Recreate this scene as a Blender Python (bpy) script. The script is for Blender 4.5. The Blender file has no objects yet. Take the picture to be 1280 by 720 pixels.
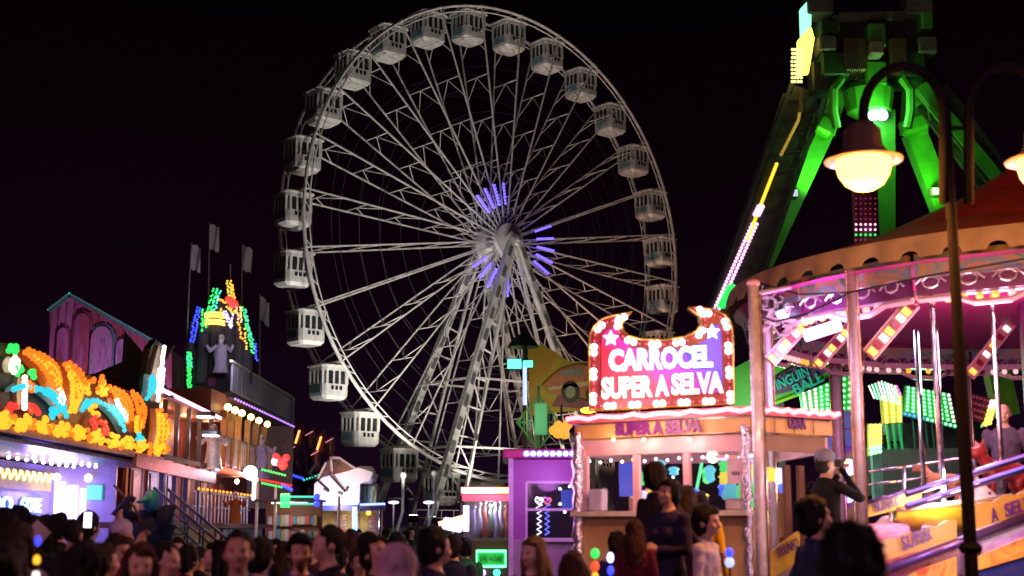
import bpy, bmesh, math, random
import numpy as np
from mathutils import Vector, Matrix, Euler
from mathutils import noise as mnoise
S = bpy.context.scene
COL = S.collection
rnd = random.Random(7)
PI = math.pi

# ------------------------------------------------------------------ camera
F = 1720.0            # focal length in pixels of a 1280 wide picture
PITCH = math.atan(302 / F)
CAM_Z = 1.7
cam = bpy.data.cameras.new('camera')
cam.sensor_width = 36
cam.lens = F / 1280 * 36
cam.clip_start, cam.clip_end = 0.1, 3000
cam.dof.use_dof = True
cam.dof.focus_distance = 90
cam.dof.aperture_fstop = 2.0
camo = bpy.data.objects.new('camera', cam)
COL.objects.link(camo)
camo.location = (0, 0, CAM_Z)
camo.rotation_euler = (PI / 2 + PITCH, 0, 0)
S.camera = camo

# ------------------------------------------------------------------ night sky
world = bpy.data.worlds.new('World')
S.world = world
world.use_nodes = True
nt = world.node_tree
for n in list(nt.nodes): nt.nodes.remove(n)
N, L = nt.nodes.new, nt.links.new
out = N('ShaderNodeOutputWorld')
sky = N('ShaderNodeTexSky'); sky.sky_type = 'NISHITA'; sky.sun_disc = False
sky.sun_elevation = math.radians(-6); sky.sun_rotation = math.radians(200)
b1 = N('ShaderNodeBackground'); b1.inputs['Strength'].default_value = 0.012
L(sky.outputs[0], b1.inputs['Color'])
# town glow in the air low over the fairground
tc = N('ShaderNodeTexCoord'); sep = N('ShaderNodeSeparateXYZ'); L(tc.outputs['Generated'], sep.inputs[0])
ramp = N('ShaderNodeValToRGB'); L(sep.outputs['Z'], ramp.inputs[0])
cr = ramp.color_ramp
cr.elements[0].position = 0.0; cr.elements[0].color = (0.0085, 0.0022, 0.0100, 1)
cr.elements[1].position = 0.40; cr.elements[1].color = (0.0007, 0.0002, 0.0005, 1)
e = cr.elements.new(0.16); e.color = (0.0042, 0.0008, 0.0034, 1)
nz = N('ShaderNodeTexNoise'); nz.inputs['Scale'].default_value = 2.5; L(tc.outputs['Generated'], nz.inputs['Vector'])
mm = N('ShaderNodeMath'); mm.operation = 'MULTIPLY_ADD'; L(nz.outputs[0], mm.inputs[0]); mm.inputs[1].default_value = .8; mm.inputs[2].default_value = .6
b2 = N('ShaderNodeBackground'); L(ramp.outputs[0], b2.inputs['Color']); L(mm.outputs[0], b2.inputs['Strength'])
add = N('ShaderNodeAddShader'); L(b1.outputs[0], add.inputs[0]); L(b2.outputs[0], add.inputs[1]); L(add.outputs[0], out.inputs[0])

S.view_settings.view_transform = 'Standard'
S.view_settings.look = 'None'
S.view_settings.exposure = 0
S.view_settings.gamma = 1
S.view_settings.use_curve_mapping = False
S.cycles.use_denoising = True
S.cycles.use_light_tree = True
S.cycles.max_bounces = 5
S.cycles.diffuse_bounces = 2
S.cycles.glossy_bounces = 3
S.cycles.transparent_max_bounces = 8
S.cycles.sample_clamp_indirect = 4.0
S.cycles.sample_clamp_direct = 0

# ------------------------------------------------------------------ helpers
def P(px, py, Y):
    """the point at distance Y down the street seen at pixel (px, py) of the 1280 x 720 photograph"""
    a, b = (px - 640) / F, (360 - py) / F
    c, s = math.cos(PITCH), math.sin(PITCH)
    t = Y / (c - b * s)
    return Vector((a * t, Y, CAM_Z + t * (s + b * c)))

MATS = {}
def mat(name, col, rough=.55, metal=0., var=.25, scale=6., bump=0., spec=.5, streak=None, trans=0., alpha=1., col2=None, coat=0.):
    """painted / cloth / metal surface: base colour with noise wear and relief"""
    if name in MATS: return MATS[name]
    m = bpy.data.materials.new(name); m.use_nodes = True
    t = m.node_tree; p = t.nodes['Principled BSDF']; n, l = t.nodes.new, t.links.new
    p.inputs['Roughness'].default_value = rough; p.inputs['Metallic'].default_value = metal
    p.inputs['Specular IOR Level'].default_value = spec
    p.inputs['Transmission Weight'].default_value = trans; p.inputs['Alpha'].default_value = alpha
    p.inputs['Coat Weight'].default_value = coat
    tc = n('ShaderNodeTexCoord'); mp = n('ShaderNodeMapping'); l(tc.outputs['Object'], mp.inputs[0])
    if streak: mp.inputs['Scale'].default_value = streak
    nz = n('ShaderNodeTexNoise'); nz.inputs['Scale'].default_value = scale; nz.inputs['Detail'].default_value = 5
    l(mp.outputs[0], nz.inputs['Vector'])
    rp = n('ShaderNodeValToRGB'); l(nz.outputs[0], rp.inputs[0])
    c2 = col2 or tuple(c * (1 - var) for c in col)
    rp.color_ramp.elements[0].position = .35; rp.color_ramp.elements[0].color = (*c2, 1)
    rp.color_ramp.elements[1].position = .65; rp.color_ramp.elements[1].color = (*col, 1)
    l(rp.outputs[0], p.inputs['Base Color'])
    mr = n('ShaderNodeMath'); mr.operation = 'MULTIPLY_ADD'; l(nz.outputs[0], mr.inputs[0])
    mr.inputs[1].default_value = .25; mr.inputs[2].default_value = max(0, rough - .12); l(mr.outputs[0], p.inputs['Roughness'])
    if bump:
        bp = n('ShaderNodeBump'); bp.inputs['Strength'].default_value = bump; bp.inputs['Distance'].default_value = .02
        n2 = n('ShaderNodeTexNoise'); n2.inputs['Scale'].default_value = scale * 4; l(mp.outputs[0], n2.inputs['Vector'])
        l(n2.outputs[0], bp.inputs['Height']); l(bp.outputs[0], p.inputs['Normal'])
    MATS[name] = m
    return m
def emit(name, col, strength, sample=True, base=(.6, .6, .6)):
    """something that gives off light: a bulb, a tube, an LED"""
    if name in MATS: return MATS[name]
    m = bpy.data.materials.new(name); m.use_nodes = True
    p = m.node_tree.nodes['Principled BSDF']
    p.inputs['Base Color'].default_value = (*[c * .5 + .1 for c in col], 1)
    p.inputs['Emission Color'].default_value = (*col, 1); p.inputs['Emission Strength'].default_value = strength
    if not sample: m.cycles.emission_sampling = 'NONE'
    MATS[name] = m
    return m
def art(name, cols, scale=1.5, kind='noise', stretch=(1, 1, 1), rough=.5, dist=1.5):
    """painted showman's artwork: bands of several colours swirled together"""
    if name in MATS: return MATS[name]
    m = bpy.data.materials.new(name); m.use_nodes = True
    t = m.node_tree; p = t.nodes['Principled BSDF']; n, l = t.nodes.new, t.links.new
    p.inputs['Roughness'].default_value = rough
    tc = n('ShaderNodeTexCoord'); mp = n('ShaderNodeMapping'); l(tc.outputs['Object'], mp.inputs[0]); mp.inputs['Scale'].default_value = stretch
    if kind == 'wave':
        nz = n('ShaderNodeTexWave'); nz.inputs['Scale'].default_value = scale; nz.inputs['Distortion'].default_value = dist * 3; nz.inputs['Detail'].default_value = 3
    else:
        nz = n('ShaderNodeTexNoise'); nz.inputs['Scale'].default_value = scale; nz.inputs['Distortion'].default_value = dist; nz.inputs['Detail'].default_value = 3
    l(mp.outputs[0], nz.inputs['Vector'])
    rp = n('ShaderNodeValToRGB'); l(nz.outputs[0], rp.inputs[0]); r = rp.color_ramp
    k = len(cols); lo, hi = (.3, .7) if kind == 'noise' else (0, 1)
    r.elements[0].color = (*cols[0], 1); r.elements[0].position = lo
    r.elements[1].color = (*cols[-1], 1); r.elements[1].position = hi
    for i in range(1, k - 1):
        e = r.elements.new(lo + (hi - lo) * i / (k - 1)); e.color = (*cols[i], 1)
    l(rp.outputs[0], p.inputs['Base Color'])
    MATS[name] = m
    return m

W = {}      # world matrix of every object made here
def setp(o, label=None, cat=None, group=None, kind=None):
    if label: o['label'] = label
    if cat: o['category'] = cat
    if group: o['group'] = group
    if kind: o['kind'] = kind
    return o
def thing(name, label, cat, loc, rz=0., group=None):
    o = bpy.data.objects.new(name, None); COL.objects.link(o); o.empty_display_size = .2
    o.location = loc; o.rotation_euler = (0, 0, rz)
    W[o] = Matrix.Translation(Vector(loc)) @ Matrix.Rotation(rz, 4, 'Z')
    return setp(o, label, cat, group)
def link(name, me, parent=None, M=None):
    o = bpy.data.objects.new(name, me); COL.objects.link(o)
    Wp = W[parent] if parent else Matrix.Identity(4)
    if parent: o.parent = parent
    if M is None: W[o] = Wp
    else:
        o.matrix_basis = Wp.inverted() @ M if parent else M
        W[o] = M
    return o
def copy_tree(o, M=None, parent=None):
    c = o.copy(); COL.objects.link(c); c.parent = parent
    if M is not None: c.matrix_basis = M; W[c] = M
    for ch in [x for x in KIDS.get(o, [])]: copy_tree(ch, None, c)
    return c
KIDS = {}
def basis(d, up=Vector((0, 0, 1))):
    z = d.normalized()
    if abs(z.dot(up)) > .98: up = Vector((1, 0, 0))
    x = up.cross(z).normalized(); y = z.cross(x)
    return x, y, z
class MB:
    """gathers solids in world (or local) coordinates; build() links them as one mesh object"""
    def __init__(s): s.v, s.f, s.m, s.cm = [], [], [], 0
    def mi(s, i): s.cm = i; return s
    def face(s, idx): s.f.append(tuple(idx)); s.m.append(s.cm)
    def add(s, vs, fs):
        b = len(s.v); s.v += [Vector(q) for q in vs]
        for f in fs: s.face([i + b for i in f])
        return s
    def box(s, c, d, R=None, bev=0.):
        c = Vector(c); h = [x / 2 for x in d]
        q = []
        if bev:
            b = min(bev, min(h) * .9)
            for sx in (-1, 1):
                for sy in (-1, 1):
                    for sz in (-1, 1):
                        q += [(sx * (h[0] - b), sy * (h[1] - b), sz * h[2]), (sx * (h[0] - b), sy * h[1], sz * (h[2] - b)), (sx * h[0], sy * (h[1] - b), sz * (h[2] - b))]
            bm = bmesh.new()
            for p in q: bm.verts.new(p)
            r = bmesh.ops.convex_hull(bm, input=bm.verts[:])
            bm.verts.index_update()
            vs = [v.co.copy() for v in bm.verts]; fs = [[v.index for v in f.verts] for f in bm.faces]; bm.free()
        else:
            vs = [(sx * h[0], sy * h[1], sz * h[2]) for sx in (-1, 1) for sy in (-1, 1) for sz in (-1, 1)]
            fs = [(0, 1, 3, 2), (4, 6, 7, 5), (0, 4, 5, 1), (2, 3, 7, 6), (0, 2, 6, 4), (1, 5, 7, 3)]
        if R is not None: vs = [R @ Vector(p) for p in vs]
        return s.add([Vector(p) + c for p in vs], fs)
    def bar(s, a, b, w, h=None, up=Vector((0, 0, 1))):
        a, b = Vector(a), Vector(b); h = h or w
        x, y, z = basis(b - a, up)
        vs = [p + x * sx * w / 2 + y * sy * h / 2 for p in (a, b) for sx, sy in ((-1, -1), (1, -1), (1, 1), (-1, 1))]
        return s.add(vs, [(3, 2, 1, 0), (4, 5, 6, 7)] + [(i, (i + 1) % 4, 4 + (i + 1) % 4, 4 + i) for i in range(4)])
    def tube(s, pts, r, n=8, closed=False, caps=True):
        pts = [Vector(p) for p in pts]; k = len(pts); b = len(s.v)
        rs = r if isinstance(r, (list, tuple)) else [r] * k
        x = None
        for i, p in enumerate(pts):
            if closed: t = pts[(i + 1) % k] - pts[i - 1]
            else: t = pts[min(i + 1, k - 1)] - pts[max(i - 1, 0)]
            t.normalize()
            if x is None: x, y, _ = basis(t)
            else:
                x = (x - t * x.dot(t)).normalized(); y = t.cross(x)
            for j in range(n):
                a = 2 * PI * j / n
                s.v.append(p + x * (math.cos(a) * rs[i]) + y * (math.sin(a) * rs[i]))
        for i in range(k if closed else k - 1):
            for j in range(n):
                i2 = (i + 1) % k
                s.face((b + i * n + j, b + i * n + (j + 1) % n, b + i2 * n + (j + 1) % n, b + i2 * n + j))
        if caps and not closed:
            s.face([b + j for j in range(n)][::-1]); s.face([b + (k - 1) * n + j for j in range(n)])
        return s
    def lathe(s, c, prof, n=16, a0=0., a1=2 * PI, axis=None):
        """profile of (radius, height) about a vertical axis at c"""
        c = Vector(c); b = len(s.v); full = abs(a1 - a0 - 2 * PI) < 1e-6; m = n if full else n + 1
        X, Y, Z = axis or (Vector((1, 0, 0)), Vector((0, 1, 0)), Vector((0, 0, 1)))
        for r, h in prof:
            for j in range(m):
                a = a0 + (a1 - a0) * j / n
                s.v.append(c + X * (r * math.cos(a)) + Y * (r * math.sin(a)) + Z * h)
        for i in range(len(prof) - 1):
            for j in range(n):
                j2 = (j + 1) % m
                s.face((b + i * m + j, b + i * m + j2, b + (i + 1) * m + j2, b + (i + 1) * m + j))
        return s
    def ball(s, c, r, n=8, k=5, sc=(1, 1, 1)):
        c = Vector(c); b = len(s.v)
        s.v.append(c + Vector((0, 0, -r * sc[2])))
        for i in range(1, k):
            t = -PI / 2 + PI * i / k
            for j in range(n):
                a = 2 * PI * j / n
                s.v.append(c + Vector((r * sc[0] * math.cos(t) * math.cos(a), r * sc[1] * math.cos(t) * math.sin(a), r * sc[2] * math.sin(t))))
        s.v.append(c + Vector((0, 0, r * sc[2]))); e = len(s.v) - 1
        for j in range(n): s.face((b, b + 1 + (j + 1) % n, b + 1 + j))
        for i in range(k - 2):
            for j in range(n):
                s.face((b + 1 + i * n + j, b + 1 + i * n + (j + 1) % n, b + 1 + (i + 1) * n + (j + 1) % n, b + 1 + (i + 1) * n + j))
        for j in range(n): s.face((e, e - n + j, e - n + (j + 1) % n))
        return s
    def prism(s, poly, o, X, Y, t):
        """closed outline poly (2-D) standing at o in the plane X, Y, thickness t along X x Y (backwards)"""
        o, X, Y = Vector(o), Vector(X), Vector(Y); Z = X.cross(Y).normalized(); k = len(poly); b = len(s.v)
        for d in (0, -t):
            for u, w in poly: s.v.append(o + X * u + Y * w + Z * d)
        from mathutils.geometry import tessellate_polygon
        tri = tessellate_polygon([[Vector((u, w, 0)) for u, w in poly]])
        for f in tri:
            ar = sum((poly[f[i]][0] * poly[f[(i + 1) % 3]][1] - poly[f[(i + 1) % 3]][0] * poly[f[i]][1]) for i in range(3))
            f = f if ar > 0 else f[::-1]
            s.face([b + i for i in f]); s.face([b + k + i for i in f[::-1]])
        area = sum(poly[i][0] * poly[(i + 1) % k][1] - poly[(i + 1) % k][0] * poly[i][1] for i in range(k))
        for i in range(k):
            q = (b + i, b + k + i, b + k + (i + 1) % k, b + (i + 1) % k)
            s.face(q if area > 0 else q[::-1])
        return s
    def mesh(s, name, mats, M=None, smooth=False):
        me = bpy.data.meshes.new(name)
        inv = M.inverted() if M is not None else None
        me.from_pydata([tuple(inv @ v) if inv is not None else tuple(v) for v in s.v], [], s.f)
        if not isinstance(mats, (list, tuple)): mats = [mats]
        for q in mats: me.materials.append(q)
        me.polygons.foreach_set('material_index', s.m)
        if smooth: me.polygons.foreach_set('use_smooth', [True] * len(s.f))
        me.update()
        return me
    def build(s, name, mats, parent=None, smooth=False, **k):
        me = s.mesh(name, mats, W[parent] if parent else None, smooth)
        o = link(name, me, parent)
        if parent: KIDS.setdefault(parent, []).append(o)
        return setp(o, **k)
TMP = bpy.data.scenes.new('workshop')
def baked(o):
    """the mesh of an object with its modifiers applied, worked out in an empty side scene"""
    TMP.collection.objects.link(o); vl = TMP.view_layers[0]; vl.update()
    me = bpy.data.meshes.new_from_object(o.evaluated_get(vl.depsgraph)); d = o.data
    bpy.data.objects.remove(o)
    (bpy.data.curves if d.__class__.__name__ == 'TextCurve' else bpy.data.meshes).remove(d)
    return me
def text_mesh(txt, size=1., extrude=.02, offset=0., bevel=0., space=1.):
    c = bpy.data.curves.new('lettering', 'FONT'); c.body = txt; c.size = size; c.extrude = extrude; c.offset = offset
    c.bevel_depth = bevel; c.align_x = 'CENTER'; c.align_y = 'CENTER'; c.space_character = space; c.resolution_u = 3
    return baked(bpy.data.objects.new('lettering', c))
def text(name, txt, o, X, Y, height, width, m, parent, extrude=.02, bold=0., bevel=0.):
    """lettering of a given height and width centred at o in the plane X, Y; a part of its sign"""
    me = text_mesh(txt, 1., extrude, bold, bevel)
    xs = [v.co.x for v in me.vertices]; ys = [v.co.y for v in me.vertices]
    w, h = max(xs) - min(xs), max(ys) - min(ys); cx, cy = (max(xs) + min(xs)) / 2, (max(ys) + min(ys)) / 2
    X, Y = Vector(X).normalized(), Vector(Y).normalized(); Z = X.cross(Y)
    inv = W[parent].inverted() if parent else Matrix.Identity(4)
    for v in me.vertices:
        q = Vector(o) + X * ((v.co.x - cx) * width / w) + Y * ((v.co.y - cy) * height / h) + Z * v.co.z
        v.co = inv @ q
    me.materials.clear(); me.materials.append(m)
    ob = link(name, me, parent)
    if parent: KIDS.setdefault(parent, []).append(ob)
    return ob
def lamp(name, loc, col, power, parent, r=.1, spot=None, aim=None, blend=.5):
    """the light of a lamp or an added fill light: a child of its thing"""
    d = bpy.data.lights.new(name, 'SPOT' if spot else 'POINT'); d.energy = power; d.color = col; d.shadow_soft_size = r
    if spot: d.spot_size = math.radians(spot); d.spot_blend = blend
    o = bpy.data.objects.new(name, d); COL.objects.link(o)
    M = Matrix.Translation(Vector(loc))
    if aim is not None: M = M @ (Vector(aim) - Vector(loc)).to_track_quat('-Z', 'Y').to_matrix().to_4x4()
    if parent: o.parent = parent; o.matrix_basis = W[parent].inverted() @ M
    else: o.matrix_basis = M
    return o
def lerp(a, b, t): return a + (b - a) * t
V = Vector

# ------------------------------------------------------------------ shared materials
WHITE = mat('white_paint', (.66, .64, .60), .45, var=.22, scale=3, bump=.1)
STEEL = mat('galvanised_steel', (.42, .42, .42), .38, .7, var=.3)
CHROME = mat('polished_metal', (.8, .79, .8), .16, 1., var=.1)
DARKM = mat('dark_painted_metal', (.035, .035, .04), .4, .3)
BLACK = mat('black_rubber', (.012, .012, .012), .6)
GLASS = mat('dark_window_glass', (.02, .025, .03), .06, 0, spec=.8, var=.1)
def glass(name='clear_glass', tint=(.9, .95, .95), a=.16):
    return mat(name, tuple(c * .03 for c in tint), .04, 0, spec=.8, alpha=a, var=.02)
# ================================================================== people
def remesh(v, f, vox, smooth=3):
    me = bpy.data.meshes.new('body'); me.from_pydata([tuple(p) for p in v], [], f); me.update()
    o = bpy.data.objects.new('body', me)
    r = o.modifiers.new('r', 'REMESH'); r.mode = 'VOXEL'; r.voxel_size = vox
    if smooth:
        s = o.modifiers.new('s', 'SMOOTH'); s.factor = .5; s.iterations = smooth
    return baked(o)
def skin_mat(k):
    c = [(.50, .29, .20), (.42, .23, .15), (.58, .36, .27)][k % 3]
    return mat('skin_tone_%s' % 'abc'[k % 3], c, .5, var=.12, scale=30)
def cloth(name, c, rough=.85): return mat(name, c, rough, var=.3, scale=14, bump=.5, spec=.2)
HAIRC = {'dark': (.018, .012, .010), 'brown': (.05, .025, .014), 'red': (.11, .035, .018), 'blond': (.30, .18, .08), 'grey': (.22, .2, .19), 'black': (.008, .007, .008)}
def hair_mat(k): return mat(k + '_hair', HAIRC[k], .62, var=.6, scale=26, bump=.9, streak=(6, 6, .7), spec=.22)
def rotp(p, c, yaw, pitch):
    q = V(p) - c
    q = Matrix.Rotation(pitch, 3, 'X') @ q
    return c + Matrix.Rotation(yaw, 3, 'Z') @ q
def person(label, loc, face, H=1.72, pose='stand', hair='short', hc='dark', top=('dark_coat', (.02, .018, .022)), bottom=('dark_trousers', (.02, .022, .035)),
           skin=0, yaw=0., pitch=0., vox=.0145, wide=1., fem=False, coat=False, sleeve=True, group='people in the fairground crowd', child=False):
    seed = len(label) * 13 + int(loc[0] * 100)
    K = H / 1.75
    hs = (1.22 if child else 1.0)          # a child's head is larger for its height
    prim = []                              # (kind, a, b, ra, rb, material)
    mb = MB()
    def cap(a, b, ra, rb, m, n=10):
        a, b = V(a), V(b); k = 5
        mb.ball(a, ra, n, 6); mb.ball(b, rb, n, 6)
        mb.tube([lerp(a, b, i / k) for i in range(k + 1)], [lerp(ra, rb, i / k) * .995 for i in range(k + 1)], n)
        prim.append((a, b, ra, rb, m))
    def ell(c, r, m):
        mb.ball(c, 1, 14, 9, r); c = V(c); prim.append((c, c, min(r), min(r), m))
    sw = (.165 if fem else .19) * wide
    # torso as stacked elliptic rings
    ax = 1.12 if coat else 1.0
    rings = [(.80, .145 * ax, .105 * ax), (.90, .165 * ax, .118 * ax), (1.02, .15 * ax, .105 * ax), (1.14, (.135 if fem else .155) * ax, .104 * ax), (1.28, .172, .12), (1.38, .178, .108), (1.445, .13, .082), (1.49, .062, .06)]
    if coat: rings = [(.55, .17, .13)] + rings
    n = 16; b = len(mb.v)
    for z, rx, ry in rings:
        for j in range(n):
            a = 2 * PI * j / n
            mb.v.append(V((rx * wide * math.cos(a), ry * math.sin(a) + (.01 if z > 1.2 else 0), z)))
    for i in range(len(rings) - 1):
        for j in range(n): mb.face((b + i * n + j, b + i * n + (j + 1) % n, b + (i + 1) * n + (j + 1) % n, b + (i + 1) * n + j))
    mb.face([b + j for j in range(n)][::-1]); mb.face([b + (len(rings) - 1) * n + j for j in range(n)])
    prim.append((V((0, 0, .62 if coat else .95)), V((0, 0, 1.38)), .14, .15, 1))
    if fem: ell((-.07, -.095, 1.27), (.062, .055, .062), 1); ell((.07, -.095, 1.27), (.062, .055, .062), 1)
    # legs and shoes
    st = .16 if pose == 'walk' else .0
    for s in (-1, 1):
        hip, knee, ank = V((s * .09, 0, .90)), V((s * .1, -.02 - s * st * .8, .50)), V((s * .1, .02 - s * st * .6 + (st if s < 0 else 0), .09))
        cap(hip, knee, .088, .058, 2); cap(knee, ank, .057, .042, 2)
        cap(ank + V((0, .02, -.045)), ank + V((0, -.15, -.052)), .042, .036, 3)
    # arms with hands
    A = {'stand': ((.245, .03, 1.13), (.255, -.06, .88)), 'walk': ((.24, .06, 1.13), (.24, -.04, .90)),
         'fold': ((.25, -.02, 1.13), (.08, -.22, 1.14)), 'phone': ((.24, -.12, 1.20), (.06, -.30, 1.42)),
         'camera': ((.30, -.14, 1.30), (.045, -.17, 1.585)), 'rail': ((.27, .0, 1.14), (.25, -.22, .98)), 'up': ((.22, -.22, 1.47), (.10, -.28, 1.68)),
         'pocket': ((.27, .08, 1.14), (.19, -.06, .95)), 'child': ((.23, .0, 1.13), (.2, -.2, 1.05)), 'lean': ((.28, -.1, 1.15), (.34, -.3, 1.02))}
    both = pose in ('fold', 'camera', 'rail', 'child')
    for s in (-1, 1):
        e, w = A[pose] if (both or s < 0 or pose in ('stand', 'walk', 'pocket')) else A['stand']
        if pose == 'camera' and s > 0: e, w = (.27, -.1, 1.18), (.07, -.22, 1.53)
        sh = V((s * sw, .012, 1.405)); el = V((s * e[0] * (sw / .19), e[1], e[2])); wr = V((s * w[0], w[1], w[2]))
        am = 1 if sleeve else 0
        cap(sh, el, .062 if sleeve else .052, .048 if sleeve else .042, 1 if sleeve else 0); cap(el, wr, .046 if sleeve else .04, .034 if sleeve else .028, am)
        if not sleeve: cap(sh, lerp(sh, el, .55), .058, .056, 1)
        d = (wr - el).normalized(); X, Y, Z = basis(d, V((0, -1, 0)))
        palm = wr + d * .055
        cap(wr + d * .01, wr + d * .085, .030, .030, 0, 8)
        thick = vox < .012
        for i, (off, ln) in enumerate(((-.030, .070), (-.010, .080), (.010, .075), (.030, .058))):
            fb = wr + d * .085 + X * off; f1 = fb + d * ln * .55 + Y * .010; f2 = f1 + d * ln * .35 + Y * .030
            cap(fb, f1, .0095, .009, 0, 6); cap(f1, f2, .009, .0075, 0, 6)
        t0 = wr + d * .03 - X * .030; t1 = t0 + d * .035 - X * .025; t2 = t1 + d * .03 + Y * .012
        cap(t0, t1, .012, .010, 0, 6); cap(t1, t2, .010, .0085, 0, 6)
    # neck and head
    if sleeve: mb.tube([(.078 * math.cos(t), .012 + .066 * math.sin(t), 1.475 + .018 * math.sin(t)) for t in [2 * PI * i / 14 for i in range(14)]], .02, 6, True); prim += [(V((.075 * math.cos(t), .012 + .064 * math.sin(t), 1.475)),) * 2 + (.021, .021, 1) for t in [2 * PI * i / 10 for i in range(10)]]
    hc0 = V((0, -.015, 1.50)); nb = len(mb.v); np_ = len(prim)
    cap((0, .012, 1.44), (0, -.005, 1.56), .056, .052, 0)
    cb = len(mb.v); cp = len(prim)
    ell((0, -.005, 1.655), (.076, .094, .098), 0)          # skull
    ell((0, -.035, 1.595), (.058, .062, .066), 0)          # face and jaw
    ell((0, -.078, 1.556), (.024, .02, .02), 0)            # chin
    cap((0, -.094, 1.645), (0, -.112, 1.603), .009, .015, 0, 8)   # nose
    cap((-.034, -.087, 1.662), (.034, -.087, 1.662), .012, .012, 0, 8)  # brow
    for s in (-1, 1): ell((s * .078, .008, 1.625), (.012, .022, .033), 0); ell((s * .043, -.072, 1.605), (.022, .022, .022), 0)
    marks = [(V((s * .031, -.094, 1.640)), .0125, 4) for s in (-1, 1)] + [(V((s * .014, -.096, 1.575)), .012, 5) for s in (-1, 1)]
    pc = V((0, -.005, 1.53))
    def hd(p):
        q = V(p); q = pc + (q - pc) * hs
        return rotp(q, pc, yaw, pitch)
    for i in range(cb, len(mb.v)): mb.v[i] = hd(mb.v[i])
    for i in range(cp, len(prim)):
        a, bb, ra, rb, m = prim[i]; prim[i] = (hd(a), hd(bb), ra, rb, m)
    marks = [(hd(p), r * hs, m) for p, r, m in marks]
    me = remesh(mb.v, mb.f, vox)
    # which garment each face belongs to
    nf = len(me.polygons); cc = np.empty(nf * 3, np.float32); me.polygons.foreach_get('center', cc); cc = cc.reshape(-1, 3)
    best = np.full(nf, 9., np.float32); mi = np.zeros(nf, np.int32)
    for a, bb, ra, rb, m in prim:
        a_ = np.array(a, np.float32); ab = np.array(bb - a, np.float32); L2 = float((ab * ab).sum())
        t = np.clip(((cc - a_) * ab).sum(1) / L2, 0, 1) if L2 > 1e-9 else np.zeros(nf, np.float32)
        d = np.sqrt(((cc - a_ - t[:, None] * ab) ** 2).sum(1)) - (ra + (rb - ra) * t)
        w = d < best; best[w] = d[w]; mi[w] = m
    mi[(cc[:, 2] > 1.47) & (mi == 1) & (cc[:, 0] ** 2 + cc[:, 1] ** 2 < .0045)] = 0
    for q, r, m in marks: mi[((cc - np.array(q, np.float32)) ** 2).sum(1) < r * r] = m
    mi = [int(x) for x in mi]
    me.polygons.foreach_set('material_index', mi)
    me.polygons.foreach_set('use_smooth', [True] * len(mi))
    nv_ = len(me.vertices); lv = np.empty(len(me.loops), np.int32); me.loops.foreach_get('vertex_index', lv)
    lt = np.empty(nf, np.int32); me.polygons.foreach_get('loop_total', lt)
    ml = np.array([m if m < 4 else 0 for m in mi], np.int32); vm = np.zeros(nv_, np.int32); np.maximum.at(vm, lv, np.repeat(ml, lt))
    co = np.empty(nv_ * 3, np.float32); me.vertices.foreach_get('co', co); co = co.reshape(-1, 3)
    no = np.empty(nv_ * 3, np.float32); me.vertex_normals.foreach_get('vector', no); no = no.reshape(-1, 3)
    for i in np.nonzero((vm == 1) | (vm == 2))[0]:
        q = V((co[i, 0] * 7 + seed, co[i, 1] * 7, co[i, 2] * 11))
        co[i] += no[i] * (mnoise.noise(q) * .012 + mnoise.noise(q * 3) * .004)
    me.vertices.foreach_set('co', co.ravel()); me.update()
    mats = [skin_mat(skin), cloth(*top), cloth(*bottom), BLACK, mat('eye', (.13, .07, .05), .4), mat('lips', (.38, .17, .13), .45)]  # eye patches carry the sockets' soft shadow as dark skin brown
    me.name = 'person'
    for m in mats: me.materials.append(m)
    o = link('person', me)
    M = Matrix.Translation(V(loc)) @ Matrix.Rotation(face, 4, 'Z') @ Matrix.Scale(K, 4)
    o.matrix_basis = M; W[o] = M
    setp(o, label, 'person', group)
    # hair or headgear, in the head's own frame
    h = MB(); hm = hair_mat(hc); nm = 'hair'; nz = .015; vx = .012
    if hair in ('short', 'long', 'bun', 'curly', 'crop', 'pony', 'cap', 'beanie'):
        e = {'crop': .010, 'curly': .026, 'short': .018, 'long': .016, 'bun': .010, 'pony': .010, 'cap': .004, 'beanie': .006}[hair]
        h.ball((0, .016, 1.672), 1, 16, 10, (.079 + e, .092 + e, .094 + e))
        if hair not in ('crop',): h.ball((0, .055 if hair == 'curly' else .04, 1.63), 1, 14, 8, (.074 + e, .072 + e, .088 + e))
        if hair in ('short', 'long'): h.ball((.02, -.062, 1.725), 1, 12, 7, (.066, .036, .030))
        if hair == 'long':
            for s in (-1, 1): h.tube([(s * .072, .0, 1.68), (s * .086, -.01, 1.58), (s * .09, .0, 1.46), (s * .085, -.02, 1.34)], [.03, .034, .036, .02], 8)
            h.tube([(0, .05, 1.68), (0, .09, 1.55), (0, .115, 1.42), (0, .12, 1.27)], [.07, .085, .085, .04], 12)
            for s in (-1, 1): h.tube([(s * .05, .06, 1.62), (s * .065, .09, 1.48), (s * .06, .115, 1.30)], [.05, .055, .03], 8)
        if hair == 'bun': h.ball((0, .11, 1.73), .042)
        if hair == 'pony': h.tube([(0, .10, 1.70), (0, .15, 1.66), (0, .15, 1.54), (0, .13, 1.42)], [.03, .036, .034, .012], 10)
        if hair == 'curly': nz = .03
    elif hair == 'hood':
        nm = 'hood'; hm = cloth(*top); nz = .012
        h.ball((0, .018, 1.662), 1, 16, 10, (.108, .118, .125)); h.ball((0, .05, 1.56), 1, 14, 8, (.12, .105, .11)); h.tube([(0, .06, 1.46), (0, .03, 1.42)], [.15, .17], 16)
    for i in range(len(h.v)): h.v[i] = hd(h.v[i])
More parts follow.
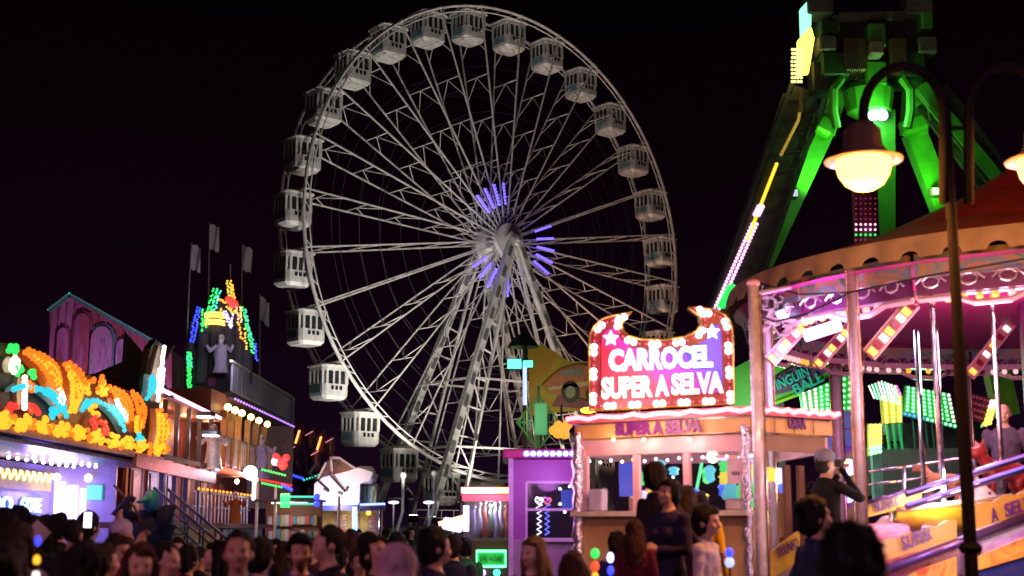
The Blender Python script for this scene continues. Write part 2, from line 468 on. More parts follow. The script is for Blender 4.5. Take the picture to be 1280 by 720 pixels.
    if h.v:
        hmz = remesh(h.v, h.f, vx, 2)
        Ri = Matrix.Rotation(-pitch, 3, 'X') @ Matrix.Rotation(-yaw, 3, 'Z'); fwd = Matrix.Rotation(yaw, 3, 'Z') @ V((0, -1, 0))
        nv_ = len(hmz.vertices); co = np.empty(nv_ * 3, np.float32); hmz.vertices.foreach_get('co', co); co = co.reshape(-1, 3)
        no = np.empty(nv_ * 3, np.float32); hmz.vertex_normals.foreach_get('vector', no); no = no.reshape(-1, 3)
        for i in range(nv_):
            c0 = V(co[i].tolist()); q = Ri @ (c0 - pc) / hs + pc
            if hair != 'hood' and q.y < -.035 and q.z < 1.695 and abs(q.x) < .07: c0 -= fwd * min(.06, (-.035 - q.y) * 1.2)
            lock = mnoise.noise(V((c0.x * 22 + seed, c0.y * 22, c0.z * 9))) * nz + mnoise.noise(V((c0.x * 60 + seed, c0.y * 60, c0.z * 12))) * nz * .55
            co[i] = c0 + V(no[i].tolist()) * lock
        hmz.vertices.foreach_set('co', co.ravel()); hmz.update()
        hmz.materials.append(hm); hmz.polygons.foreach_set('use_smooth', [True] * len(hmz.polygons)); hmz.name = nm
        ho = link(nm, hmz, o); KIDS.setdefault(o, []).append(ho)
    if hair in ('cap', 'beanie'):
        c = MB()
        c.lathe((0, .004, 1.675), [(.101, -.012), (.105, .03), (.095, .075), (.062, .107), (.02, .120), (0, .121)], 16)
        if hair == 'cap':
            c.add([(x, y, z) for z in (1.664, 1.676) for x, y in ((-.078, -.068), (-.07, -.14), (-.03, -.172), (.03, -.172), (.07, -.14), (.078, -.068))],
                  [(5, 4, 3, 2, 1, 0), (6, 7, 8, 9, 10, 11)] + [(i, (i + 1) % 6, 6 + (i + 1) % 6, 6 + i) for i in range(6)])
        for i in range(len(c.v)): c.v[i] = hd(c.v[i])
        capm = c.mesh('cap', cloth('blue_grey_cap', (.20, .22, .34)) if hair == 'cap' else cloth('lilac_hat', (.5, .42, .62)), None, True)
        ho = link('cap', capm, o); KIDS.setdefault(o, []).append(ho)
    return o
def head_at(px, topy, D):
    """where a person stands (x, y) and how tall to the ground, from where the top of the head shows"""
    p = P(px, topy, D); return p
# ================================================================== setting: the ground
MASPH = mat('asphalt', (.055, .05, .05), .7, var=.4, scale=1.2, bump=.4)
g = MB(); g.add([(-400, -40, 0), (400, -40, 0), (400, 900, 0), (-400, 900, 0)], [(0, 1, 2, 3)])
g.build('ground', MASPH, kind='structure')

# ================================================================== the big wheel
R_W, N_G, TH = 17.4, 28, math.radians(40)
HUB = P(621.5, 304, 99.0)
AX = V((math.sin(TH), -math.cos(TH), 0))          # towards the viewer's side
WU = V((math.cos(TH), math.sin(TH), 0)); WZ = V((0, 0, 1))
HALF = 1.5
wheel = thing('ferris_wheel', 'giant white ferris wheel with blue light bars round its hub', 'ferris wheel', (HUB.x, HUB.y, 0), TH)
def wp(r, a, d):      # radius, clock angle from the top, offset along the axle
    return HUB + WU * (r * math.sin(a)) + WZ * (r * math.cos(a)) + AX * d
WHEELW = mat('wheel_white_paint', (.70, .68, .64), .5, var=.3, scale=1.5)
OFFS = math.radians(3.6)
for d, nm in ((HALF, 0), (-HALF, 1)):
    for q in range(N_G):
        mb = MB()
        pts = [wp(R_W, OFFS + 2 * PI * (q + t / 3) / N_G, d) for t in range(4)]
        mb.tube(pts, .125, 6)
        mb.tube([wp(R_W - .42, OFFS + 2 * PI * (q + t / 3) / N_G, d) for t in range(4)], .05, 4)
        for t in range(3):
            mb.bar(wp(R_W - .42, OFFS + 2 * PI * (q + t / 3) / N_G, d), wp(R_W, OFFS + 2 * PI * (q + (t + .5) / 3) / N_G, d), .05)
        mb.build('rim_segment', WHEELW, wheel)
# one radial frame: two chords, one to each rim, with ladder braces between
def spoke_mesh():
    mb = MB()
    def q(r, d): return V((0, d, r))
    for s in (-1, 1): mb.bar(q(1.0, s * 1.05), q(R_W, s * HALF), .075, .10)
    def w(r): return 1.05 + (HALF - 1.05) * (r - 1) / (R_W - 1)
    rs = [3.4, 6.0, 9.2, 12.4, 15.6]
    for i, r in enumerate(rs):
        mb.bar(q(r, -w(r)), q(r, w(r)), .06)
        mb.bar(q(r, 0), q(r - 1.5, -w(r - 1.5)), .045); mb.bar(q(r, 0), q(r - 1.5, w(r - 1.5)), .045)
    return mb.mesh('spoke', WHEELW)
sm = spoke_mesh()
R0 = Matrix(((WU.x, -AX.x, 0, 0), (WU.y, -AX.y, 0, 0), (0, 0, 1, 0), (0, 0, 0, 1)))
for q in range(N_G):
    a = OFFS + 2 * PI * q / N_G
    M = Matrix.Translation(HUB) @ R0 @ Matrix.Rotation(a, 4, 'Y')
    link('spoke', sm, wheel, M)
    # the rim tie across the pair of rings, carrying a cabin
    MB().bar(wp(R_W, a, -HALF - .15), wp(R_W, a, HALF + .15), .14).build('cabin_axle', WHEELW, wheel)
for r, t in ((6.3, .018), (9.6, .018), (11.4, .016), (13.0, .018), (15.2, .016)):
    mb = MB()
    for d in (HALF * .8, -HALF * .8):
        mb.tube([wp(r, OFFS + 2 * PI * q / N_G, d) for q in range(N_G)], t, 3, closed=True)
    mb.build('tie_cable', mat('dark_cable', (.12, .12, .13), .5, .5), wheel)
mb = MB()
axes = (WU, WZ, AX)
mb.lathe(HUB, [(0, -2.1), (.55, -2.1), (.55, -1.6), (1.25, -1.5), (1.25, -.9), (.5, -.8), (.5, .8), (1.25, .9), (1.25, 1.5), (.62, 1.6), (.62, 2.0), (.4, 2.15), (0, 2.15)], 24, axis=axes)
mb.build('hub', WHEELW, wheel)
mb = MB(); mb.lathe(HUB, [(.36, 2.1), (.36, 2.5), (.2, 2.62), (0, 2.62)], 16, axis=axes); mb.build('hub_cap', STEEL, wheel)
BLUELED = emit('blue_led', (.10, .06, 1.0), 3.6)
BLUELEDOFF = mat('unlit_led_bar', (.3, .3, .34), .3)
LITB = [12, 24.8, 37.6, 50.4]
for q in range(N_G):
    a = OFFS + 2 * PI * q / N_G
    deg = math.degrees(a)
    lit = any(abs((deg - c + 180) % 360 - 180) < 30 for c in (-27, 92, 210))
    mb = MB(); p0, p1 = wp(2.6, a, 1.32), wp(4.25, a, 1.38); fwd = AX * .16
    if lit:
        for t in range(7):
            mb.bar(lerp(p0, p1, (t + .1) / 7) + fwd, lerp(p0, p1, (t + .75) / 7) + fwd, .15)
        bar = MB().bar(p0 + AX * .08, p1 + AX * .08, .14, .06).build('light_bar', WHEELW, wheel)
        mb.build('led', BLUELED, bar)
# legs
def lattice_leg(a, b, w, m, parent, name='support_leg'):
    a, b = V(a), V(b); mb = MB()
    x, y, z = basis(b - a, AX); n = int((b - a).length / 1.6)
    cs = [(x * sx + y * sy) * w / 2 for sx, sy in ((-1, -1), (1, -1), (1, 1), (-1, 1))]
    for c in cs: mb.bar(a + c, b + c, .16)
    for i in range(n):
        for k in range(4):
            p, q = lerp(a, b, i / n), lerp(a, b, (i + 1) / n)
            mb.bar(p + cs[k], q + cs[(k + 1) % 4], .07)
            mb.bar(q + cs[k], q + cs[(k + 1) % 4], .07)
    return mb.build(name, m, parent)
base_z = 3.0
def legpt(u, d, z): return V((HUB.x, HUB.y, 0)) + WU * u + AX * d + V((0, 0, z))
for d0, d1 in ((2.0, 3.4), (-2.0, -3.4)):
    for su in (-1, 1):
        top = HUB + AX * d0 + WU * su * .25; bot = legpt(su * 8.6, d1, base_z - 1.2)
        mb = MB(); x, y, z = basis(bot - top, AX)
        mb.bar(top, bot, .5, .42, AX)
        leg = mb.build('support_leg', WHEELW, wheel)
        mb = MB(); n = 13
        for i in range(n):
            mb.bar(lerp(top, bot, (i + .4) / n) + AX * .24, lerp(top, bot, (i + .9) / n) + AX * .24, .3, .03, AX)
        setp(mb.build('cable_tray', STEEL, leg), kind='stuff')
        # the slim inner strut with ladder braces
        t2 = HUB + AX * d0 + WU * su * .1 + V((0, 0, -.6)); b2 = legpt(su * 5.6, d1 * .82, base_z - 1.2)
        mb = MB(); mb.bar(t2, b2, .2)
        for i in range(3, 10):
            mb.bar(lerp(top, bot, i / 10), lerp(t2, b2, i / 10), .1)
            if i < 9: mb.bar(lerp(top, bot, i / 10), lerp(t2, b2, (i + 1) / 10), .08)
        mb.build('inner_strut', WHEELW, wheel)
for zz in (7.2, 12.0):
    mb = MB(); fr = (HUB.z - zz) / (HUB.z - base_z + 1.2); u = .25 + 8.3 * fr; d = 2 + 1.4 * fr
    for s in (-1, 1): mb.bar(legpt(-u, s * d, zz), legpt(u, s * d, zz), .14); mb.bar(legpt(s * u, -d, zz), legpt(s * u, d, zz), .14)
    mb.build('leg_tie', WHEELW, wheel)
# platform, steps rails, flood lights
PLAT = mat('weathered_deck_paint', (.34, .30, .25), .6, var=.3)
mb = MB(); mb.box(legpt(0, 0, 1.0) , (21, 8.4, 1.9), Matrix.Rotation(TH, 3, 'Z')); mb.build('base_platform', PLAT, wheel)
mb = MB()
for u in range(-10, 11, 1):
    mb.bar(legpt(u, 4.1, 1.95), legpt(u, 4.1, 2.95), .05)
for z in (2.45, 2.95): mb.bar(legpt(-10, 4.1, z), legpt(10, 4.1, z), .05)
mb.build('platform_railing', WHITE, wheel)
FLOODS = [(-9.6, 5.2), (-3.2, 5.4), (3.2, 5.4), (9.6, 5.2), (-16, 12), (-4, 17), (-9, 11)]
FLW = emit('floodlight_face', (1, .86, .66), 6)
for u, d in FLOODS:
    p = legpt(u, d, 0)
    mb = MB(); mb.bar(p, p + V((0, 0, 2.2)), .09); mb.box(p + V((0, 0, 2.3)), (.5, .3, .4), Matrix.Rotation(TH, 3, 'Z')); h = mb.build('floodlight', DARKM, wheel)
    mb = MB(); mb.box(p + V((0, 0, 2.515)), (.42, .24, .03), Matrix.Rotation(TH, 3, 'Z')); mb.build('lamp_face', FLW, h)
AIMS = [(-13, 30), (-5, 12), (5, 12), (13, 26), (-12, 18), (2, 27), (-6, 5)]
FCOL = [(1, .88, .76), (1, .9, .8), (1, .74, .58), (1, .56, .40), (.98, .94, .9), (1, .88, .78), (1, .9, .8)]
POWS = [6200, 4800, 4800, 7500, 13000, 4200, 1500]

# ---- cabins
def gondola():
    root = thing('wheel_gondola', '', 'gondola', (0, 0, 0), 0)
    w, h = .98, 2.0        # half width, height; hangs from z = 0
    z0, z1 = -2.42, -.28
    body = MB()
    prof = [(w * .80, z0), (w * .985, z0 + .22), (w, z0 + .45), (w, z0 + 1.0)]
    def ring(r, z):
        c = r * .22
        return [V((x, y, z)) for x, y in ((r - c, -r), (r, -r + c), (r, r - c), (r - c, r), (-r + c, r), (-r, r - c), (-r, -r + c), (-r + c, -r))]
    rings = [ring(r, z) for r, z in prof]
    b = 0
    for rg in rings: body.v += rg
    for i in range(3):
        for j in range(8): body.face((i * 8 + j, i * 8 + (j + 1) % 8, (i + 1) * 8 + (j + 1) % 8, (i + 1) * 8 + j))
    body.face(list(range(8))[::-1]); body.face([24 + j for j in range(8)])
    # posts of the window band and the header
    for j in range(8):
        p = ring(w - .05, 0)[j]
        body.bar(p + V((0, 0, z0 + 1.0)), p + V((0, 0, z1)), .16)
    for s in (-1, 1):
        for k in (-.22, .22):
            body.box((k, s * (w - .03), (z0 + 1 + z1) / 2), (.13, .1, z1 - z0 - 1))
            body.box((s * (w - .03), k, (z0 + 1 + z1) / 2), (.1, .13, z1 - z0 - 1))
    for i in range(8):
        a, c = ring(w - .03, z1 - .14)[i], ring(w - .03, z1 - .14)[(i + 1) % 8]
        body.bar(a, c, .14, .28)
    body.build('body', WHITE, root)
    roof = MB()
    r1, r2, r3 = ring(w + .14, z1), ring(w + .14, z1 + .09), ring(w * .55, z1 + .26)
    roof.v += r1 + r2 + r3
    for i in range(2):
        for j in range(8): roof.face((i * 8 + j, i * 8 + (j + 1) % 8, (i + 1) * 8 + (j + 1) % 8, (i + 1) * 8 + j))
    roof.face(list(range(8))[::-1]); roof.face([16 + j for j in range(8)])
    roof.build('roof', WHITE, root)
    hg = MB(); hg.bar((0, -1.0, 0), (0, 1.0, 0), .12); hg.bar((0, -.8, 0), (0, -.8, z1), .1); hg.bar((0, .8, 0), (0, .8, z1), .1); hg.build('hanger', STEEL, root)
    for s in (-1, 1):
        for k in (-.42, 0, .42):
            zc = (z0 + 1.0 + z1 - .28) / 2
            MB().box((k, s * (w - .06), zc), (.30, .03, z1 - .28 - z0 - 1.0)).build('window', GLASS, root)
            MB().box((s * (w - .06), k, zc), (.03, .30, z1 - .28 - z0 - 1.0)).build('window', GLASS, root)
        for k in (-.32, 0, .32):
            MB().box((k, s * (w + .004), z0 + .74), (.2, .03, .26)).build('lower_window', GLASS, root)
    fl = MB().box((-w - .004, 0, z0 + .66), (.03, 1.2, .5)).build('side_panel', mat('pale_teal_panel', (.20, .38, .42), .5), root)
    return root
ORD = ['first', 'second', 'third', 'fourth', 'fifth', 'sixth', 'seventh', 'eighth', 'ninth', 'tenth', 'eleventh', 'twelfth', 'thirteenth', 'fourteenth']
g0 = gondola()
for q in range(N_G):
    a = OFFS + 2 * PI * q / N_G
    p = wp(R_W, a, 0)
    c = g0 if q == 0 else copy_tree(g0)
    sw = rnd.uniform(-.03, .03)
    c.matrix_basis = Matrix.Translation(p) @ Matrix.Rotation(TH, 4, 'Z') @ Matrix.Rotation(sw, 4, 'X')
    if q == 0: lab = 'white gondola at the very top of the wheel, just right of centre'
    elif q == 14: lab = 'white gondola at the very bottom of the wheel, above its platform'
    elif q < 14: lab = 'white wheel gondola, %s down clockwise from the topmost cabin' % ORD[q - 1]
    else: lab = 'white wheel gondola, %s down anticlockwise from the topmost cabin' % ORD[N_G - q - 1]
    setp(c, lab, 'gondola', 'gondolas of the big wheel')
for (u, d), (au, az), pw_, fc_ in zip(FLOODS, AIMS, POWS, FCOL):
    p = legpt(u, d, 2.56)
    lamp('flood_beam', p, fc_, pw_ * 1.15, wheel, .3, 80, legpt(au, 0, az + 4), .8)
# ================================================================== left side of the street
def PX(px, py, X):
    """the point on the street-side plane x = X seen at a pixel of the photograph"""
    a, b = (px - 640) / F, (360 - py) / F
    c, s = math.cos(PITCH), math.sin(PITCH)
    t = X / a
    return V((X, t * (c - b * s), CAM_Z + t * (s + b * c)))
XF = -9.6
# light colours
ORANGE = emit('orange_bulb', (1, .15, .006), 1.7); AMBER = emit('amber_bulb', (1, .34, .015), 1.9); CYAN = emit('turquoise_bulb', (.01, .50, .62), 1.4)
WARMW = emit('warm_white_bulb', (1, .82, .66), 3); REDB = emit('red_bulb', (1, .02, .015), 2.4); GREENB = emit('green_bulb', (.02, .9, .12), 1.3)
BLUEB = emit('blue_bulb', (.03, .06, 1), 1.7); COOLW = emit('cool_white_tube', (.80, .80, 1), 9); PINKT = emit('pink_tube', (1, .42, .75), 2.6)
VIOLETT = emit('violet_tube', (.45, .25, 1), 5); MINT = emit('mint_led', (.06, .80, .55), .9); YELB = emit('yellow_bulb', (1, .62, .06), 1.2)
LILAC = emit('lilac_led', (.55, .50, 1), 1.8); PEACH = emit('peach_led', (1, .55, .22), 1.3); BLUEW = emit('blue_white_neon', (.34, .55, 1), 2.6)

# ---- the games stall with the bulb sign
stall = thing('game_stall', 'open fronted games stall under a huge sign of orange and turquoise bulbs', 'game stall', (XF, 31, 0))
DKB = mat('dark_sign_board', (.05, .025, .02), .6)
top = [(-14, 440), (0, 428), (14, 430), (28, 443), (44, 457), (60, 472), (68, 455), (76, 452), (84, 460), (92, 484), (101, 472), (112, 468), (122, 478), (132, 492), (142, 500), (150, 484), (160, 488), (168, 512), (176, 520), (182, 470), (188, 435), (196, 424), (200, 432), (199, 572)]
pl = [PX(x, y, XF) for x, y in top] + [PX(-14, 530, XF)]
poly = [(p.y, p.z) for p in pl]
MB().prism(poly, (XF, 0, 0), (0, 1, 0), (0, 0, 1), .18).build('sign_board', DKB, stall)
bulbs = {}; shapes = []
def cluster(px, py, rpx, m, n, rb=.062, plane=XF):
    for i in range(n):
        for _ in range(6):
            a, r = rnd.uniform(0, 2 * PI), math.sqrt(rnd.random()) * rpx
            if 1: break
        p = PX(px + r * math.cos(a) , py + r * math.sin(a), plane) + V((.20, 0, 0))
        bulbs.setdefault(m.name, (m, MB()))[1].ball(p, rb, 6, 4)
GLOW_PAINT = {'orange_bulb': (.20, .03, .003), 'amber_bulb': (.25, .07, .005), 'turquoise_bulb': (.01, .10, .13), 'warm_white_bulb': (.3, .25, .2), 'red_bulb': (.3, .01, .01), 'green_bulb': (.03, .45, .06)}  # glow between the bulbs, put into the paint of shapes behind them
def strip(p0, p1, w0, w1, m, rows, rb=.062):
    a = math.atan2(p1[1] - p0[1], p1[0] - p0[0]) + PI / 2; nx, ny = math.cos(a) / 2, math.sin(a) / 2
    ln = math.hypot(p1[0] - p0[0], p1[1] - p0[1]); bend = ln * (.16 if int(p0[0] + p0[1]) % 2 else -.16) if ln > 14 and m is not WARMW else 0
    side = [(lerp(p0[0], p1[0], t) + 2 * nx * bend * math.sin(PI * t), lerp(p0[1], p1[1], t) + 2 * ny * bend * math.sin(PI * t), lerp(w0, w1, t) * 1.25 * max(.12, math.sin(PI * t)) ** .4) for t in [k / 8 for k in range(9)]]
    q = [PX(x + nx * w, y + ny * w, XF) for x, y, w in side] + [PX(x - nx * w, y - ny * w, XF) for x, y, w in side[::-1]]
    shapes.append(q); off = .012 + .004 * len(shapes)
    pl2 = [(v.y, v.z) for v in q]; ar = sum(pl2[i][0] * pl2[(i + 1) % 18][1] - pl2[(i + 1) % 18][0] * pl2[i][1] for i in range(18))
    MB().prism(pl2 if ar > 0 else pl2[::-1], (XF + off, 0, 0), (0, 1, 0), (0, 0, 1), .01 + off).build('painted_glow_shape', mat(m.name.replace('bulb', 'sign_paint'), GLOW_PAINT[m.name], .4), stall)
    for i in range(rows):
        t = (i + .5) / rows; x, y = lerp(p0[0], p1[0], t), lerp(p0[1], p1[1], t); w = lerp(w0, w1, t) * max(.3, math.sin(PI * t)) ** .4; x += 2 * math.cos(a) / 2 * bend * math.sin(PI * t); y += 2 * math.sin(a) / 2 * bend * math.sin(PI * t)
        dx, dy = p1[0] - p0[0], p1[1] - p0[1]; L_ = math.hypot(dx, dy); nx, ny = -dy / L_, dx / L_
        k = max(1, int(w / 4.6))
        for j in range(k):
            o = ((j + .5) / k - .5) * w
            p = PX(x + nx * o + rnd.uniform(-.4, .4), y + ny * o + rnd.uniform(-.4, .4), XF) + V((.20, 0, 0))
            bulbs.setdefault(m.name, (m, MB()))[1].ball(p, rb, 6, 4)
for i, (x, y) in enumerate([(-8, 527), (16, 531), (40, 534), (65, 538), (88, 544), (110, 549), (132, 553), (150, 557), (167, 560), (190, 563)]):
    cluster(x, y - 2, 11 - i * .4, AMBER, 16); cluster(x + 9, y, 7, ORANGE, 5); cluster(x - 2, y - 1, 5, AMBER, 8)
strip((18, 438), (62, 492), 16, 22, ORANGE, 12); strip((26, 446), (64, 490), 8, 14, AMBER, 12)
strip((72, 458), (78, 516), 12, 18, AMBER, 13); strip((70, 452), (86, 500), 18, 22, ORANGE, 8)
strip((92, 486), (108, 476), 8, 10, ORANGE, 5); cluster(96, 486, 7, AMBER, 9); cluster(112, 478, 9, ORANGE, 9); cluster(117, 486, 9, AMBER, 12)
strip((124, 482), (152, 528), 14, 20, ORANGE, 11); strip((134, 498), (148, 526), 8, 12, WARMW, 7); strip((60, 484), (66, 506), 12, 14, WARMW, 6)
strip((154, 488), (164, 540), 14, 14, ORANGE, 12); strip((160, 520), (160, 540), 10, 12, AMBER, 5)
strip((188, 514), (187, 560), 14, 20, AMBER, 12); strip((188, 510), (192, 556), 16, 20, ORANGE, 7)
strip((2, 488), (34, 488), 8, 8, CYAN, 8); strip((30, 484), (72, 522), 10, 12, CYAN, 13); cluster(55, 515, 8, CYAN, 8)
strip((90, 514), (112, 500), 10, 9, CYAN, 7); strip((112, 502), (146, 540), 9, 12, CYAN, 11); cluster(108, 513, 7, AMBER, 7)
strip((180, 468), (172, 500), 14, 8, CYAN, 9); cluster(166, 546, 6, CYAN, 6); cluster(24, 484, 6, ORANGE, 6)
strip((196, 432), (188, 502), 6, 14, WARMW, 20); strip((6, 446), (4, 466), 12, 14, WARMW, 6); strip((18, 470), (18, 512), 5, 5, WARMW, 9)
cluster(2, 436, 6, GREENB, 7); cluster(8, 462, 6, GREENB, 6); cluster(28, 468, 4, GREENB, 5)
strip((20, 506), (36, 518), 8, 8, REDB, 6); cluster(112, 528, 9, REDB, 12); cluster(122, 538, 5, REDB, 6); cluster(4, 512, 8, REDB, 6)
for k, (m, mb) in bulbs.items(): setp(mb.build('sign_bulb', m, stall), kind='stuff')
e0, e1 = PX(-14, 532, XF), PX(199, 574, XF)
MB().bar(e0 + V((.05, 0, -.02)), e1 + V((.05, 0, -.02)), .16, .14).build('fascia', mat('lilac_fascia_paint', (.42, .28, .46), .4), stall)
# soffit of ribbed panels, sloping a little up to the counter
SOF = mat('violet_soffit_panel', (.32, .28, .40), .3, .3)
for i in range(15):
    x0 = XF - .1 - i * .25
    mb = MB(); mb.bar((x0 - .12, 24, 3.42 + i * .012), (x0 - .12, 39.8, 3.42 + i * .012), .19, .07); mb.build('soffit_panel', SOF, stall)
mb = MB()
for r, x0 in enumerate((-11.4, -12.0)):
    for i in range(9): mb.ball((x0, 33 + i * .62, 3.40), .05, 6, 4)
setp(mb.build('soffit_lamp', COOLW, stall), kind='stuff')
MB().box((-11.55, 31.9, 3.72), (3.9, 15.9, .08)).build('roof', DARKM, stall)
BACK = mat('lilac_wall_panel', (.40, .32, .62), .5, var=.15)
MB().box((-13.35, 32, 1.75), (.1, 16, 3.5)).build('back_wall', BACK, stall)
MB().box((-12.35, 40.05, 1.75), (1.9, .1, 3.5)).build('end_wall', BACK, stall)
mb = MB(); n = 26
for i in range(n): mb.ball((-13.2, 33.5 + i * .25, 3.08 + (.12 if i % 2 else 0)), .085, 6, 4)
setp(mb.build('yellow_bulb_row', emit('yellow_lamp_bulb', (1, .72, .16), 5), stall), kind='stuff')
MB().box((-13.24, 36.6, 3.02), (.08, 6.4, .5)).build('yellow_valance', mat('yellow_valance_paint', (.7, .5, .1), .5), stall)
nb = MB().box((-13.22, 36.8, 2.38), (.1, 4.2, .62)).build('neon_box', mat('blue_box_paint', (.06, .06, .35), .4), stall)
for t, y in (('RO', 35.9), ('GOTE', 38.0)):
    text('neon_letters', t, (-13.12, y, 2.36), (0, 1, 0), (0, 0, 1), .40, 1.35 if len(t) == 2 else 1.55, BLUEW, nb, .03, .03)
for i, x in enumerate((-12.98, -12.62, -12.30)):
    MB().tube([(x, 39.9, 3.05 - .1 * i), (x + .02, 39.9, 1.7)], .15 if i < 2 else .08, 10).build('light_tube', emit('white_tube_bank', (.80, .76, 1), 3), stall)
MB().box((-11.98, 39.92, 2.75), (.42, .1, .42)).build('teal_sign', emit('teal_lit_sign', (.05, .55, .42), 1.2), stall)
for x, z in ((-13.05, 3.18), (-12.15, 3.16)): MB().ball((x, 39.8, z), .12).build('spot_lamp', WARMW, stall)
MB().box((-12.9, 31.5, .55), (.7, 15, 1.1)).build('counter', mat('dark_counter_paint', (.06, .04, .12), .4), stall)
lamp('tube_glow', (-12.5, 38.6, 2.6), (.46, .32, 1), 95, stall, .3); lamp('soffit_glow', (-11.4, 33.5, 2.7), (.42, .22, 1), 230, stall, .3)
lamp('bulb_glow', (-8.4, 32, 4.6), (1, .42, .10), 150, stall, .6)
# star on the end of the sign
sc = P(172, 466, 37.9); st = []
for i in range(10):
    a = math.radians(38) + PI * i / 5; r = 1.25 if i % 2 == 0 else .55
    st.append((r * math.cos(a), r * math.sin(a)))
s_ = thing('end_star', 'big black wooden star on the end of the bulb sign', 'star', sc)
MB().prism(st, sc, (1, 0, 0), (0, 0, 1), .12).build('star_board', mat('black_star_paint', (.012, .007, .006), .6), s_)

# ---- painted gable of the fun house
gw = thing('painted_gable_wall', 'tall fun house gable wall painted in red and violet drips with green lit edge', 'building', P(110, 660, 62))
GY = 62
gp = [(62, 660), (62, 389), (88, 369), (190, 425), (215, 440), (215, 660)]
gpl = [P(x, y, GY) for x, y in gp]
GART = art('dripping_wall_art', [(.16, .04, .06), (.30, .08, .10), (.20, .06, .12), (.34, .16, .30), (.22, .05, .07)], .55, 'noise', (2.2, 1, .28), .6, 1.2)
MB().prism([(p.x, p.z) for p in gpl], (0, GY, 0), (1, 0, 0), (0, 0, 1), 5).build('wall', GART, gw)
mb = MB(); pts = [gpl[1], gpl[2], gpl[4]]
for a, b, n in ((pts[0], pts[1], 12), (pts[1], pts[2], 46)):
    for i in range(n): mb.ball(lerp(a, b, i / n) + V((0, -.15, .05)), .06, 6, 4)
setp(mb.build('edge_led', MINT, gw), kind='stuff')
MB().bar(pts[0] + V((0, -.05, 0)), pts[1] + V((0, -.05, 0)), .3, .2).bar(pts[1] + V((0, -.05, 0)), pts[2] + V((0, -.05, 0)), .3, .2).build('coping', mat('teal_coping', (.08, .22, .20), .5), gw)
def arch(px, py0, py1, w, Y, m, mf, par):
    a, b = P(px, py1, Y), P(px, py0, Y); hw = w / 2; z0, z1 = a.z, b.z
    o = [(-hw, 0), (hw, 0)] + [(hw * math.cos(t * PI / 8), z1 - z0 - hw * 1.4 + hw * 1.4 * math.sin(t * PI / 8)) for t in range(9)]
    f = MB().prism([(u * 1.3, v * 1.04) for u, v in o], (a.x, Y - .12, z0), (1, 0, 0), (0, 0, 1), .1).build('arch_frame', mf, par)
    MB().prism(o, (a.x, Y - .2, z0), (1, 0, 0), (0, 0, 1), .1).build('arch_panel', m, f)
AP = art('arch_art', [(.10, .09, .2), (.34, .2, .34), (.12, .2, .22)], 1.5, 'noise', (2, 1, .4))
arch(125, 408, 490, 1.0, GY, AP, mat('teal_arch_frame', (.08, .18, .20), .5), gw); arch(100, 392, 480, .7, GY, GART, mat('wine_arch_frame', (.2, .06, .1), .5), gw)
arch(152, 424, 490, .6, GY, AP, mat('wine_arch_frame', (.2, .06, .1), .5), gw); arch(76, 410, 490, .5, GY, GART, mat('wine_arch_frame', (.2, .06, .1), .5), gw)
for i in range(14):
    x = 66 + i * 9.6
    p = P(x, lerp(386, 372, min(1, i / 2.6)) if i < 3 else lerp(376, 428, (i - 3) / 11), GY)
    MB().bar((p.x, GY - .04, 3), (p.x, GY - .04, p.z - .2), .07, .06).build('batten', GART, gw)
q = P(120, 560, GY - 5); MB().box(q, (.5, .4, .4)).build('flood_lamp', emit('violet_flood', (.6, .35, 1), 4), gw)
lamp('wall_wash', q + V((0, .3, .6)), (.80, .36, .70), 1700, gw, .3, 120, P(125, 420, GY), .8)

# ---- the haunted saloon ride
ride = thing('haunted_saloon', 'two storey haunted saloon ride with red plank walls, balconies and lit castle towers', 'fun house', (XF - 1, 48, 0))
REDP = mat('dark_red_planks', (.20, .045, .03), .6, var=.5, scale=2, streak=(1, 6, .4), bump=.3)
BROWN = mat('brown_timber', (.16, .065, .03), .55, var=.4, scale=3, bump=.3)
CREAM = mat('cream_rail_paint', (.5, .45, .36), .5); GREYP = mat('grey_parapet_paint', (.24, .26, .34), .5, var=.25)
GOLD = mat('brass_fascia', (.34, .15, .05), .3, .6)
xw = XF - 1.9
MB().box((xw - 1.5, 50.75, 3.15), (3, 19.3, 6.3)).build('wall', REDP, ride)
mb = MB()
for i in range(64): mb.box((xw + .02, 41.3 + i * .3, 3.7), (.06, .26, 5.0))
setp(mb.build('wall_plank', REDP, ride), kind='stuff')
MB().box((XF - .9, 49, 1.82), (2.1, 23, .16)).build('deck', BROWN, ride)
MB().box((XF - .9, 44.3, 3.66), (2.0, 13, .14)).build('upper_deck', BROWN, ride)
YPAN = mat('yellow_skirt_panel', (.55, .42, .16), .5, var=.2)
for i in range(14): MB().box((XF + .04, 38.6 + i * .52, .9), (.07, .46, 1.66), None, .02).build('skirt_panel', YPAN, ride)
for i in range(14): MB().box((XF + .04, 46.3 + i * .52, .9), (.07, .46, 1.66), None, .02).build('skirt_panel', mat('blue_skirt_panel', (.14, .22, .34), .5), ride)
for y in (38.1, 39.5, 40.9, 42.4, 44.0): MB().bar((XF, y, 1.9), (XF, y, 5.25), .12).build('post', DARKM, ride)
MB().bar((XF + .12, 34.8, 3.42), (XF + .12, 44.2, 3.30), .10, .34).build('fascia_beam', GOLD, ride)
MB().tube([(XF + .16, 36.8, 5.42), (XF + .16, 44.6, 5.25)], .06, 8).build('light_tube', PINKT, ride)
MB().box((XF - .8, 41, 5.32), (1.7, 7.6, .1)).build('veranda_roof', BROWN, ride)
mb = MB()
for i in range(9): mb.box((XF - .05, 40.2 + i * .6, 5.35 + .0), (.06, .5, .12))
MB().box((XF - 1.2, 45.6, 5.75), (2.2, 2.6, .9)).build('timber_hoarding', mat('orange_brown_hoarding', (.30, .10, .035), .55, streak=(1, 5, .5)), ride)
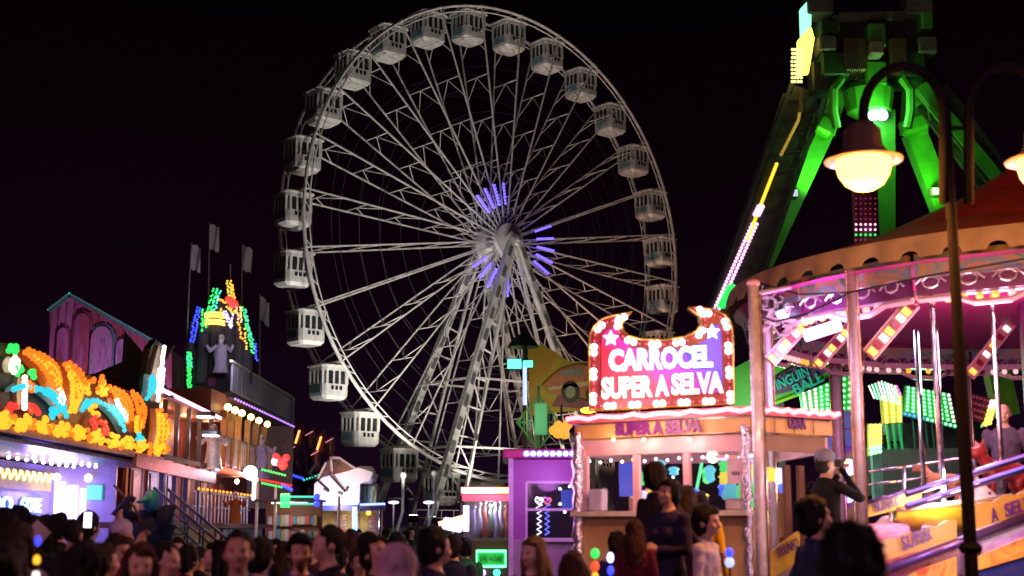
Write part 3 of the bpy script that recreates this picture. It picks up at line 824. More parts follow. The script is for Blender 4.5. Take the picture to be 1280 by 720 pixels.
# parapet of grey panels on the upper roof
for i in range(16): MB().box((XF + .02, 47.2 + i * .8, 6.82), (.08, .74, .95), None, .015).build('parapet_panel', GREYP, ride)
MB().bar((XF + .03, 46.6, 7.36), (XF + .03, 60, 7.36), .09).build('parapet_rail', CREAM, ride)
MB().box((XF - .95, 53.4, 6.22), (2.0, 13.6, .18)).build('roof_slab', DARKM, ride)
MB().box((XF - .9, 60.05, 5), (2, .1, 10 - 5.2)).build('end_panel', GREYP, ride)
# lower balcony with white balusters
for i in range(16): MB().box((XF, 44.9 + i * .33, 4.28), (.06, .12, .95)).build('baluster', CREAM, ride)
for z in (3.82, 4.76): MB().bar((XF, 44.6, z), (XF, 55.6, z), .08).build('balcony_rail', CREAM, ride)
for i in range(14): MB().box((XF, 50.4 + i * .38, 4.28), (.06, .14, .95)).build('baluster', CREAM, ride)
LW = emit('warm_globe_lamp', (1, .62, .22), 5)
for i, y in enumerate((45.9, 47.1, 48.3, 50.0, 51.6, 53.4)):
    c = MB().bar((XF + .02, y, 3.7), (XF + .02, y, 5.62), .2).build('column', mat('ochre_column_paint', (.42, .27, .08), .5), ride)
    MB().ball((XF + .12, y, 5.72), .13, 8, 6).build('globe_lamp', LW, c)
    if i % 2 == 0: lamp('globe_glow', (XF + .3, y, 5.74), (1, .6, .25), 11, ride, .1)
for (x, y) in ((257, 518), (264, 541)):
    p = PX(x, y, XF + .4)
    f = MB().box(p, (.5, .5, .14), None, .03).build('flood_lamp', DARKM, ride); MB().box(p + V((0, -.05, -.09)), (.42, .42, .04)).build('lamp_face', COOLW, f)
lamp('flood_beam', PX(262, 530, XF + .5) + V((0, 0, -.3)), (.75, .7, 1), 30, ride, .15)
g_ = PX(313, 591, XF + .5); MB().ball(g_, .25, 12, 8).build('globe_lamp', emit('violet_white_globe', (.9, .8, 1), 8), ride); lamp('globe_glow', g_ + V((.5, -.5, 0)), (.8, .65, 1), 45, ride, .2)
c = PX(318, 606, XF + .3); cr_ = MB().box(c, (.12, .18, 1.1)).box(c + V((.005, 0, .2)), (.11, .7, .16)).build('lit_cross', emit('white_cross_face', (1, .94, .95), 3), ride)
MB().tube([PX(275, 586, XF + .2), PX(312, 596, XF + .2)], .09, 8).build('rope_light', emit('red_rope_light', (1, .10, .02), 2.2), ride)
for i, (x, y, w, h, col) in enumerate([(212, 548, .8, 1.6, (.34, .34, .6)), (155, 610, .0, 0, 0)]):
    if w: MB().box((xw + .25, PX(x, y, xw + .25).y, PX(x, y, xw + .25).z), (.08, 1.6, 1.7)).build('poster', art('grey_blue_poster', [(.1, .1, .2), (.4, .4, .65), (.2, .2, .3)], 3), ride)
for z_, y0_, y1_, n_, mm_ in ((3.56, 44.6, 59.5, 30, REDB), (6.10, 47, 59.8, 26, emit('violet_small_bulb', (.45, .2, 1), 1.6)), (2.92, 42, 51, 16, AMBER)):  # bulb strings added to brighten the dark gaps of the facade
    mb = MB()
    for i in range(n_): mb.ball((XF + .14, lerp(y0_, y1_, i / (n_ - 1)), z_), .045, 6, 4)
    setp(mb.build('bulb_string', mm_, ride), kind='stuff')
# doors and lit niches on the deck
for i, y in enumerate((42.0, 44.0, 46.2, 48.6, 51.5, 54.5)):
    d = MB().box((xw + .06, y, 2.75), (.1, 1.1, 1.7)).build('door', mat('dark_door', (.05, .02, .02), .4), ride)
    MB().box((xw + .13, y, 2.85), (.04, .7, 1.2)).build('door_panel', art('niche_art', [(.16, .05, .03), (.26, .18, .2), (.06, .03, .08)], 2.4), d)
for y, col in ((41.8, (1, .45, .2)), (47.2, (.8, .6, 1)), (52.5, (1, .4, .25))): 
    lamp('deck_lamp', (xw + 1.1, y, 3.3), col, 105, ride, .15); MB().ball((xw + 1.1, y, 3.5), .1).build('ceiling_lamp', WARMW, ride)
lamp('beam_end_lamp', (XF + .55, 43.4, 3.75), (1, .8, .7), 16, ride, .08); MB().ball((XF + .35, 43.6, 3.62), .1, 8, 5).build('spot_lamp', emit('beam_spot', (1, .85, .8), 12), ride)
for y in (37.6, 38.6, 41.2, 44.4, 47.8): lamp('upper_lamp', (XF - .9, y, 5.0), (1, .38, .18), 80, ride, .1)
# handrail of the deck and a stair down to the street
mb = MB()
for i in range(16): mb.bar((XF, 42.3 + i * .55, 1.9), (XF, 42.3 + i * .55, 2.85), .045)
mb.bar((XF, 42, 2.85), (XF, 51, 2.85), .06); mb.bar((XF, 42, 2.4), (XF, 51, 2.4), .04); mb.build('deck_railing', STEEL, ride)
stair = MB()
for i in range(8): stair.box((XF + .3 + i * .28, 37.6, 1.8 - i * .23), (.3, 1.5, .06))
stair.build('stair', DARKM, ride)
for dy in (-.75, .75):
    mb = MB()
    for i in range(6): mb.bar((XF + .2 + i * .42, 37.6 + dy, 1.75 - i * .34), (XF + .2 + i * .42, 37.6 + dy, 2.75 - i * .34), .05)
    mb.bar((XF + .1, 37.6 + dy, 2.8), (XF + 2.4, 37.6 + dy, .95), .07); mb.bar((XF + .1, 37.6 + dy, 2.3), (XF + 2.4, 37.6 + dy, .45), .05)
    mb.build('stair_railing', DARKM, ride)
# skeleton puppets hanging from the veranda
BONE = mat('bone_white', (.55, .52, .5), .6)
def puppet(loc, lab, s=1., robe=(.5, .47, .5)):
    t = thing('ghost_puppet', lab, 'puppet', loc, .3, 'puppets of the haunted ride')
    m = cloth('robe_%d' % int(robe[0] * 100 + robe[2] * 10), robe)
    b = MB(); c = V(loc); n = 10
    b.lathe(c, [(.30 * s, 0), (.24 * s, .3 * s), (.22 * s, .7 * s), (.2 * s, 1.0 * s), (.09 * s, 1.15 * s)], 12)
    for i, v in enumerate(b.v): v += V((mnoise.noise(v * 4) * .12, mnoise.noise(v * 4 + V((9, 0, 0))) * .12, 0)) * s
    for sg in (-1, 1): b.tube([c + V((sg * .16 * s, 0, 1.05 * s)), c + V((sg * .42 * s, -.1, .85 * s)), c + V((sg * .5 * s, -.25, 1.05 * s))], [.08 * s, .1 * s, .05 * s], 8)
    b.build('robe', m, t, True)
    h = MB(); h.ball(c + V((0, -.03, 1.33 * s)), .15 * s, 12, 8, (.85, 1, 1.1)); h.ball(c + V((0, -.08, 1.2 * s)), .09 * s, 8, 6); h.build('skull', BONE, t, True)
    e = MB()
    for sg in (-1, 1): e.ball(c + V((sg * .06 * s, -.16 * s, 1.34 * s)), .035 * s, 6, 4)
    setp(e.build('eye_socket', BLACK, t), kind='stuff')
    return t
CY = 50
puppet((XF + .25, 43.3, 3.55), 'pale ghost puppet in a tattered robe hanging from the upper veranda', .95, (.7, .66, .64))
puppet((XF + .3, 51.4, 3.55), 'lilac sheeted ghost puppet behind the lower balcony rail', 1.1, (.45, .36, .6))
q5 = P(276, 446, CY - .6); puppet((q5.x, q5.y, q5.z - .6), 'lilac grey ghost puppet standing on the castle wall below the lit towers', .95, (.42, .36, .52))
puppet((XF + .5, 45.8, 1.9), 'small orange robed ghost puppet beside the deck railing', .7, (.35, .12, .03))
# dark cloaked figure with turquoise head beside the stair
fg = P(181, 690, 33); fg.z = 0
t = thing('cloaked_figure', 'giant dark blue cloaked dummy with a turquoise head leaning over the crowd', 'figure', fg)
top_ = P(181, 640, 33).z
b = MB(); b.lathe(fg, [(.5, 0), (.45, .8), (.52, 1.4), (.55, 1.8), (.3, top_ - .1), (.12, top_ + .05)], 14)
b.tube([fg + V((-.2, -.1, top_ - .2)), fg + V((-.55, -.2, top_ + .0)), fg + V((-.3, -.3, top_ + .35))], [.16, .2, .08], 8)
b.tube([fg + V((.2, -.1, top_ - .15)), fg + V((.55, -.2, top_ + .05)), fg + V((.35, -.3, top_ - .5))], [.16, .2, .12], 8)
for v in b.v: v += V((mnoise.noise(v * 2), mnoise.noise(v * 2 + V((5, 5, 5))), 0)) * .2
b.build('cloak', cloth('midnight_blue_cloak', (.02, .022, .09)), t, True)
h = MB(); h.ball(fg + V((.12, -.1, top_ + .25)), .24, 12, 8, (.8, .95, 1.15)); h.tube([fg + V((.1, -.3, top_ + .3)), fg + V((-.1, -.5, top_ + .22))], [.09, .03], 8)
h.build('head', mat('turquoise_plaster', (.03, .34, .50), .5), t, True)
MB().tube([fg + V((-.75, -.2, top_ + .62)), fg + V((-.2, -.3, top_ + .1)), fg + V((.1, -.4, top_ - .5))], .03, 6).build('staff', BROWN, t)

# ---- castle towers on the roof, outlined in LED
CY = 50
def tower(px, y0, y1, wpx, roof, name_m):
    a, b = P(px, y1, CY), P(px, y0, CY); r = wpx / 2 * CY / F
    m = MB(); m.lathe((a.x, CY, a.z), [(r, 0), (r, (b.z - a.z) * .7), (r * 1.25, (b.z - a.z) * .72), (r * 1.25, (b.z - a.z) * .8)], 12)
    o = m.build('tower', name_m, ride)
    MB().lathe((a.x, CY, a.z), [(r * 1.3, (b.z - a.z) * .8), (r * .6, (b.z - a.z) * .92), (0.02, (b.z - a.z) * 1.08)], 12).build('tower_roof', roof, o)
    return o
ROCK = mat('grey_rock_plaster', (.05, .04, .055), .8, var=.6, scale=1.2, bump=.8)
SLATE = mat('slate_blue_roof', (.05, .06, .14), .5)
m = MB(); c = P(277, 470, CY)
def keep(px0, px1, y0, y1, Y, dep):
    a, b = P(px0, y1, Y), P(px1, y0, Y); w_ = b.x - a.x; k_ = MB().box(((a.x + b.x) / 2, Y + dep / 2, (a.z + b.z) / 2), (w_, dep, b.z - a.z), None, .03).build('castle_wall', ROCK, ride)
    n_ = max(3, int(w_ / .3))
    for i in range(n_):
        if i % 2 == 0: MB().box((a.x + (i + .5) * w_ / n_, Y + .12, b.z + .11), (w_ / n_ * .95, .24, .24)).build('merlon', ROCK, k_)
    for i in range(max(1, int(w_ / .9))):
        x_ = a.x + (i + .5) * w_ / max(1, int(w_ / .9)); zc_ = lerp(a.z, b.z, .5)
        o_ = [(-.13, -.3), (.13, -.3), (.13, .1), (.07, .26), (0, .32), (-.07, .26), (-.13, .1)]
        MB().prism(o_, (x_, Y - .03, zc_), (1, 0, 0), (0, 0, 1), .05).build('arched_window', mat('wine_window', (.20, .05, .16), .3), k_)
keep(236, 294, 444, 500, CY, 3); keep(248, 293, 420, 444, CY + .4, 2); keep(262, 291, 404, 420, CY + .8, 1.4)
for a in ((270, 372, 470, 20), (285, 362, 460, 16), (298, 384, 470, 15), (252, 392, 480, 16), (308, 412, 480, 14), (236, 408, 490, 9)): tower(*a, SLATE, ROCK)
def led_line(p0, p1, n, m, Y=CY - .55, r=.043, jit=.03, rows=1, gap=4):
    mb = MB()
    for k in range(rows):
        for i in range(n):
            t = i / (n - 1); p = P(lerp(p0[0], p1[0], t) + k * gap, lerp(p0[1], p1[1], t), Y)
            mb.ball(p + V((rnd.uniform(-jit, jit), 0, rnd.uniform(-jit, jit))), r, 6, 4)
    setp(mb.build('led_string', m, ride), kind='stuff')
led_line((250, 385), (242, 426), 16, BLUEB, rows=2, gap=-4); led_line((254, 386), (252, 414), 11, GREENB, rows=1); led_line((267, 362), (254, 408), 17, GREENB, rows=2)
led_line((271, 364), (264, 390), 10, emit('teal_led', (.05, .7, .45), 1.6), rows=2); led_line((303, 384), (316, 442), 24, GREENB, rows=1); led_line((306, 386), (318, 436), 20, MINT, rows=1, gap=3)
led_line((319, 430), (321, 450), 8, BLUEB); led_line((277, 386), (275, 398), 6, AMBER, rows=1); led_line((235, 440), (235, 484), 20, GREENB, rows=2, gap=3); led_line((234, 444), (236, 458), 7, MINT, rows=2)
led_line((284, 352), (286, 376), 11, YELB, rows=2, gap=4); led_line((290, 356), (293, 374), 8, AMBER); led_line((286, 374), (291, 381), 5, REDB, r=.12, rows=2, gap=3); led_line((284, 384), (292, 392), 5, YELB, rows=2)
led_line((280, 390), (288, 408), 9, LILAC, rows=2, gap=2); led_line((291, 392), (288, 410), 8, LILAC); led_line((296, 384), (298, 402), 9, PEACH, rows=2); led_line((298, 404), (302, 424), 8, AMBER, rows=1)
led_line((273, 374), (280, 378), 4, AMBER, rows=2, gap=2); led_line((306, 412), (308, 436), 8, YELB)
for y in (394, 398, 403, 407):
    a = P(270, y, CY); MB().tube([(a.x + .36 * math.cos(t), CY - .0 + .5 * math.sin(t) - .1, a.z) for t in [2 * PI * k / 14 for k in range(14)]], .05, 5, True).build('tower_ring_light', emit('ring_light', (1, .6, .1), 2.2), ride)
MB().tube([P(288, 330, CY), P(288, 356, CY)], .03, 6).build('spire', STEEL, ride)
lamp('castle_glow', P(282, 405, CY - 2.5), (.5, .45, .6), 70, ride, .5)
# ---- flags
for (px, yt, yb, Y, lab) in ((236, 303, 405, 50.5, 'grey flag on the leftmost pole above the castle towers'), (262, 278, 420, 51, 'grey flag on the tallest pole behind the castle'), (303, 305, 430, 52, 'grey flag on the pole right of the yellow spire'), (325, 367, 480, 54, 'drooping grey flag on the lowest pole at the balcony end')):
    a, b = P(px - (2 if px < 240 else 0), yb, Y), P(px + (3 if px < 240 else 0), yt, Y); a.z = 6.3
    fp = thing('flagpole', lab, 'flag', a, 0, 'flags over the haunted saloon')
    MB().tube([a, b], [.05, .025], 8).build('pole', STEEL, fp)
    f = MB(); n, k = 8, 6; w = .36; hgt = .95
    for i in range(n + 1):
        for j in range(k + 1):
            u, v_ = i / n, j / k
            f.v.append(b + V((u * w + .03, .09 * math.sin(u * 7 + v_ * 2 + px), -.05 - v_ * hgt - u * .16 + .04 * math.sin(u * 9 + px) - (.22 * u if px > 320 else 0))))
    for i in range(n):
        for j in range(k): f.face((i * (k + 1) + j, i * (k + 1) + j + 1, (i + 1) * (k + 1) + j + 1, (i + 1) * (k + 1) + j))
    f.build('flag', cloth('grey_flag_cloth', (.5, .48, .52)), fp, True)
lamp('flag_fill', P(300, 432, 46), (.8, .75, .9), 190, ride, .4)  # added fill lamp with no fixture, brightens flags and parapet
# ================================================================== middle of the street
# ---- spinning ride with upright seat shells
sp = thing('spinning_ride', 'spinning ride with lit seat shells and green light bars beside the white kiosk', 'ride', (P(385, 640, 64).x, 64, 0))
c0 = V((P(385, 640, 64).x, 64, 0))
MB().lathe(c0, [(3.6, 0), (3.6, 1.1), (3.4, 1.2), (0, 1.2)], 24).build('platform', mat('ride_platform_paint', (.08, .06, .12), .4), sp)
MB().lathe(c0, [(.5, 1.2), (.4, 3.6), (.7, 3.8), (.1, 4.2)], 16).build('centre_column', DARKM, sp)
SH = mat('wine_seat_shell', (.22, .05, .05), .25, var=.2, coat=.5)
for i, (x, y, lit) in enumerate([(358, 556, 0), (374, 548, 1), (388, 553, 0), (401, 556, 1), (413, 562, 0), (366, 572, 0), (395, 578, 0)]):
    p = P(x, y, 62.5 + (i % 3)); o = MB()
    o.lathe(p, [(.04, -.42), (.16, -.40), (.2, 0), (.19, .4), (.12, .58), (.03, .62)], 10, PI * .9, PI * 2.1)
    for v in o.v: v.z += (v.x - p.x) * .5
    s = o.build('seat_shell', SH, sp, True)
    MB().bar(p + V((0, .3, -.4)), c0 + V((0, 0, 3.4)), .14).build('arm', DARKM, sp)
    if lit: MB().tube([p + V((-.12, -.32, -.25)), p + V((.06, -.36, .35))], .05, 6).build('seat_light', emit('orange_seat_light', (1, .35, .08), 2.4), s)
    else: MB().tube([p + V((-.2, -.3, .3)), p + V((.15, -.3, .5))], .03, 6).build('seat_light', emit('dim_pink_light', (.8, .25, .3), .8), s)
def dots(p0, p1, n, m, Y, r, par, nm='led_row'):
    mb = MB()
    for i in range(n): mb.ball(P(lerp(p0[0], p1[0], i / (n - 1)), lerp(p0[1], p1[1], i / (n - 1)), Y), r, 6, 4)
    return setp(mb.build(nm, m, par), kind='stuff')
ga = thing('light_gantry', 'thin light gantry with green dotted bars and a red light cluster before the saloon end', 'gantry', (P(340, 660, 46.5).x, 46.5, 0))
for (x0, y0), (x1, y1) in (((324, 586), (358, 595)), ((324, 603), (366, 613)), ((340, 577), (362, 580))): MB().bar(P(x0, y0, 46.5), P(x1, y1, 46.5), .07).build('crossbar', DARKM, ga)
dots((328, 587), (356, 594), 9, GREENB, 46.3, .045, ga); dots((328, 604), (352, 609), 8, GREENB, 46.3, .045, ga); dots((354, 607), (364, 612), 4, BLUEB, 46.3, .07, ga); dots((360, 592), (378, 598), 6, BLUEB, 60.6, .07, sp); dots((380, 600), (398, 594), 6, MINT, 60.6, .05, sp)
mb = MB()
for i in range(9): mb.ball(P(352 + rnd.uniform(-8, 10), 577 + rnd.uniform(-6, 6), 46.2), .13, 6, 4)
setp(mb.build('red_light_cluster', REDB, ga), kind='stuff'); MB().ball(P(344, 577, 46.2), .14).build('lilac_light', emit('lilac_lamp', (.6, .35, 1), 5), ga)
for y in (621, 630): 
    MB().tube([P(351, y, 45.6), P(362, y, 45.6)], .11, 8).build('green_lamp_bar', emit('green_lamp_bar', (.03, .9, .15), 2.6), ga); MB().tube([P(362, y, 45.6), P(398, y, 46)], .04, 6).build('teal_light_bar', emit('teal_light_bar', (.05, .6, .4), 1.4), ga)
    MB().ball(P(396, y, 45.8), .11).build('blue_lamp', BLUEB, ga)
for x, y0, y1 in ((322, 603, 690), (345, 606, 690), (424, 620, 690)):
    a = P(x, y0, 46.5); MB().tube([(a.x, 46.5, 0), a], .05, 8).build('post', WHITE, ga)
lamp('ride_glow', P(352, 588, 45.4), (1, .25, .3), 60, ga, .3)
# small shop front behind the crowd, lit white and blue
shop = thing('souvenir_stall', 'small dark souvenir stall with racks of goods below the spinning ride', 'stall', (P(355, 690, 47).x, 47, 0))
a, b = P(326, 640, 47), P(398, 640, 47)
MB().box(((a.x + b.x) / 2, 48, 1.35), (b.x - a.x, .1, 2.7)).build('back_wall', mat('rust_panel', (.20, .07, .04), .6), shop)
MB().box(((a.x + b.x) / 2, 47.2, 2.66), (b.x - a.x + .2, 1.8, .08)).build('roof', DARKM, shop)
for i in range(12):
    x = lerp(a.x + .2, b.x - .2, i / 11); col = [(.5, .5, .55), (.5, .1, .1), (.1, .25, .4), (.4, .35, .2)][i % 4]
    for z in (1.0, 1.5, 2.0): MB().box((x + rnd.uniform(-.04, .04), 47.8, z), (.16, .1, rnd.uniform(.25, .42)), None, .03).build('hanging_goods', mat('goods_%d' % (i % 4), col, .6), shop)
lamp('stall_lamp', ((a.x + b.x) / 2, 46.9, 2.4), (1, .8, .7), 26, shop, .1)
MB().box(((a.x + b.x) / 2, 46.9, 2.58), (1.2, .08, .05)).build('strip_light', WARMW, shop)

# ---- simulator capsule on its kiosk
YK = 54
kc = P(436, 650, YK)
k = thing('simulator_kiosk', 'white spacecraft shaped simulator capsule on a kiosk edged with blue neon', 'kiosk', (kc.x, YK, 0))
SHELL = mat('white_capsule_shell', (.78, .74, .76), .3, var=.1, coat=.4)
def kp(x, y, d=0): return P(x, y, YK + d)
prof = [(397, 630), (398, 606), (408, 598), (440, 590), (452, 586), (470, 592), (466, 602), (454, 606), (453, 630)]
pz = [kp(x, y) for x, y in prof]
m = MB(); m.prism([(p.x, p.z) for p in pz][::-1], (0, YK - 1.1, 0), (1, 0, 0), (0, 0, 1), 2.2)
m.build('hull', SHELL, k)
n0, n1 = kp(440, 598, -.4), kp(466, 594, -.4)
MB().tube([n0 + V((0, -.3, 0)), lerp(n0, n1, .5) + V((0, -.3, .05)), n1 + V((0, -.3, 0)), n1 + V((.12, -.3, 0))], [.30, .36, .34, .16], 14).build('nose', SHELL, k, True)
can = [(402, 600), (412, 578), (424, 574), (452, 588), (440, 592), (420, 597)]
cz = [kp(x, y) for x, y in can]
MB().prism([(p.x, p.z) for p in cz][::-1], (0, YK - .9, 0), (1, 0, 0), (0, 0, 1), 1.8).build('cockpit_glass', GLASS, k)
m = MB()
for (x0, y0), (x1, y1) in (((418, 573), (420, 596)), ((418, 574), (428, 574)), ((428, 574), (452, 590)), ((402, 600), (412, 580))): m.bar(kp(x0, y0) + V((0, -1.0, 0)), kp(x1, y1) + V((0, -1.0, 0)), .12, .08)
m.build('canopy_frame', mat('peach_frame_paint', (.6, .42, .36), .4), k)
m = MB()
for (x0, y0), (x1, y1) in (((392, 592), (416, 614)), ((419, 596), (436, 616)), ((392, 594), (402, 580))): m.tube([kp(x0, y0) + V((0, -1.35, 0)), kp(x1, y1) + V((0, -1.2, 0))], .04, 6)
m.build('strut', DARKM, k)
for (x, y, w, h) in ((413, 613, .24, .12), (430, 617, .2, .12), (438, 612, .1, .22)): MB().box(kp(x, y) + V((0, -1.13, 0)), (w, .06, h), Matrix.Rotation(.5, 3, 'Y'), .02).build('vent', DARKM, k)
MB().box(kp(462, 618) + V((0, -.2, 0)), (.72, .5, .8)).build('screen_box', DARKM, k); MB().box(kp(463, 619) + V((0, -.48, 0)), (.56, .06, .66)).build('picture_panel', art('teal_yellow_panel', [(.03, .12, .14), (.05, .2, .22), (.4, .35, .05), (.03, .1, .12)], .8, 'wave', (1, 1, 1.5)), k)
NB = emit('blue_neon', (.04, .10, 1), 5); NBW = emit('blue_white_tube', (.16, .24, 1), 4)
for (x0, x1, d) in ((399, 452, -1.2), (453, 484, -.9)): 
    MB().tube([kp(x0, 632) + V((0, d, 0)), kp(x1, 631) + V((0, d, 0))], .06, 8).build('neon_tube', NBW, k)
    MB().bar(kp(x0, 636) + V((0, d, 0)), kp(x1, 635) + V((0, d, 0)), .12, .2).build('blue_fascia', mat('blue_fascia_paint', (.04, .06, .4), .35), k)
a, b = kp(448, 634), kp(448, 676); MB().tube([a + V((0, -1.25, 0)), b + V((0, -1.25, 0))], .10, 8).build('neon_tube', NBW, k)
for x in (402, 478): MB().tube([kp(x, 634) + V((0, -1, 0)), V((kp(x, 634).x, YK - 1, 0))], .05, 8).build('post', CHROME, k)
MB().box((kc.x, YK + .6, 1.3), (2.5, .1, 2.5)).build('booth_wall', mat('yellow_booth_wall', (.55, .42, .10), .5), k)
for x, w in ((424, .5), (466, .5), (442, .3)):
    MB().box(kp(x, 656) + V((0, .5, 0)), (w, .06, .9)).build('notice_board', art('notice_art', [(.6, .55, .4), (.2, .2, .2), (.6, .2, .1), (.65, .6, .5)], 5), k)
MB().box((kc.x, YK - .3, 2.52), (2.6, 1.8, .1)).build('ceiling', DARKM, k)
MB().ball(kp(460, 641) + V((0, .2, 0)), .1).build('orange_lamp', emit('orange_lamp', (1, .45, .05), 3), k)
lamp('booth_lamp', (kc.x, YK - .2, 2.2), (1, .82, .4), 14, k, .1); lamp('hull_spot', kp(425, 640) + V((0, -3, .4)), (1, .86, .95), 230, k, .15, 90, kp(430, 608), .6)
lamp('neon_glow', kp(448, 655) + V((0, -1.7, 0)), (.2, .25, 1), 20, k, .1)

# ---- wheel boarding deck people rail and bent lamp posts
for i, (pts, lab) in enumerate((([(504, 594), (503, 640), (497, 660), (492, 700)], 'left bent white mast in front of the wheel platform'), ([(543, 592), (543, 636), (537, 652), (531, 668)], 'right bent white mast in front of the wheel platform'))):
    q = [P(x, y, 84) for x, y in pts]; q[-1].z = 0
    t = thing('bent_mast', lab, 'mast', q[-1], 0, 'masts before the wheel'); MB().tube(q, .10, 8).build('pole', WHITE, t); MB().ball(q[0], .2).build('cap', WHITE, t)
for x, lab in ((492, 'round white table lamp left of the wheel steps'), (536, 'violet lit awning lamp at the foot of the wheel')):
    p = P(x, 628, 82); t = thing('platform_lamp', lab, 'lamp', (p.x, p.y, 0)); MB().tube([(p.x, p.y, 0), p], .05).build('post', STEEL, t)
    MB().ball(p, .26, 10, 6, (1.3, 1, .4)).build('shade', emit('lilac_white_shade', (.9, .85, 1), 3 if x > 500 else 1.2), t, True)
    lamp('shade_glow', p + V((0, -.8, -.3)), (.85, .8, 1), 60, t, .2)
# low steps and the counter of the wheel
st_ = thing('boarding_steps', 'pale sloping steps up to the wheel platform', 'steps', (P(560, 680, 86).x, 86, 0))
for i in range(7): MB().box((P(520, 680, 86).x, 86 + i * .3, .15 + i * .25), (9 - i * .2, .32, .3 + .0)).build('tread', PLAT, st_)
tk = thing('lit_awning', 'small white lit awning beside the glass prize kiosk', 'awning', (P(566, 660, 62).x, 62, 0))
p = P(566, 656, 62); MB().box(p, (.9, .7, .55), Matrix.Rotation(.2, 3, 'Y'), .08).build('lit_box', emit('violet_white_box', (.8, .66, 1), 1.8), tk)
MB().bar(P(548, 655, 61.5), P(580, 646, 61.5), .08, .2).build('edge', emit('orange_edge', (1, .5, .25), 1.6), tk); MB().tube([(p.x, 62.2, 0), p + V((0, .2, 0))], .06).build('post', STEEL, tk)
lamp('awning_glow', p + V((0, -1, -.2)), (.8, .65, 1), 60, tk, .2)

# ---- glass prize kiosk with the green neon plate
YG = 36
gk = thing('prize_kiosk', 'narrow glass prize kiosk with red lit roof edge and green neon plate', 'kiosk', (P(608, 660, YG).x, YG, 0))
def gp_(x, y, d=0): return P(x, y, YG + d)
xl, xr = gp_(578, 640).x, gp_(650, 640).x; xc = (xl + xr) / 2; w = xr - xl
zt = gp_(600, 620).z
MB().box((xc, YG + .5, zt + .12), (w + .1, 1.2, .24)).build('roof', mat('red_roof_paint', (.4, .04, .06), .4), gk)
MB().tube([(xl - .02, YG - .16, zt + .14), (xc + .1, YG - .16, zt + .14)], .075, 10).build('light_tube', emit('peach_white_tube', (1, .72, .62), 6), gk)
MB().tube([(xc + .12, YG - .16, zt + .14), (xr, YG - .16, zt + .14)], .075, 10).build('light_tube', emit('yellow_white_tube', (1, .72, .2), 4), gk)
MB().bar((xl, YG - .12, zt - .05), (xr, YG - .12, zt - .05), .06, .16).build('red_edge', emit('red_edge_light', (1, .06, .16), 1.4), gk)
MB().tube([(xl + .1, YG - .12, zt - .25), (xl + .1, YG - .12, gp_(583, 664).z)], .075, 10).build('violet_tube', emit('violet_white_tube', (.55, .42, 1), 8), gk)
MB().box((xc, YG + 1.1, 1.5), (w, .08, 2.6)).build('back_wall', mat('pale_green_wall', (.30, .36, .26), .5), gk)
zs = gp_(600, 676).z; MB().box((xc, YG + .45, zs / 2), (w, 1.0, zs)).build('counter', mat('dark_red_counter', (.14, .025, .02), .4), gk)
MB().box((xc, YG - .07, (zs + zt) / 2), (w - .1, .02, zt - zs)).build('glazing', glass(), gk)
for i in range(9):
    x = xl + .3 + i * .14; col = [(.5, .45, .75), (.65, .6, .8), (.6, .15, .12), (.3, .5, .4)][i % 4]
    mb = MB(); z = zs + .1; mb.tube([(x, YG + .4 + .2 * (i % 2), z), (x + .03, YG + .4, z + .3), (x - .02, YG + .4, z + .6), (x, YG + .4, z + .72 + .06 * (i % 3))], [.07, .05, .06, .02], 8); mb.ball((x, YG + .4, z + .78 + .06 * (i % 3)), .06)
    mb.build('prize_doll', mat('prize_%d' % (i % 4), col, .5), gk, True)
g1, g2 = gp_(596, 689, -.2), gp_(632, 708, -.2); gcx, gcz = (g1.x + g2.x) / 2, (g1.z + g2.z) / 2; gw_, gh = g2.x - g1.x, g1.z - g2.z
pl_ = MB().box((gcx, YG - .14, gcz), (gw_, .06, gh)).build('green_plate', mat('green_plate_paint', (.04, .35, .08), .4), gk)
MB().tube([(gcx + sx * gw_ / 2, YG - .2, gcz + sz * gh / 2) for sx, sz in ((-1, -1), (1, -1), (1, 1), (-1, 1))], .035, 8, True).build('green_neon', emit('green_neon', (.08, 1, .28), 6), pl_)
text('plate_text', 'LAS VEGAS', (gcx, YG - .18, gcz), (1, 0, 0), (0, 0, 1), gh * .3, gw_ * .74, BLACK, pl_, .004)
for x, mm_ in ((603, VIOLETT), (621, emit('mint_lamp', (.05, .9, .7), 4))): MB().ball(gp_(x, 716, -.2), .09, 8, 6).build('round_lamp', mm_, gk)
lamp('inside_lamp', (xc, YG + .3, zt - .2), (.8, .8, 1), 40, gk, .1); lamp('neon_glow', (gcx, YG - .6, gcz), (.1, 1, .3), 6, gk, .1); lamp('front_glow', (xc, YG - .8, zt), (1, .7, .9), 14, gk, .15)

# ---- green lamp tower, painted board and diamond frame behind the booths
YT = 46
t = thing('light_tower', 'slim light tower with a blue tube and two green white floods', 'light tower', (P(656, 660, YT).x, YT, 0))
a = P(656, 428, YT); MB().tube([(a.x, YT, 0), a], .09, 10).build('mast', DARKM, t)
MB().tube([P(656, 452, YT - .15), P(656, 506, YT - .15)], .07, 10).build('tube_light', emit('blue_tube_light', (.26, .32, 1), 2.6), t)
for x, s_ in ((643, 1), (660, .7)):
    p = P(x, 455, YT - .2); h = MB().box(p + V((0, .12, 0)), (.52 * s_, .25, .38 * s_), None, .05).build('flood_lamp', DARKM, t); MB().box(p + V((0, -.03, 0)), (.46 * s_, .04, .32 * s_), None, .01).build('lamp_face', emit('mint_white_face', (.10, .95, .58), 2.4), h)
m = MB(); m.lathe(P(654, 425, YT), [(.55, -.25), (.35, .05), (.05, .25)], 10); m.build('hood', mat('dark_green_hood', (.01, .05, .02), .6), t)
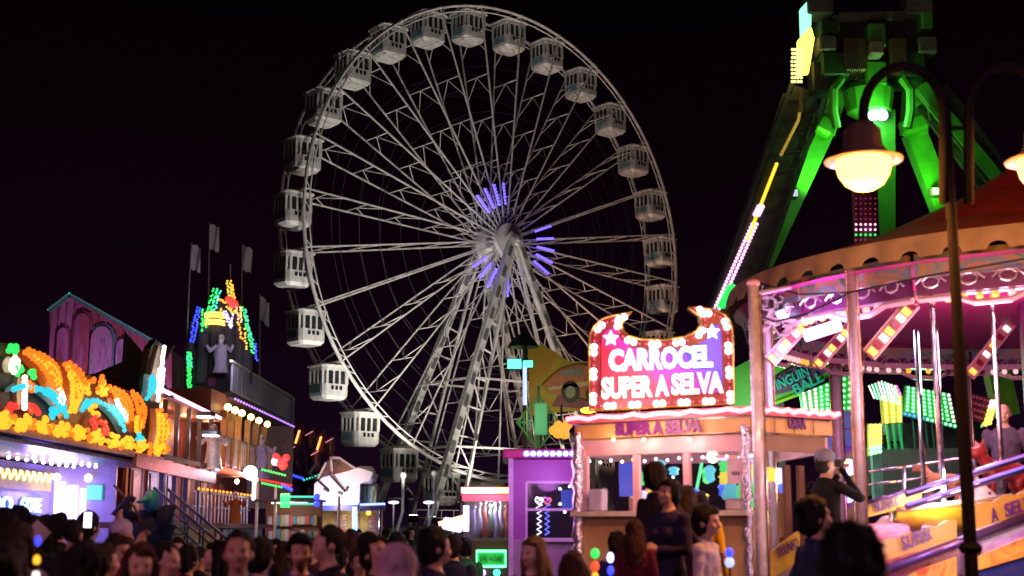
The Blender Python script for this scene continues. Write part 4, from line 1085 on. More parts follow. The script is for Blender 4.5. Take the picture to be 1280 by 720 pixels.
lamp('green_beam', P(646, 458, YT - .9), (.2, 1, .55), 5, t, .2); lamp('wheel_wash', P(646, 458, YT + 1.2), (.06, 1, .35), 1500, t, .2, 22, P(570, 475, 99), .8)
YB = 50
bd = thing('painted_ride_board', 'shaped yellow and orange ride backboard painted with a pink car', 'sign', (P(705, 660, YB).x, YB, 0))
o = [(662, 520), (660, 436), (676, 430), (694, 440), (712, 452), (736, 452), (748, 446), (750, 512), (710, 514)]
q = [P(x, y, YB) for x, y in o]
BY = art('yellow_backboard_art', [(.34, .26, .02), (.45, .22, .03), (.40, .33, .03), (.30, .10, .03)], .5, 'noise', (1, 1, 1), .5, .6)
MB().prism([(p.x, p.z) for p in q][::-1], (0, YB, 0), (1, 0, 0), (0, 0, 1), .15).build('board', BY, bd)
def flat(par, nm, pts, m, Y, t=.04):
    q = [P(x, y, Y) for x, y in pts]
    ar = sum(q[i].x * q[(i + 1) % len(q)].z - q[(i + 1) % len(q)].x * q[i].z for i in range(len(q)))
    pl = [(p.x, p.z) for p in q]
    return MB().prism(pl if ar > 0 else pl[::-1], (0, Y, 0), (1, 0, 0), (0, 0, 1), t).build(nm, m, par)
flat(bd, 'painted_car', [(678, 482), (690, 470), (700, 462), (722, 456), (748, 458), (748, 498), (720, 496), (690, 492)], mat('pink_orange_paint', (.5, .16, .10), .5), YB - .2)
flat(bd, 'painted_window', [(700, 470), (706, 462), (728, 460), (728, 470)], mat('grey_window_paint', (.25, .24, .28), .4), YB - .25)
flat(bd, 'painted_stripe', [(684, 484), (748, 474), (748, 480), (686, 488)], mat('pale_stripe_paint', (.55, .42, .3), .5), YB - .25)
for x, y, r in ((713, 490, .34), (742, 494, .3)):
    c = P(x, y, YB - .25); MB().prism([(r * math.cos(i * PI / 8), r * 1.2 * math.sin(i * PI / 8)) for i in range(16)], c, (1, 0, 0), (0, 0, 1), .05).build('painted_wheel', DARKM, bd); MB().prism([(r * .55 * math.cos(i * PI / 6), r * .65 * math.sin(i * PI / 6)) for i in range(12)], c + V((0, -.05, 0)), (1, 0, 0), (0, 0, 1), .04).build('painted_hub', mat('grey_hub_paint', (.3, .28, .3), .4), bd)
flat(bd, 'purple_patch', [(690, 508), (700, 492), (732, 500), (748, 512)], mat('plum_paint', (.24, .04, .14), .5), YB - .18)
for x in (672, 740): MB().bar((P(x, 500, YB).x, YB + .2, 0), P(x, 470, YB + .2), .16).build('post', DARKM, bd)
MB().ball(P(735, 513, YB - 1.4), .2, 10, 6, (1.4, 1, .6)).build('gold_lamp', emit('gold_lamp', (1, .62, .05), 2.4), bd)
lamp('board_wash', P(700, 520, YB - 4), (.95, 1, .42), 200, bd, .3)
YD = 34
dm = thing('diamond_frame', 'green lit diamond shaped lattice frame above the purple booth', 'frame', (P(672, 660, YD).x, YD, 0))
dp = [(646, 528), (673, 494), (700, 528), (673, 562)]
MB().tube([P(x, y, YD) for x, y in dp], .035, 6, True).build('diamond', mat('lime_frame_paint', (.22, .5, .12), .4), dm)
m = MB()
for t_ in range(1, 6): 
    m.bar(P(lerp(646, 673, t_ / 6), lerp(528, 494, t_ / 6), YD), P(lerp(646, 673, t_ / 6), lerp(528, 562, t_ / 6), YD), .03); m.bar(P(lerp(700, 673, t_ / 6), lerp(528, 494, t_ / 6), YD), P(lerp(700, 673, t_ / 6), lerp(528, 562, t_ / 6), YD), .03)
m.bar(P(646, 528, YD), P(700, 528, YD), .05); m.bar(P(673, 482, YD), V((P(673, 562, YD).x, YD, 0)), .07); m.build('lattice', mat('dim_green_metal', (.10, .22, .10), .4), dm)
MB().box(P(676, 524, YD) + V((0, -.1, 0)), (.32, .12, .8), None, .04).build('lantern', emit('dim_green_lantern', (.12, .5, .2), .45), dm); lamp('green_glow', P(676, 524, YD) + V((-.3, -1.0, 0)), (.3, 1, .4), 14, dm, .1)
gb = thing('orange_globe_string', 'cluster of yellow orange globe lamps hanging above the purple booth roof', 'lamps', P(702, 524, 24))
for x, y in ((692, 538), (698, 532), (705, 536), (710, 530), (697, 542), (706, 543)): MB().ball(P(x, y, 24), .085, 10, 7).build('globe', emit('gold_globe', (1, .40, .035), 1.1), gb, True)
MB().tube([P(702, 506, 24), P(701, 534, 24)], .02, 6).build('cable', BLACK, gb)

# ---- the purple booth
Yb = 20
pb = thing('purple_booth', 'narrow purple ticket booth with pink roof edge and row of blue bulbs', 'booth', (P(680, 660, Yb).x, Yb, 0))
def q_(x, y, d=0): return P(x, y, Yb + d)
xl, xr = q_(636, 600).x, q_(728, 600).x; xc = (xl + xr) / 2; w = xr - xl; zt = q_(680, 572).z
PUR = mat('purple_booth_paint', (.30, .07, .36), .4, var=.15); TRIM = mat('lilac_trim_paint', (.62, .5, .7), .35)
MB().box((xc - .02, Yb + .75, zt + .05), (w + .14, 1.9, .13), None, .02).build('roof', mat('pink_roof_paint', (.5, .05, .2), .35), pb)
MB().box((xc, Yb + .02, zt - .18), (w, .1, .30)).build('header', PUR, pb)
z0, z1 = q_(680, 674).z, q_(680, 603).z
MB().box((xc, Yb + .02, z0 / 2), (w, .1, z0)).build('front_panel', mat('dull_mauve_panel', (.34, .25, .38), .4), pb)
xwin = q_(658, 640).x
MB().box(((xl + xwin) / 2, Yb + .02, (z0 + zt - .33) / 2), (xwin - xl, .1, zt - .33 - z0)).build('side_panel', PUR, pb)
MB().box((xc, Yb + .02, (z1 + zt - .33) / 2), (w, .08, zt - .33 - z1)).build('lintel', PUR, pb)
for x in (xl + .03, xr - .03): MB().box((x, Yb - .06, zt / 2), (.07, .08, zt - .02)).build('corner_post', TRIM, pb)
fr = MB(); zm = q_(680, 637).z
for za in (z0, zm, z1): fr.bar((xwin, Yb - .04, za), (xr, Yb - .04, za), .035)
for xa in (xwin, xr - .02): fr.bar((xa, Yb - .035, z0), (xa, Yb - .035, z1), .03)
fr.build('window_frame', TRIM, pb); MB().bar((xwin - .04, Yb - .08, z0 - .01), (xr, Yb - .08, z0 - .01), .1, .05).build('sill', TRIM, pb)
MB().box(((xwin + xr) / 2, Yb - .02, (z0 + z1) / 2), (xr - xwin, .02, z1 - z0)).build('window_glass', glass('booth_glass', (.4, .42, .5), .22), pb)
MB().box((xc, Yb + 1.6, zt / 2), (w, .08, zt)).build('back_wall', mat('dark_inside', (.015, .015, .03), .4), pb)
for x in (xl + .03, xr - .03): MB().box((x, Yb + .8, zt / 2), (.06, 1.6, zt - .02)).build('side_wall', PUR, pb)
bl = MB().bar(q_(654, 569, -.15), q_(728, 569, -.15), .1, .06).build('lamp_strip', mat('blue_strip_paint', (.08, .1, .5), .35), pb)
for i in range(9): MB().ball(q_(658 + i * 8.2, 567, -.22), .042, 8, 6).build('blue_bulb', emit('blue_cap_bulb', (.16, .28, 1), 5), bl, True)
# light-rope figures in the window
for s_, c_, xx in ((0, 'white_rope_light', 674), (1, 'blue_rope_light', 684)):
    mm_ = emit(c_, (.8, .75, 1) if s_ == 0 else (.12, .15, 1), 4)
    pts = []
    for i in range(15): pts.append(q_(xx + (4 if i % 2 else -4) * (1 - .3 * (i > 5)), 621 + i * 3.4, .35))
    MB().tube(pts, .010, 5).build('rope_light', mm_, pb)
    hr = [q_(xx + 5 * (16 * math.sin(t) ** 3) / 16, 626 - 5 * (13 * math.cos(t) - 5 * math.cos(2 * t) - 2 * math.cos(3 * t) - math.cos(4 * t)) / 16, .33) for t in [2 * PI * k / 20 for k in range(20)]]
    MB().tube(hr, .010, 5, True).build('rope_light', emit('red_rope', (1, .12, .15), 2.2) if s_ else mm_, pb)
for (x, y) in ((700, 611), (700, 630), (712, 608), (706, 640)): MB().ball(q_(x, y, .8), .02).build('fairy_light', COOLW, pb)
MB().box(q_(712, 625, .9), (.25, .05, .3)).build('blue_screen', emit('blue_screen', (.02, .08, .6), .8), pb)
lamp('roof_glow', q_(690, 590, -1.1), (.70, .22, .9), 42, pb, .2); lamp('front_glow', q_(650, 600, -2), (.9, .35, .8), 30, pb, .2)
# ================================================================== right side: the pay booth with its bulb sign
def PL(px, py, A, B):
    """the point seen at a pixel on the upright plane through ground points A and B"""
    d = P(px, py, 10) - V((0, 0, CAM_Z)); n = V((B[1] - A[1], -(B[0] - A[0]), 0))
    t = n.dot(V((A[0], A[1], 0))) / n.dot(V((d.x, d.y, 0)))
    return V((0, 0, CAM_Z)) + d * t
A, B, C_, D_, E_ = (.83, 17.4), (2.78, 16.0), (3.85, 16.75), (3.7, 19.0), (1.7, 19.6)
booth = thing('pay_booth', 'cream and ochre carousel pay booth with pink neon roof edge and fairy lights inside', 'booth', (2.4, 17.4, .55))
WALL = mat('cream_booth_paint', (.58, .37, .17), .4, var=.12, coat=.2); OCH = mat('ochre_fascia_paint', (.66, .40, .14), .4, var=.1)
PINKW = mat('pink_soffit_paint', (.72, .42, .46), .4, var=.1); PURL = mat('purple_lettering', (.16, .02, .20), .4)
PINKN = emit('pink_red_neon', (1, .16, .20), 5)
ring = [A, B, C_, D_, E_]
def wall(p, q, z0, z1, t, nm, m, off=0., par=booth, s0=0., s1=1.):
    p, q = V((p[0], p[1], 0)), V((q[0], q[1], 0)); p, q = lerp(p, q, s0), lerp(p, q, s1)
    n = V((q.y - p.y, p.x - q.x, 0)).normalized() * (off)
    return MB().bar(p + n + V((0, 0, (z0 + z1) / 2)), q + n + V((0, 0, (z0 + z1) / 2)), t, z1 - z0).build(nm, m, par)
ZR = 3.09
cx = sum(p[0] for p in ring) / 5; cy = sum(p[1] for p in ring) / 5
grow = [(cx + (p[0] - cx) * 1.07, cy + (p[1] - cy) * 1.07) for p in ring]
MB().prism(grow, (0, 0, ZR + .02), (1, 0, 0), (0, 1, 0), .10).build('roof', mat('rose_roof_paint', (.5, .16, .18), .4), booth)
for i in range(5):
    p, q = ring[i], ring[(i + 1) % 5]
    gp0, gq0 = grow[i], grow[(i + 1) % 5]
    if i in (0, 1):
        pts = [V((lerp(gp0[0], gq0[0], k / 16), lerp(gp0[1], gq0[1], k / 16), ZR - .02 + .018 * math.sin(k * 2.4))) for k in range(17)]
        pts = [v + V(((gq0[1] - gp0[1]), -(gq0[0] - gp0[0]), 0)).normalized() * .03 for v in pts]
        MB().tube(pts, .028, 8).build('roof_neon', PINKN, booth)
    wall(p, q, 2.82, ZR - .1, .08, 'fascia', OCH, -.01 if i < 2 else 0)
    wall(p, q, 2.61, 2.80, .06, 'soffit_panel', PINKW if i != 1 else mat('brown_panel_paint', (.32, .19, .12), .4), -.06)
    if i == 0:
        wall(p, q, .55, 1.88, .08, 'counter_wall', WALL); wall(p, q, 1.86, 1.92, .26, 'counter_shelf', mat('pale_counter_top', (.7, .6, .5), .3), .06)
        for s in (.02, .33, .62, .93): wall(p, q, 1.93, 2.60, .06, 'mullion', PINKW, -.03, booth, s, s + .035)
        wall(p, q, 1.93, 2.60, .01, 'window_glass', glass(), -.06)
    elif i == 1:
        wall(p, q, .55, 1.35, .08, 'low_wall', mat('grey_low_panel', (.36, .30, .28), .4))
        for s in (.42, .60): wall(p, q, 1.35, 2.45, .05, 'timber_post', BROWN, -.05, booth, s, s + .07)
    else: wall(p, q, .55, 1.6, .08, 'low_wall', mat('brown_inner_wall', (.16, .09, .07), .5))
    if i in (2, 3, 4):
        for s in (.0, .95): wall(p, q, 1.6, 2.5, .05, 'mullion', WALL, 0, booth, s, s + .04)
AB = V((B[0] - A[0], B[1] - A[1], 0)).normalized(); BC = V((C_[0] - B[0], C_[1] - B[1], 0)).normalized()
nAB = V((AB.y, -AB.x, 0)); nBC = V((BC.y, -BC.x, 0))
c = PL(825, 535, A, B); text('fascia_letters', 'SUPER A SELVA', c + nAB * .055, AB, (0, 0, 1), .165, 1.2, PURL, booth, .008, .055)
c = PL(992, 529, B, C_); text('fascia_letters', 'CAIXA', c + nBC * .055, BC, (0, 0, 1), .145, .30, PURL, booth, .008, .055)
FOIL = mat('violet_foil_wrap', (.72, .66, .8), .18, .9, var=.2, scale=10, bump=.9)
for px, r in ((727, .07), (938, .05)):
    p = PL(px, 600, A, B) + nAB * .09; o = MB(); k = 26
    o.tube([(p.x + .012 * math.sin(i * 1.9), p.y, .55 + (ZR - .75) * i / k) for i in range(k + 1)], [r * (1 + .22 * math.sin(i * 2.7)) for i in range(k + 1)], 10)
    o.build('foil_column', FOIL, booth, True)
MB().prism(ring, (0, 0, .60), (1, 0, 0), (0, 1, 0), .08).build('floor', DARKM, booth)
for i in range(15):
    t = (i + .5) / 15; p = V((lerp(A[0], B[0], t), lerp(A[1], B[1], t), 2.55 - .02 * (i % 2))) - nAB * .14
    MB().ball(p, .018, 6, 4).build('fairy_light', COOLW, booth)
for i in range(9):
    t = (i + .5) / 9; p = V((lerp(E_[0], D_[0], t), lerp(E_[1], D_[1], t), 2.42 - .02 * (i % 2))); MB().ball(p, .018, 6, 4).build('fairy_light', COOLW, booth)
MB().bar(PL(865, 571, A, B) - nAB * .35, PL(930, 575, A, B) - nAB * .35, .05, .03).build('strip_light', emit('blue_pink_strip', (.35, .30, 1), 4), booth)
MB().bar(PL(880, 569, A, B) - nAB * .3, PL(915, 571, A, B) - nAB * .3, .05, .03).build('strip_light', emit('red_strip', (1, .1, .08), 3), booth)
# things on the counter
for x, y, w, h, col, nm, lab in ((748, 628, .20, .26, (.5, .45, .62), 'paper_box', 'lilac paper box on the left end of the booth counter'), (920, 632, .2, .12, (.5, .42, .42), 'cash_tin', 'pale cash tin on the right end of the booth counter')):
    p = PL(x, 640, A, B); t = thing(nm, lab, 'box', (p.x, p.y, 1.925)); MB().box((p.x, p.y, 1.925 + h / 2), (w, .14, h), Matrix.Rotation(math.atan2(AB.y, AB.x), 3, 'Z'), .015).build('box_body', mat(nm + '_paint', col, .5), t)
    MB().box((p.x, p.y, 1.93 + h), (w * .96, .136, .012), Matrix.Rotation(math.atan2(AB.y, AB.x), 3, 'Z')).build('lid', mat(nm + '_lid', tuple(c * .8 for c in col), .5), t)
p = PL(762, 598, A, B) - nAB * .5
MB().box(p, (.28, .04, .42)).build('blue_screen', emit('booth_blue_screen', (.03, .08, .7), .9), booth)
for i, (x, y, col, h) in enumerate(((913, 605, (.05, .8, .15), .32), (905, 625, (.05, .7, .2), .16), (880, 610, (.06, .5, .6), .25), (893, 600, (.7, .7, .8), .22))):
    q = PL(x, y, A, B) - nAB * (.4 + .15 * i); MB().lathe(q + V((0, 0, -h / 2)), [(.10, 0), (.12, h * .2), (.07, h * .7), (.02, h), (0, h)], 10).build('prize_lamp', emit('prize_lamp_%d' % i, col, .9), booth, True)
for i in range(34):
    t = rnd.uniform(.06, .94); dpt = rnd.uniform(.5, 1.7); zz = 1.95 + rnd.random() * .35 if i % 3 else 2.25 + rnd.random() * .2
    q = V((lerp(A[0], B[0], t), lerp(A[1], B[1], t), zz)) - nAB * dpt; cc_ = [(.04, .75, .12), (.04, .12, .9), (.8, .6, .05), (.1, .6, .8), (.85, .1, .35), (.7, .7, .9)][i % 6]
    o = MB(); hh = rnd.uniform(.08, .22); o.lathe(q, [(.02, 0), (.06, hh * .15), (.05, hh * .5), (.075, hh * .75), (.03, hh), (0, hh)], 8); o.build('lit_prize', emit('lit_prize_%d' % (i % 6), cc_, 1.3), booth, True)
pn = PL(922, 588, A, B) - nAB * .04; pan = MB().box(pn, (.30, .02, .30), Matrix.Rotation(math.atan2(AB.y, AB.x), 3, 'Z')).build('price_panel', mat('pale_pink_panel', (.62, .48, .52), .5), booth)
text('panel_letters', 'VENDAS', pn + nAB * .014 + V((0, 0, -.03)), AB, (0, 0, 1), .045, .2, PURL, pan, .002)
for s_ in (.25, .5, .75):
    for i, (pp0, qq0, nn) in enumerate(((A, B, nAB), (B, C_, nBC))):
        g_0 = V((lerp(pp0[0], qq0[0], s_), lerp(pp0[1], qq0[1], s_), 2.905)) + nn * .052; MB().bar(g_0 + V((0, 0, -.08)), g_0 + V((0, 0, .08)), .012, .008).build('panel_joint', mat('dark_joint', (.2, .1, .05), .6), booth)
for x in (833, 884, 897): 
    a, b = PL(x, 575, A, B) - nAB * .9, PL(x - (12 if x == 833 else 0), 636, A, B) - nAB * .9; MB().tube([a, b], .018, 6).build('light_wand', emit('wand_%d' % x, (.1, .9, .35) if x == 833 else (.9, .8, .2), 1.6), booth)
for x, col in ((770, (1, .65, .45)), (808, (1, .65, .45)), (865, (1, .6, .5))):
    p = PL(x, 553, A, B) + nAB * .06; MB().ball(p + V((0, 0, .03)), .022, 8, 5).build('eyeball_lamp', emit('eyeball_lamp_light', (1, .75, .5), 5), booth)
    lamp('eyeball_glow', p + nAB * .1, col, 2.2, booth, .02)
lamp('ceiling_lamp_glow', (cx, cy, 2.4), (1, .8, .75), 40, booth, .15); MB().ball((cx, cy, 2.62), .08).build('ceiling_lamp', WARMW, booth)
lamp('neon_glow', (lerp(A[0], B[0], .5) + nAB.x * .7, lerp(A[1], B[1], .5) + nAB.y * .7, 3.0), (1, .52, .42), 46, booth, .25)

# ---- the CARROCEL bulb sign on the booth roof
sg = thing('carousel_sign', 'crown shaped CARROCEL sign of neon letters and white bulbs standing on the booth roof', 'sign', (P(827, 510, 16.75).x, 16.75, ZR))
SY = 16.75
ol = [(737, 513), (736, 440), (737, 418), (742, 408), (752, 399), (764, 395), (776, 393), (790, 390), (781, 398), (777, 406), (779, 414), (786, 420), (800, 424), (830, 425), (856, 421), (870, 414), (876, 405), (874, 395), (866, 389), (860, 385), (876, 385), (892, 387), (905, 393), (912, 401), (915, 412), (917, 505)]
o2 = [P(x, y, SY) for x, y in ol]; pl = [(p.x, p.z) for p in o2]
def ccw(pl):
    ar = sum(pl[i][0] * pl[(i + 1) % len(pl)][1] - pl[(i + 1) % len(pl)][0] * pl[i][1] for i in range(len(pl)))
    return pl if ar > 0 else pl[::-1]
pl = ccw(pl)
MB().prism(pl, (0, SY, 0), (1, 0, 0), (0, 0, 1), .16).build('sign_case', mat('dark_red_case', (.22, .02, .03), .35, coat=.3), sg)
def sign_face():
    m = bpy.data.materials.new('sign_face_print'); m.use_nodes = True; t = m.node_tree; p = t.nodes['Principled BSDF']; n, l = t.nodes.new, t.links.new
    tc = n('ShaderNodeTexCoord'); mp = n('ShaderNodeMapping'); mp.inputs['Rotation'].default_value = (0, math.radians(38), 0); l(tc.outputs['Generated'], mp.inputs[0])
    s = n('ShaderNodeSeparateXYZ'); l(mp.outputs[0], s.inputs[0]); r = n('ShaderNodeValToRGB'); l(s.outputs['X'], r.inputs[0])
    e = r.color_ramp; e.elements[0].position = .42; e.elements[0].color = (.75, .02, .05, 1); e.elements[1].position = .95; e.elements[1].color = (.02, .03, .65, 1)
    q = e.elements.new(.66); q.color = (.35, .02, .42, 1)
    l(r.outputs[0], p.inputs['Base Color']); l(r.outputs[0], p.inputs['Emission Color']); p.inputs['Emission Strength'].default_value = .75; p.inputs['Roughness'].default_value = .3
    return m
mx, mz = sum(p[0] for p in pl) / len(pl), sum(p[1] for p in pl) / len(pl)
def inset(pl, d):
    k = len(pl); r = []
    for i in range(k):
        a, b, c = V(pl[i - 1]), V(pl[i]), V(pl[(i + 1) % k]); e1, e2 = (b - a).normalized(), (c - b).normalized()
        n = V((-e1.y - e2.y, e1.x + e2.x)); n = n.normalized() if n.length > 1e-6 else V((-e1.y, e1.x)); r.append(tuple(b + n * d))
    return r
inn = [(752, 497), (752, 420), (760, 412), (768, 412), (776, 425), (790, 436), (830, 440), (866, 434), (884, 424), (890, 408), (896, 406), (901, 414), (903, 490)]
ip = ccw([(P(x, y, SY).x, P(x, y, SY).z) for x, y in inn])
MB().prism(ip, (0, SY - .03, 0), (1, 0, 0), (0, 0, 1), .03).build('sign_face', sign_face(), sg)
MB().tube([(u, SY - .02, w) for u, w in pl], .017, 6, True).build('gold_edge', mat('gold_edging', (.7, .42, .1), .3, .8), sg)
BW = emit('pink_white_bulb', (1, .74, .82), 6); RB = emit('small_red_bulb', (.8, .04, .06), .9)
mid = inset(pl, .062); path = mid + [mid[0]]; acc = 0; step = .148; k = 0; left = 0
seglen = [(V(path[i + 1]) - V(path[i])).length for i in range(len(path) - 1)]; tot = sum(seglen); n = int(tot / (step / 2)); n -= n % 4
for i in range(n):
    s = tot * i / n; j = 0
    while s > seglen[j]: s -= seglen[j]; j += 1
    a = lerp(V(path[j]), V(path[j + 1]), s / seglen[j])
    if not (-.0 < 1): continue
    big = i % 4 in (0, 1)
    MB().ball((a.x, SY - .035, a.y), .041 if big else .016, 8, 6).build('bulb', BW if big else RB, sg, True)
def outline_text(name, txt, o, X, Y, height, width, m, parent, r=.01):
    c = bpy.data.curves.new('t', 'FONT'); c.body = txt; c.size = 1; c.align_x = 'CENTER'; c.align_y = 'CENTER'; c.fill_mode = 'NONE'; c.bevel_depth = r / height * .72; c.bevel_resolution = 1; c.resolution_u = 3; c.offset = .015
    me = baked(bpy.data.objects.new('t', c))
    xs = [v.co.x for v in me.vertices]; ys = [v.co.y for v in me.vertices]; w, h = max(xs) - min(xs), max(ys) - min(ys); cx_, cy_ = (max(xs) + min(xs)) / 2, (max(ys) + min(ys)) / 2
    X, Y = V(X), V(Y); Z = X.cross(Y); inv = W[parent].inverted()
    for v in me.vertices: v.co = inv @ (V(o) + X * ((v.co.x - cx_) * width / w) + Y * ((v.co.y - cy_) * height / h) + Z * v.co.z * height)
    me.materials.clear(); me.materials.append(m); ob = link(name, me, parent); KIDS.setdefault(parent, []).append(ob); return ob
TL = V((1, 0, .045)).normalized()
def row(txt, x0, x1, y, hpx, mf, mo, r):
    a, b = P(x0, y, SY), P(x1, y, SY); c = (a + b) / 2; c.y = SY - .072; h = hpx * 16.75 / F; w = (b - a).length
    text('letters', txt, c, TL, (0, 0, 1), h, w, mf, sg, .012, .055)
    outline_text('neon_outline', txt, c + V((0, -.02, 0)), TL, (0, 0, 1), h * 1.06, w * 1.03, mo, sg, r)
row('CARROCEL', 762, 888, 449, 27, emit('letter_blue_face', (.30, .42, .9), 1.1), emit('letter_white_blue', (.72, .80, 1), 2.6), .011)
row('SUPER', 752, 814, 485, 26, emit('letter_red_face', (1, .22, .20), 1.1), emit('letter_warm_white', (1, .74, .62), 2.4), .011)
row('SELVA', 839, 902, 480, 26, MATS['letter_red_face'], MATS['letter_warm_white'], .011)
row('A', 818, 835, 483, 25, MATS['letter_blue_face'], MATS['letter_white_blue'], .010)
for (x, y, m_) in ((763, 424, MATS['letter_warm_white']), (889, 416, MATS['letter_white_blue'])):
    c = P(x, y, SY); st = [((.095 if i % 2 == 0 else .042) * math.cos(PI / 2 + i * PI / 5), (.095 if i % 2 == 0 else .042) * math.sin(PI / 2 + i * PI / 5)) for i in range(10)]
    MB().prism(st, (c.x, SY - .06, c.z), (1, 0, 0), (0, 0, 1), .03).build('star', emit('star_%d' % x, (1, .4, .45) if x < 800 else (.3, .4, 1), 1.6), sg)
    MB().tube([(c.x + u, SY - .075, c.z + w) for u, w in st], .010, 5, True).build('star_outline', m_, sg)
mp_ = MB()
for x in (770, 880): p = P(x, 500, SY + .3); mp_.bar((p.x, SY + .35, ZR), (p.x, SY - .04 + .1, ZR + .8), .05)
mp_.build('back_brace', DARKM, sg)
lamp('sign_glow', P(825, 455, SY - 1.2), (1, .55, .75), 36, sg, .4)

# ================================================================== the carousel
CC = V((8.3, 20, 0)); RC = 5.0
car = thing('carousel', 'big round carousel with striped orange canopy, mirrored poles and magenta ceiling', 'carousel', CC)
CANV = mat('red_canopy_canvas', (.62, .035, .012), .7, var=.2, scale=2, bump=.2); VAL = mat('ochre_valance_cloth', (.50, .34, .14), .75, var=.3, scale=3, bump=.3)
for k in range(16):
    a0, a1 = 2 * PI * k / 16, 2 * PI * (k + 1) / 16; o = MB()
    o.lathe(CC, [(RC + .05, 5.19), (3.4, 5.72), (1.7, 6.5), (.25, 7.4), (0, 7.45)], 3, a0, a1)
    o.build('canopy_panel', CANV if k % 2 else mat('orange_canopy_canvas', (.58, .055, .012), .7, var=.2, scale=2, bump=.2), car)
o = MB(); nv = 720; b = 0
for j in range(nv):
    a = 2 * PI * j / nv; sc = abs(math.sin(j * PI / 6)) ; ripple = .03 * math.sin(j * PI / 6 * 1.0)
    zb = 4.92 + (.10 * math.sqrt(sc) if (j // 6) % 2 else 0)
    for z, r in ((5.2, RC + .05), (5.08, RC + .08 + ripple * .5), (zb, RC + .09 + ripple)): o.v.append(CC + V((r * math.cos(a), r * math.sin(a), z)))
for j in range(nv):
    j2 = (j + 1) % nv
    for i in range(2): o.face((j * 3 + i, j * 3 + i + 1, j2 * 3 + i + 1, j2 * 3 + i))
o.build('valance', VAL, car, True)
MAG = mat('magenta_ceiling_cloth', (.46, .015, .16), .6, var=.2, scale=1.2)
o = MB(); o.lathe(CC, [(RC - .02, 4.90), (2.6, 4.97), (.6, 5.02)], 48); o.build('ceiling', MAG, car)
RPINK = mat('rose_cornice_paint', (.70, .42, .46), .35, var=.1, coat=.3); SCR = mat('silver_scroll_paint', (.66, .58, .58), .3, .5)
LANDS = art('painted_landscape', [(.05, .16, .05), (.20, .30, .25), (.40, .20, .08), (.12, .25, .32), (.35, .25, .10)], 1.2, 'noise', (1, 1, 1.6), .5, 2)
NR = 16
def rim(a, r, z): return CC + V((r * math.cos(a), r * math.sin(a), z))
for k in range(NR):
    a0, a1 = 2 * PI * (k + .02) / NR, 2 * PI * (k + .98) / NR; am = (a0 + a1) / 2
    cen = rim(am, RC - .25, 0)
    px_ = 640 + F * cen.x / cen.y
    if px_ > 1500: continue
    MB().bar(rim(a0, RC - .22, 4.88), rim(a1, RC - .22, 4.88), .06, .30).build('rounding_board', LANDS, car)
    MB().bar(rim(a0, RC - .24, 4.62), rim(a1, RC - .24, 4.62), .07, .2).build('scroll_band', mat('plum_band', (.14, .02, .10), .4), car)
    q0, q1 = rim(a0, RC - .26, 4.44), rim(a1, RC - .26, 4.44)
    MB().tube([q0 + V((0, 0, .03)), lerp(q0, q1, .25) + V((0, 0, .03)), lerp(q0, q1, .38) + V((0, 0, -.06)), lerp(q0, q1, .62) + V((0, 0, -.06)), lerp(q0, q1, .75) + V((0, 0, .03)), q1 + V((0, 0, .03))], .042, 6).build('cornice', RPINK, car)
    for off in (-.32, -.12):
        s = MB()
        for i in range(4):
            u = (i + .5) / 4; c = lerp(rim(a0, RC + off, 4.64), rim(a1, RC + off, 4.64), u); d = (rim(a1, 0 + RC, 0) - rim(a0, RC, 0)).normalized()
            for sg_ in (-1, 1):
                s.tube([c + d * (sg_ * (.19 - .15 * t / 6) * math.cos(t * .9)) + V((0, 0, (.10 - .008 * t) * math.sin(t * .9))) for t in range(7)], .012, 4)
        setp(s.build('scrollwork', SCR, car), kind='stuff')
    # light bar of round cabochon lamps under the near cornice
    s = {}
    for i in range(9):
        u = (i + .5) / 9; c = lerp(rim(a0, RC - .42, 4.48), rim(a1, RC - .42, 4.48), u); q = (k * 9 + i) % 13
        m_ = emit('amber_cabochon', (1, .50, .03), 1.0) if q < 4 else emit('pink_white_cabochon', (1, .62, .60), .9) if q < 9 else mat('wine_cabochon', (.2, .01, .05), .3)
        MB().ball(c, .05, 8, 5).build('cabochon_lamp', m_, car, True)
    MB().bar(rim(a0, RC - .42, 4.56), rim(a1, RC - .42, 4.56), .12, .09).build('light_bar', RPINK, car)
MIRR = mat('mirrored_pole', (.74, .64, .72), .22, .35, var=.12, scale=18, bump=.5)
BRY = emit('yellow_square_lamp', (1, .55, .05), 1.5); BRW = emit('white_square_lamp', (1, .85, .8), 1.4); BRD = mat('wine_square_lamp', (.25, .01, .05), .25)
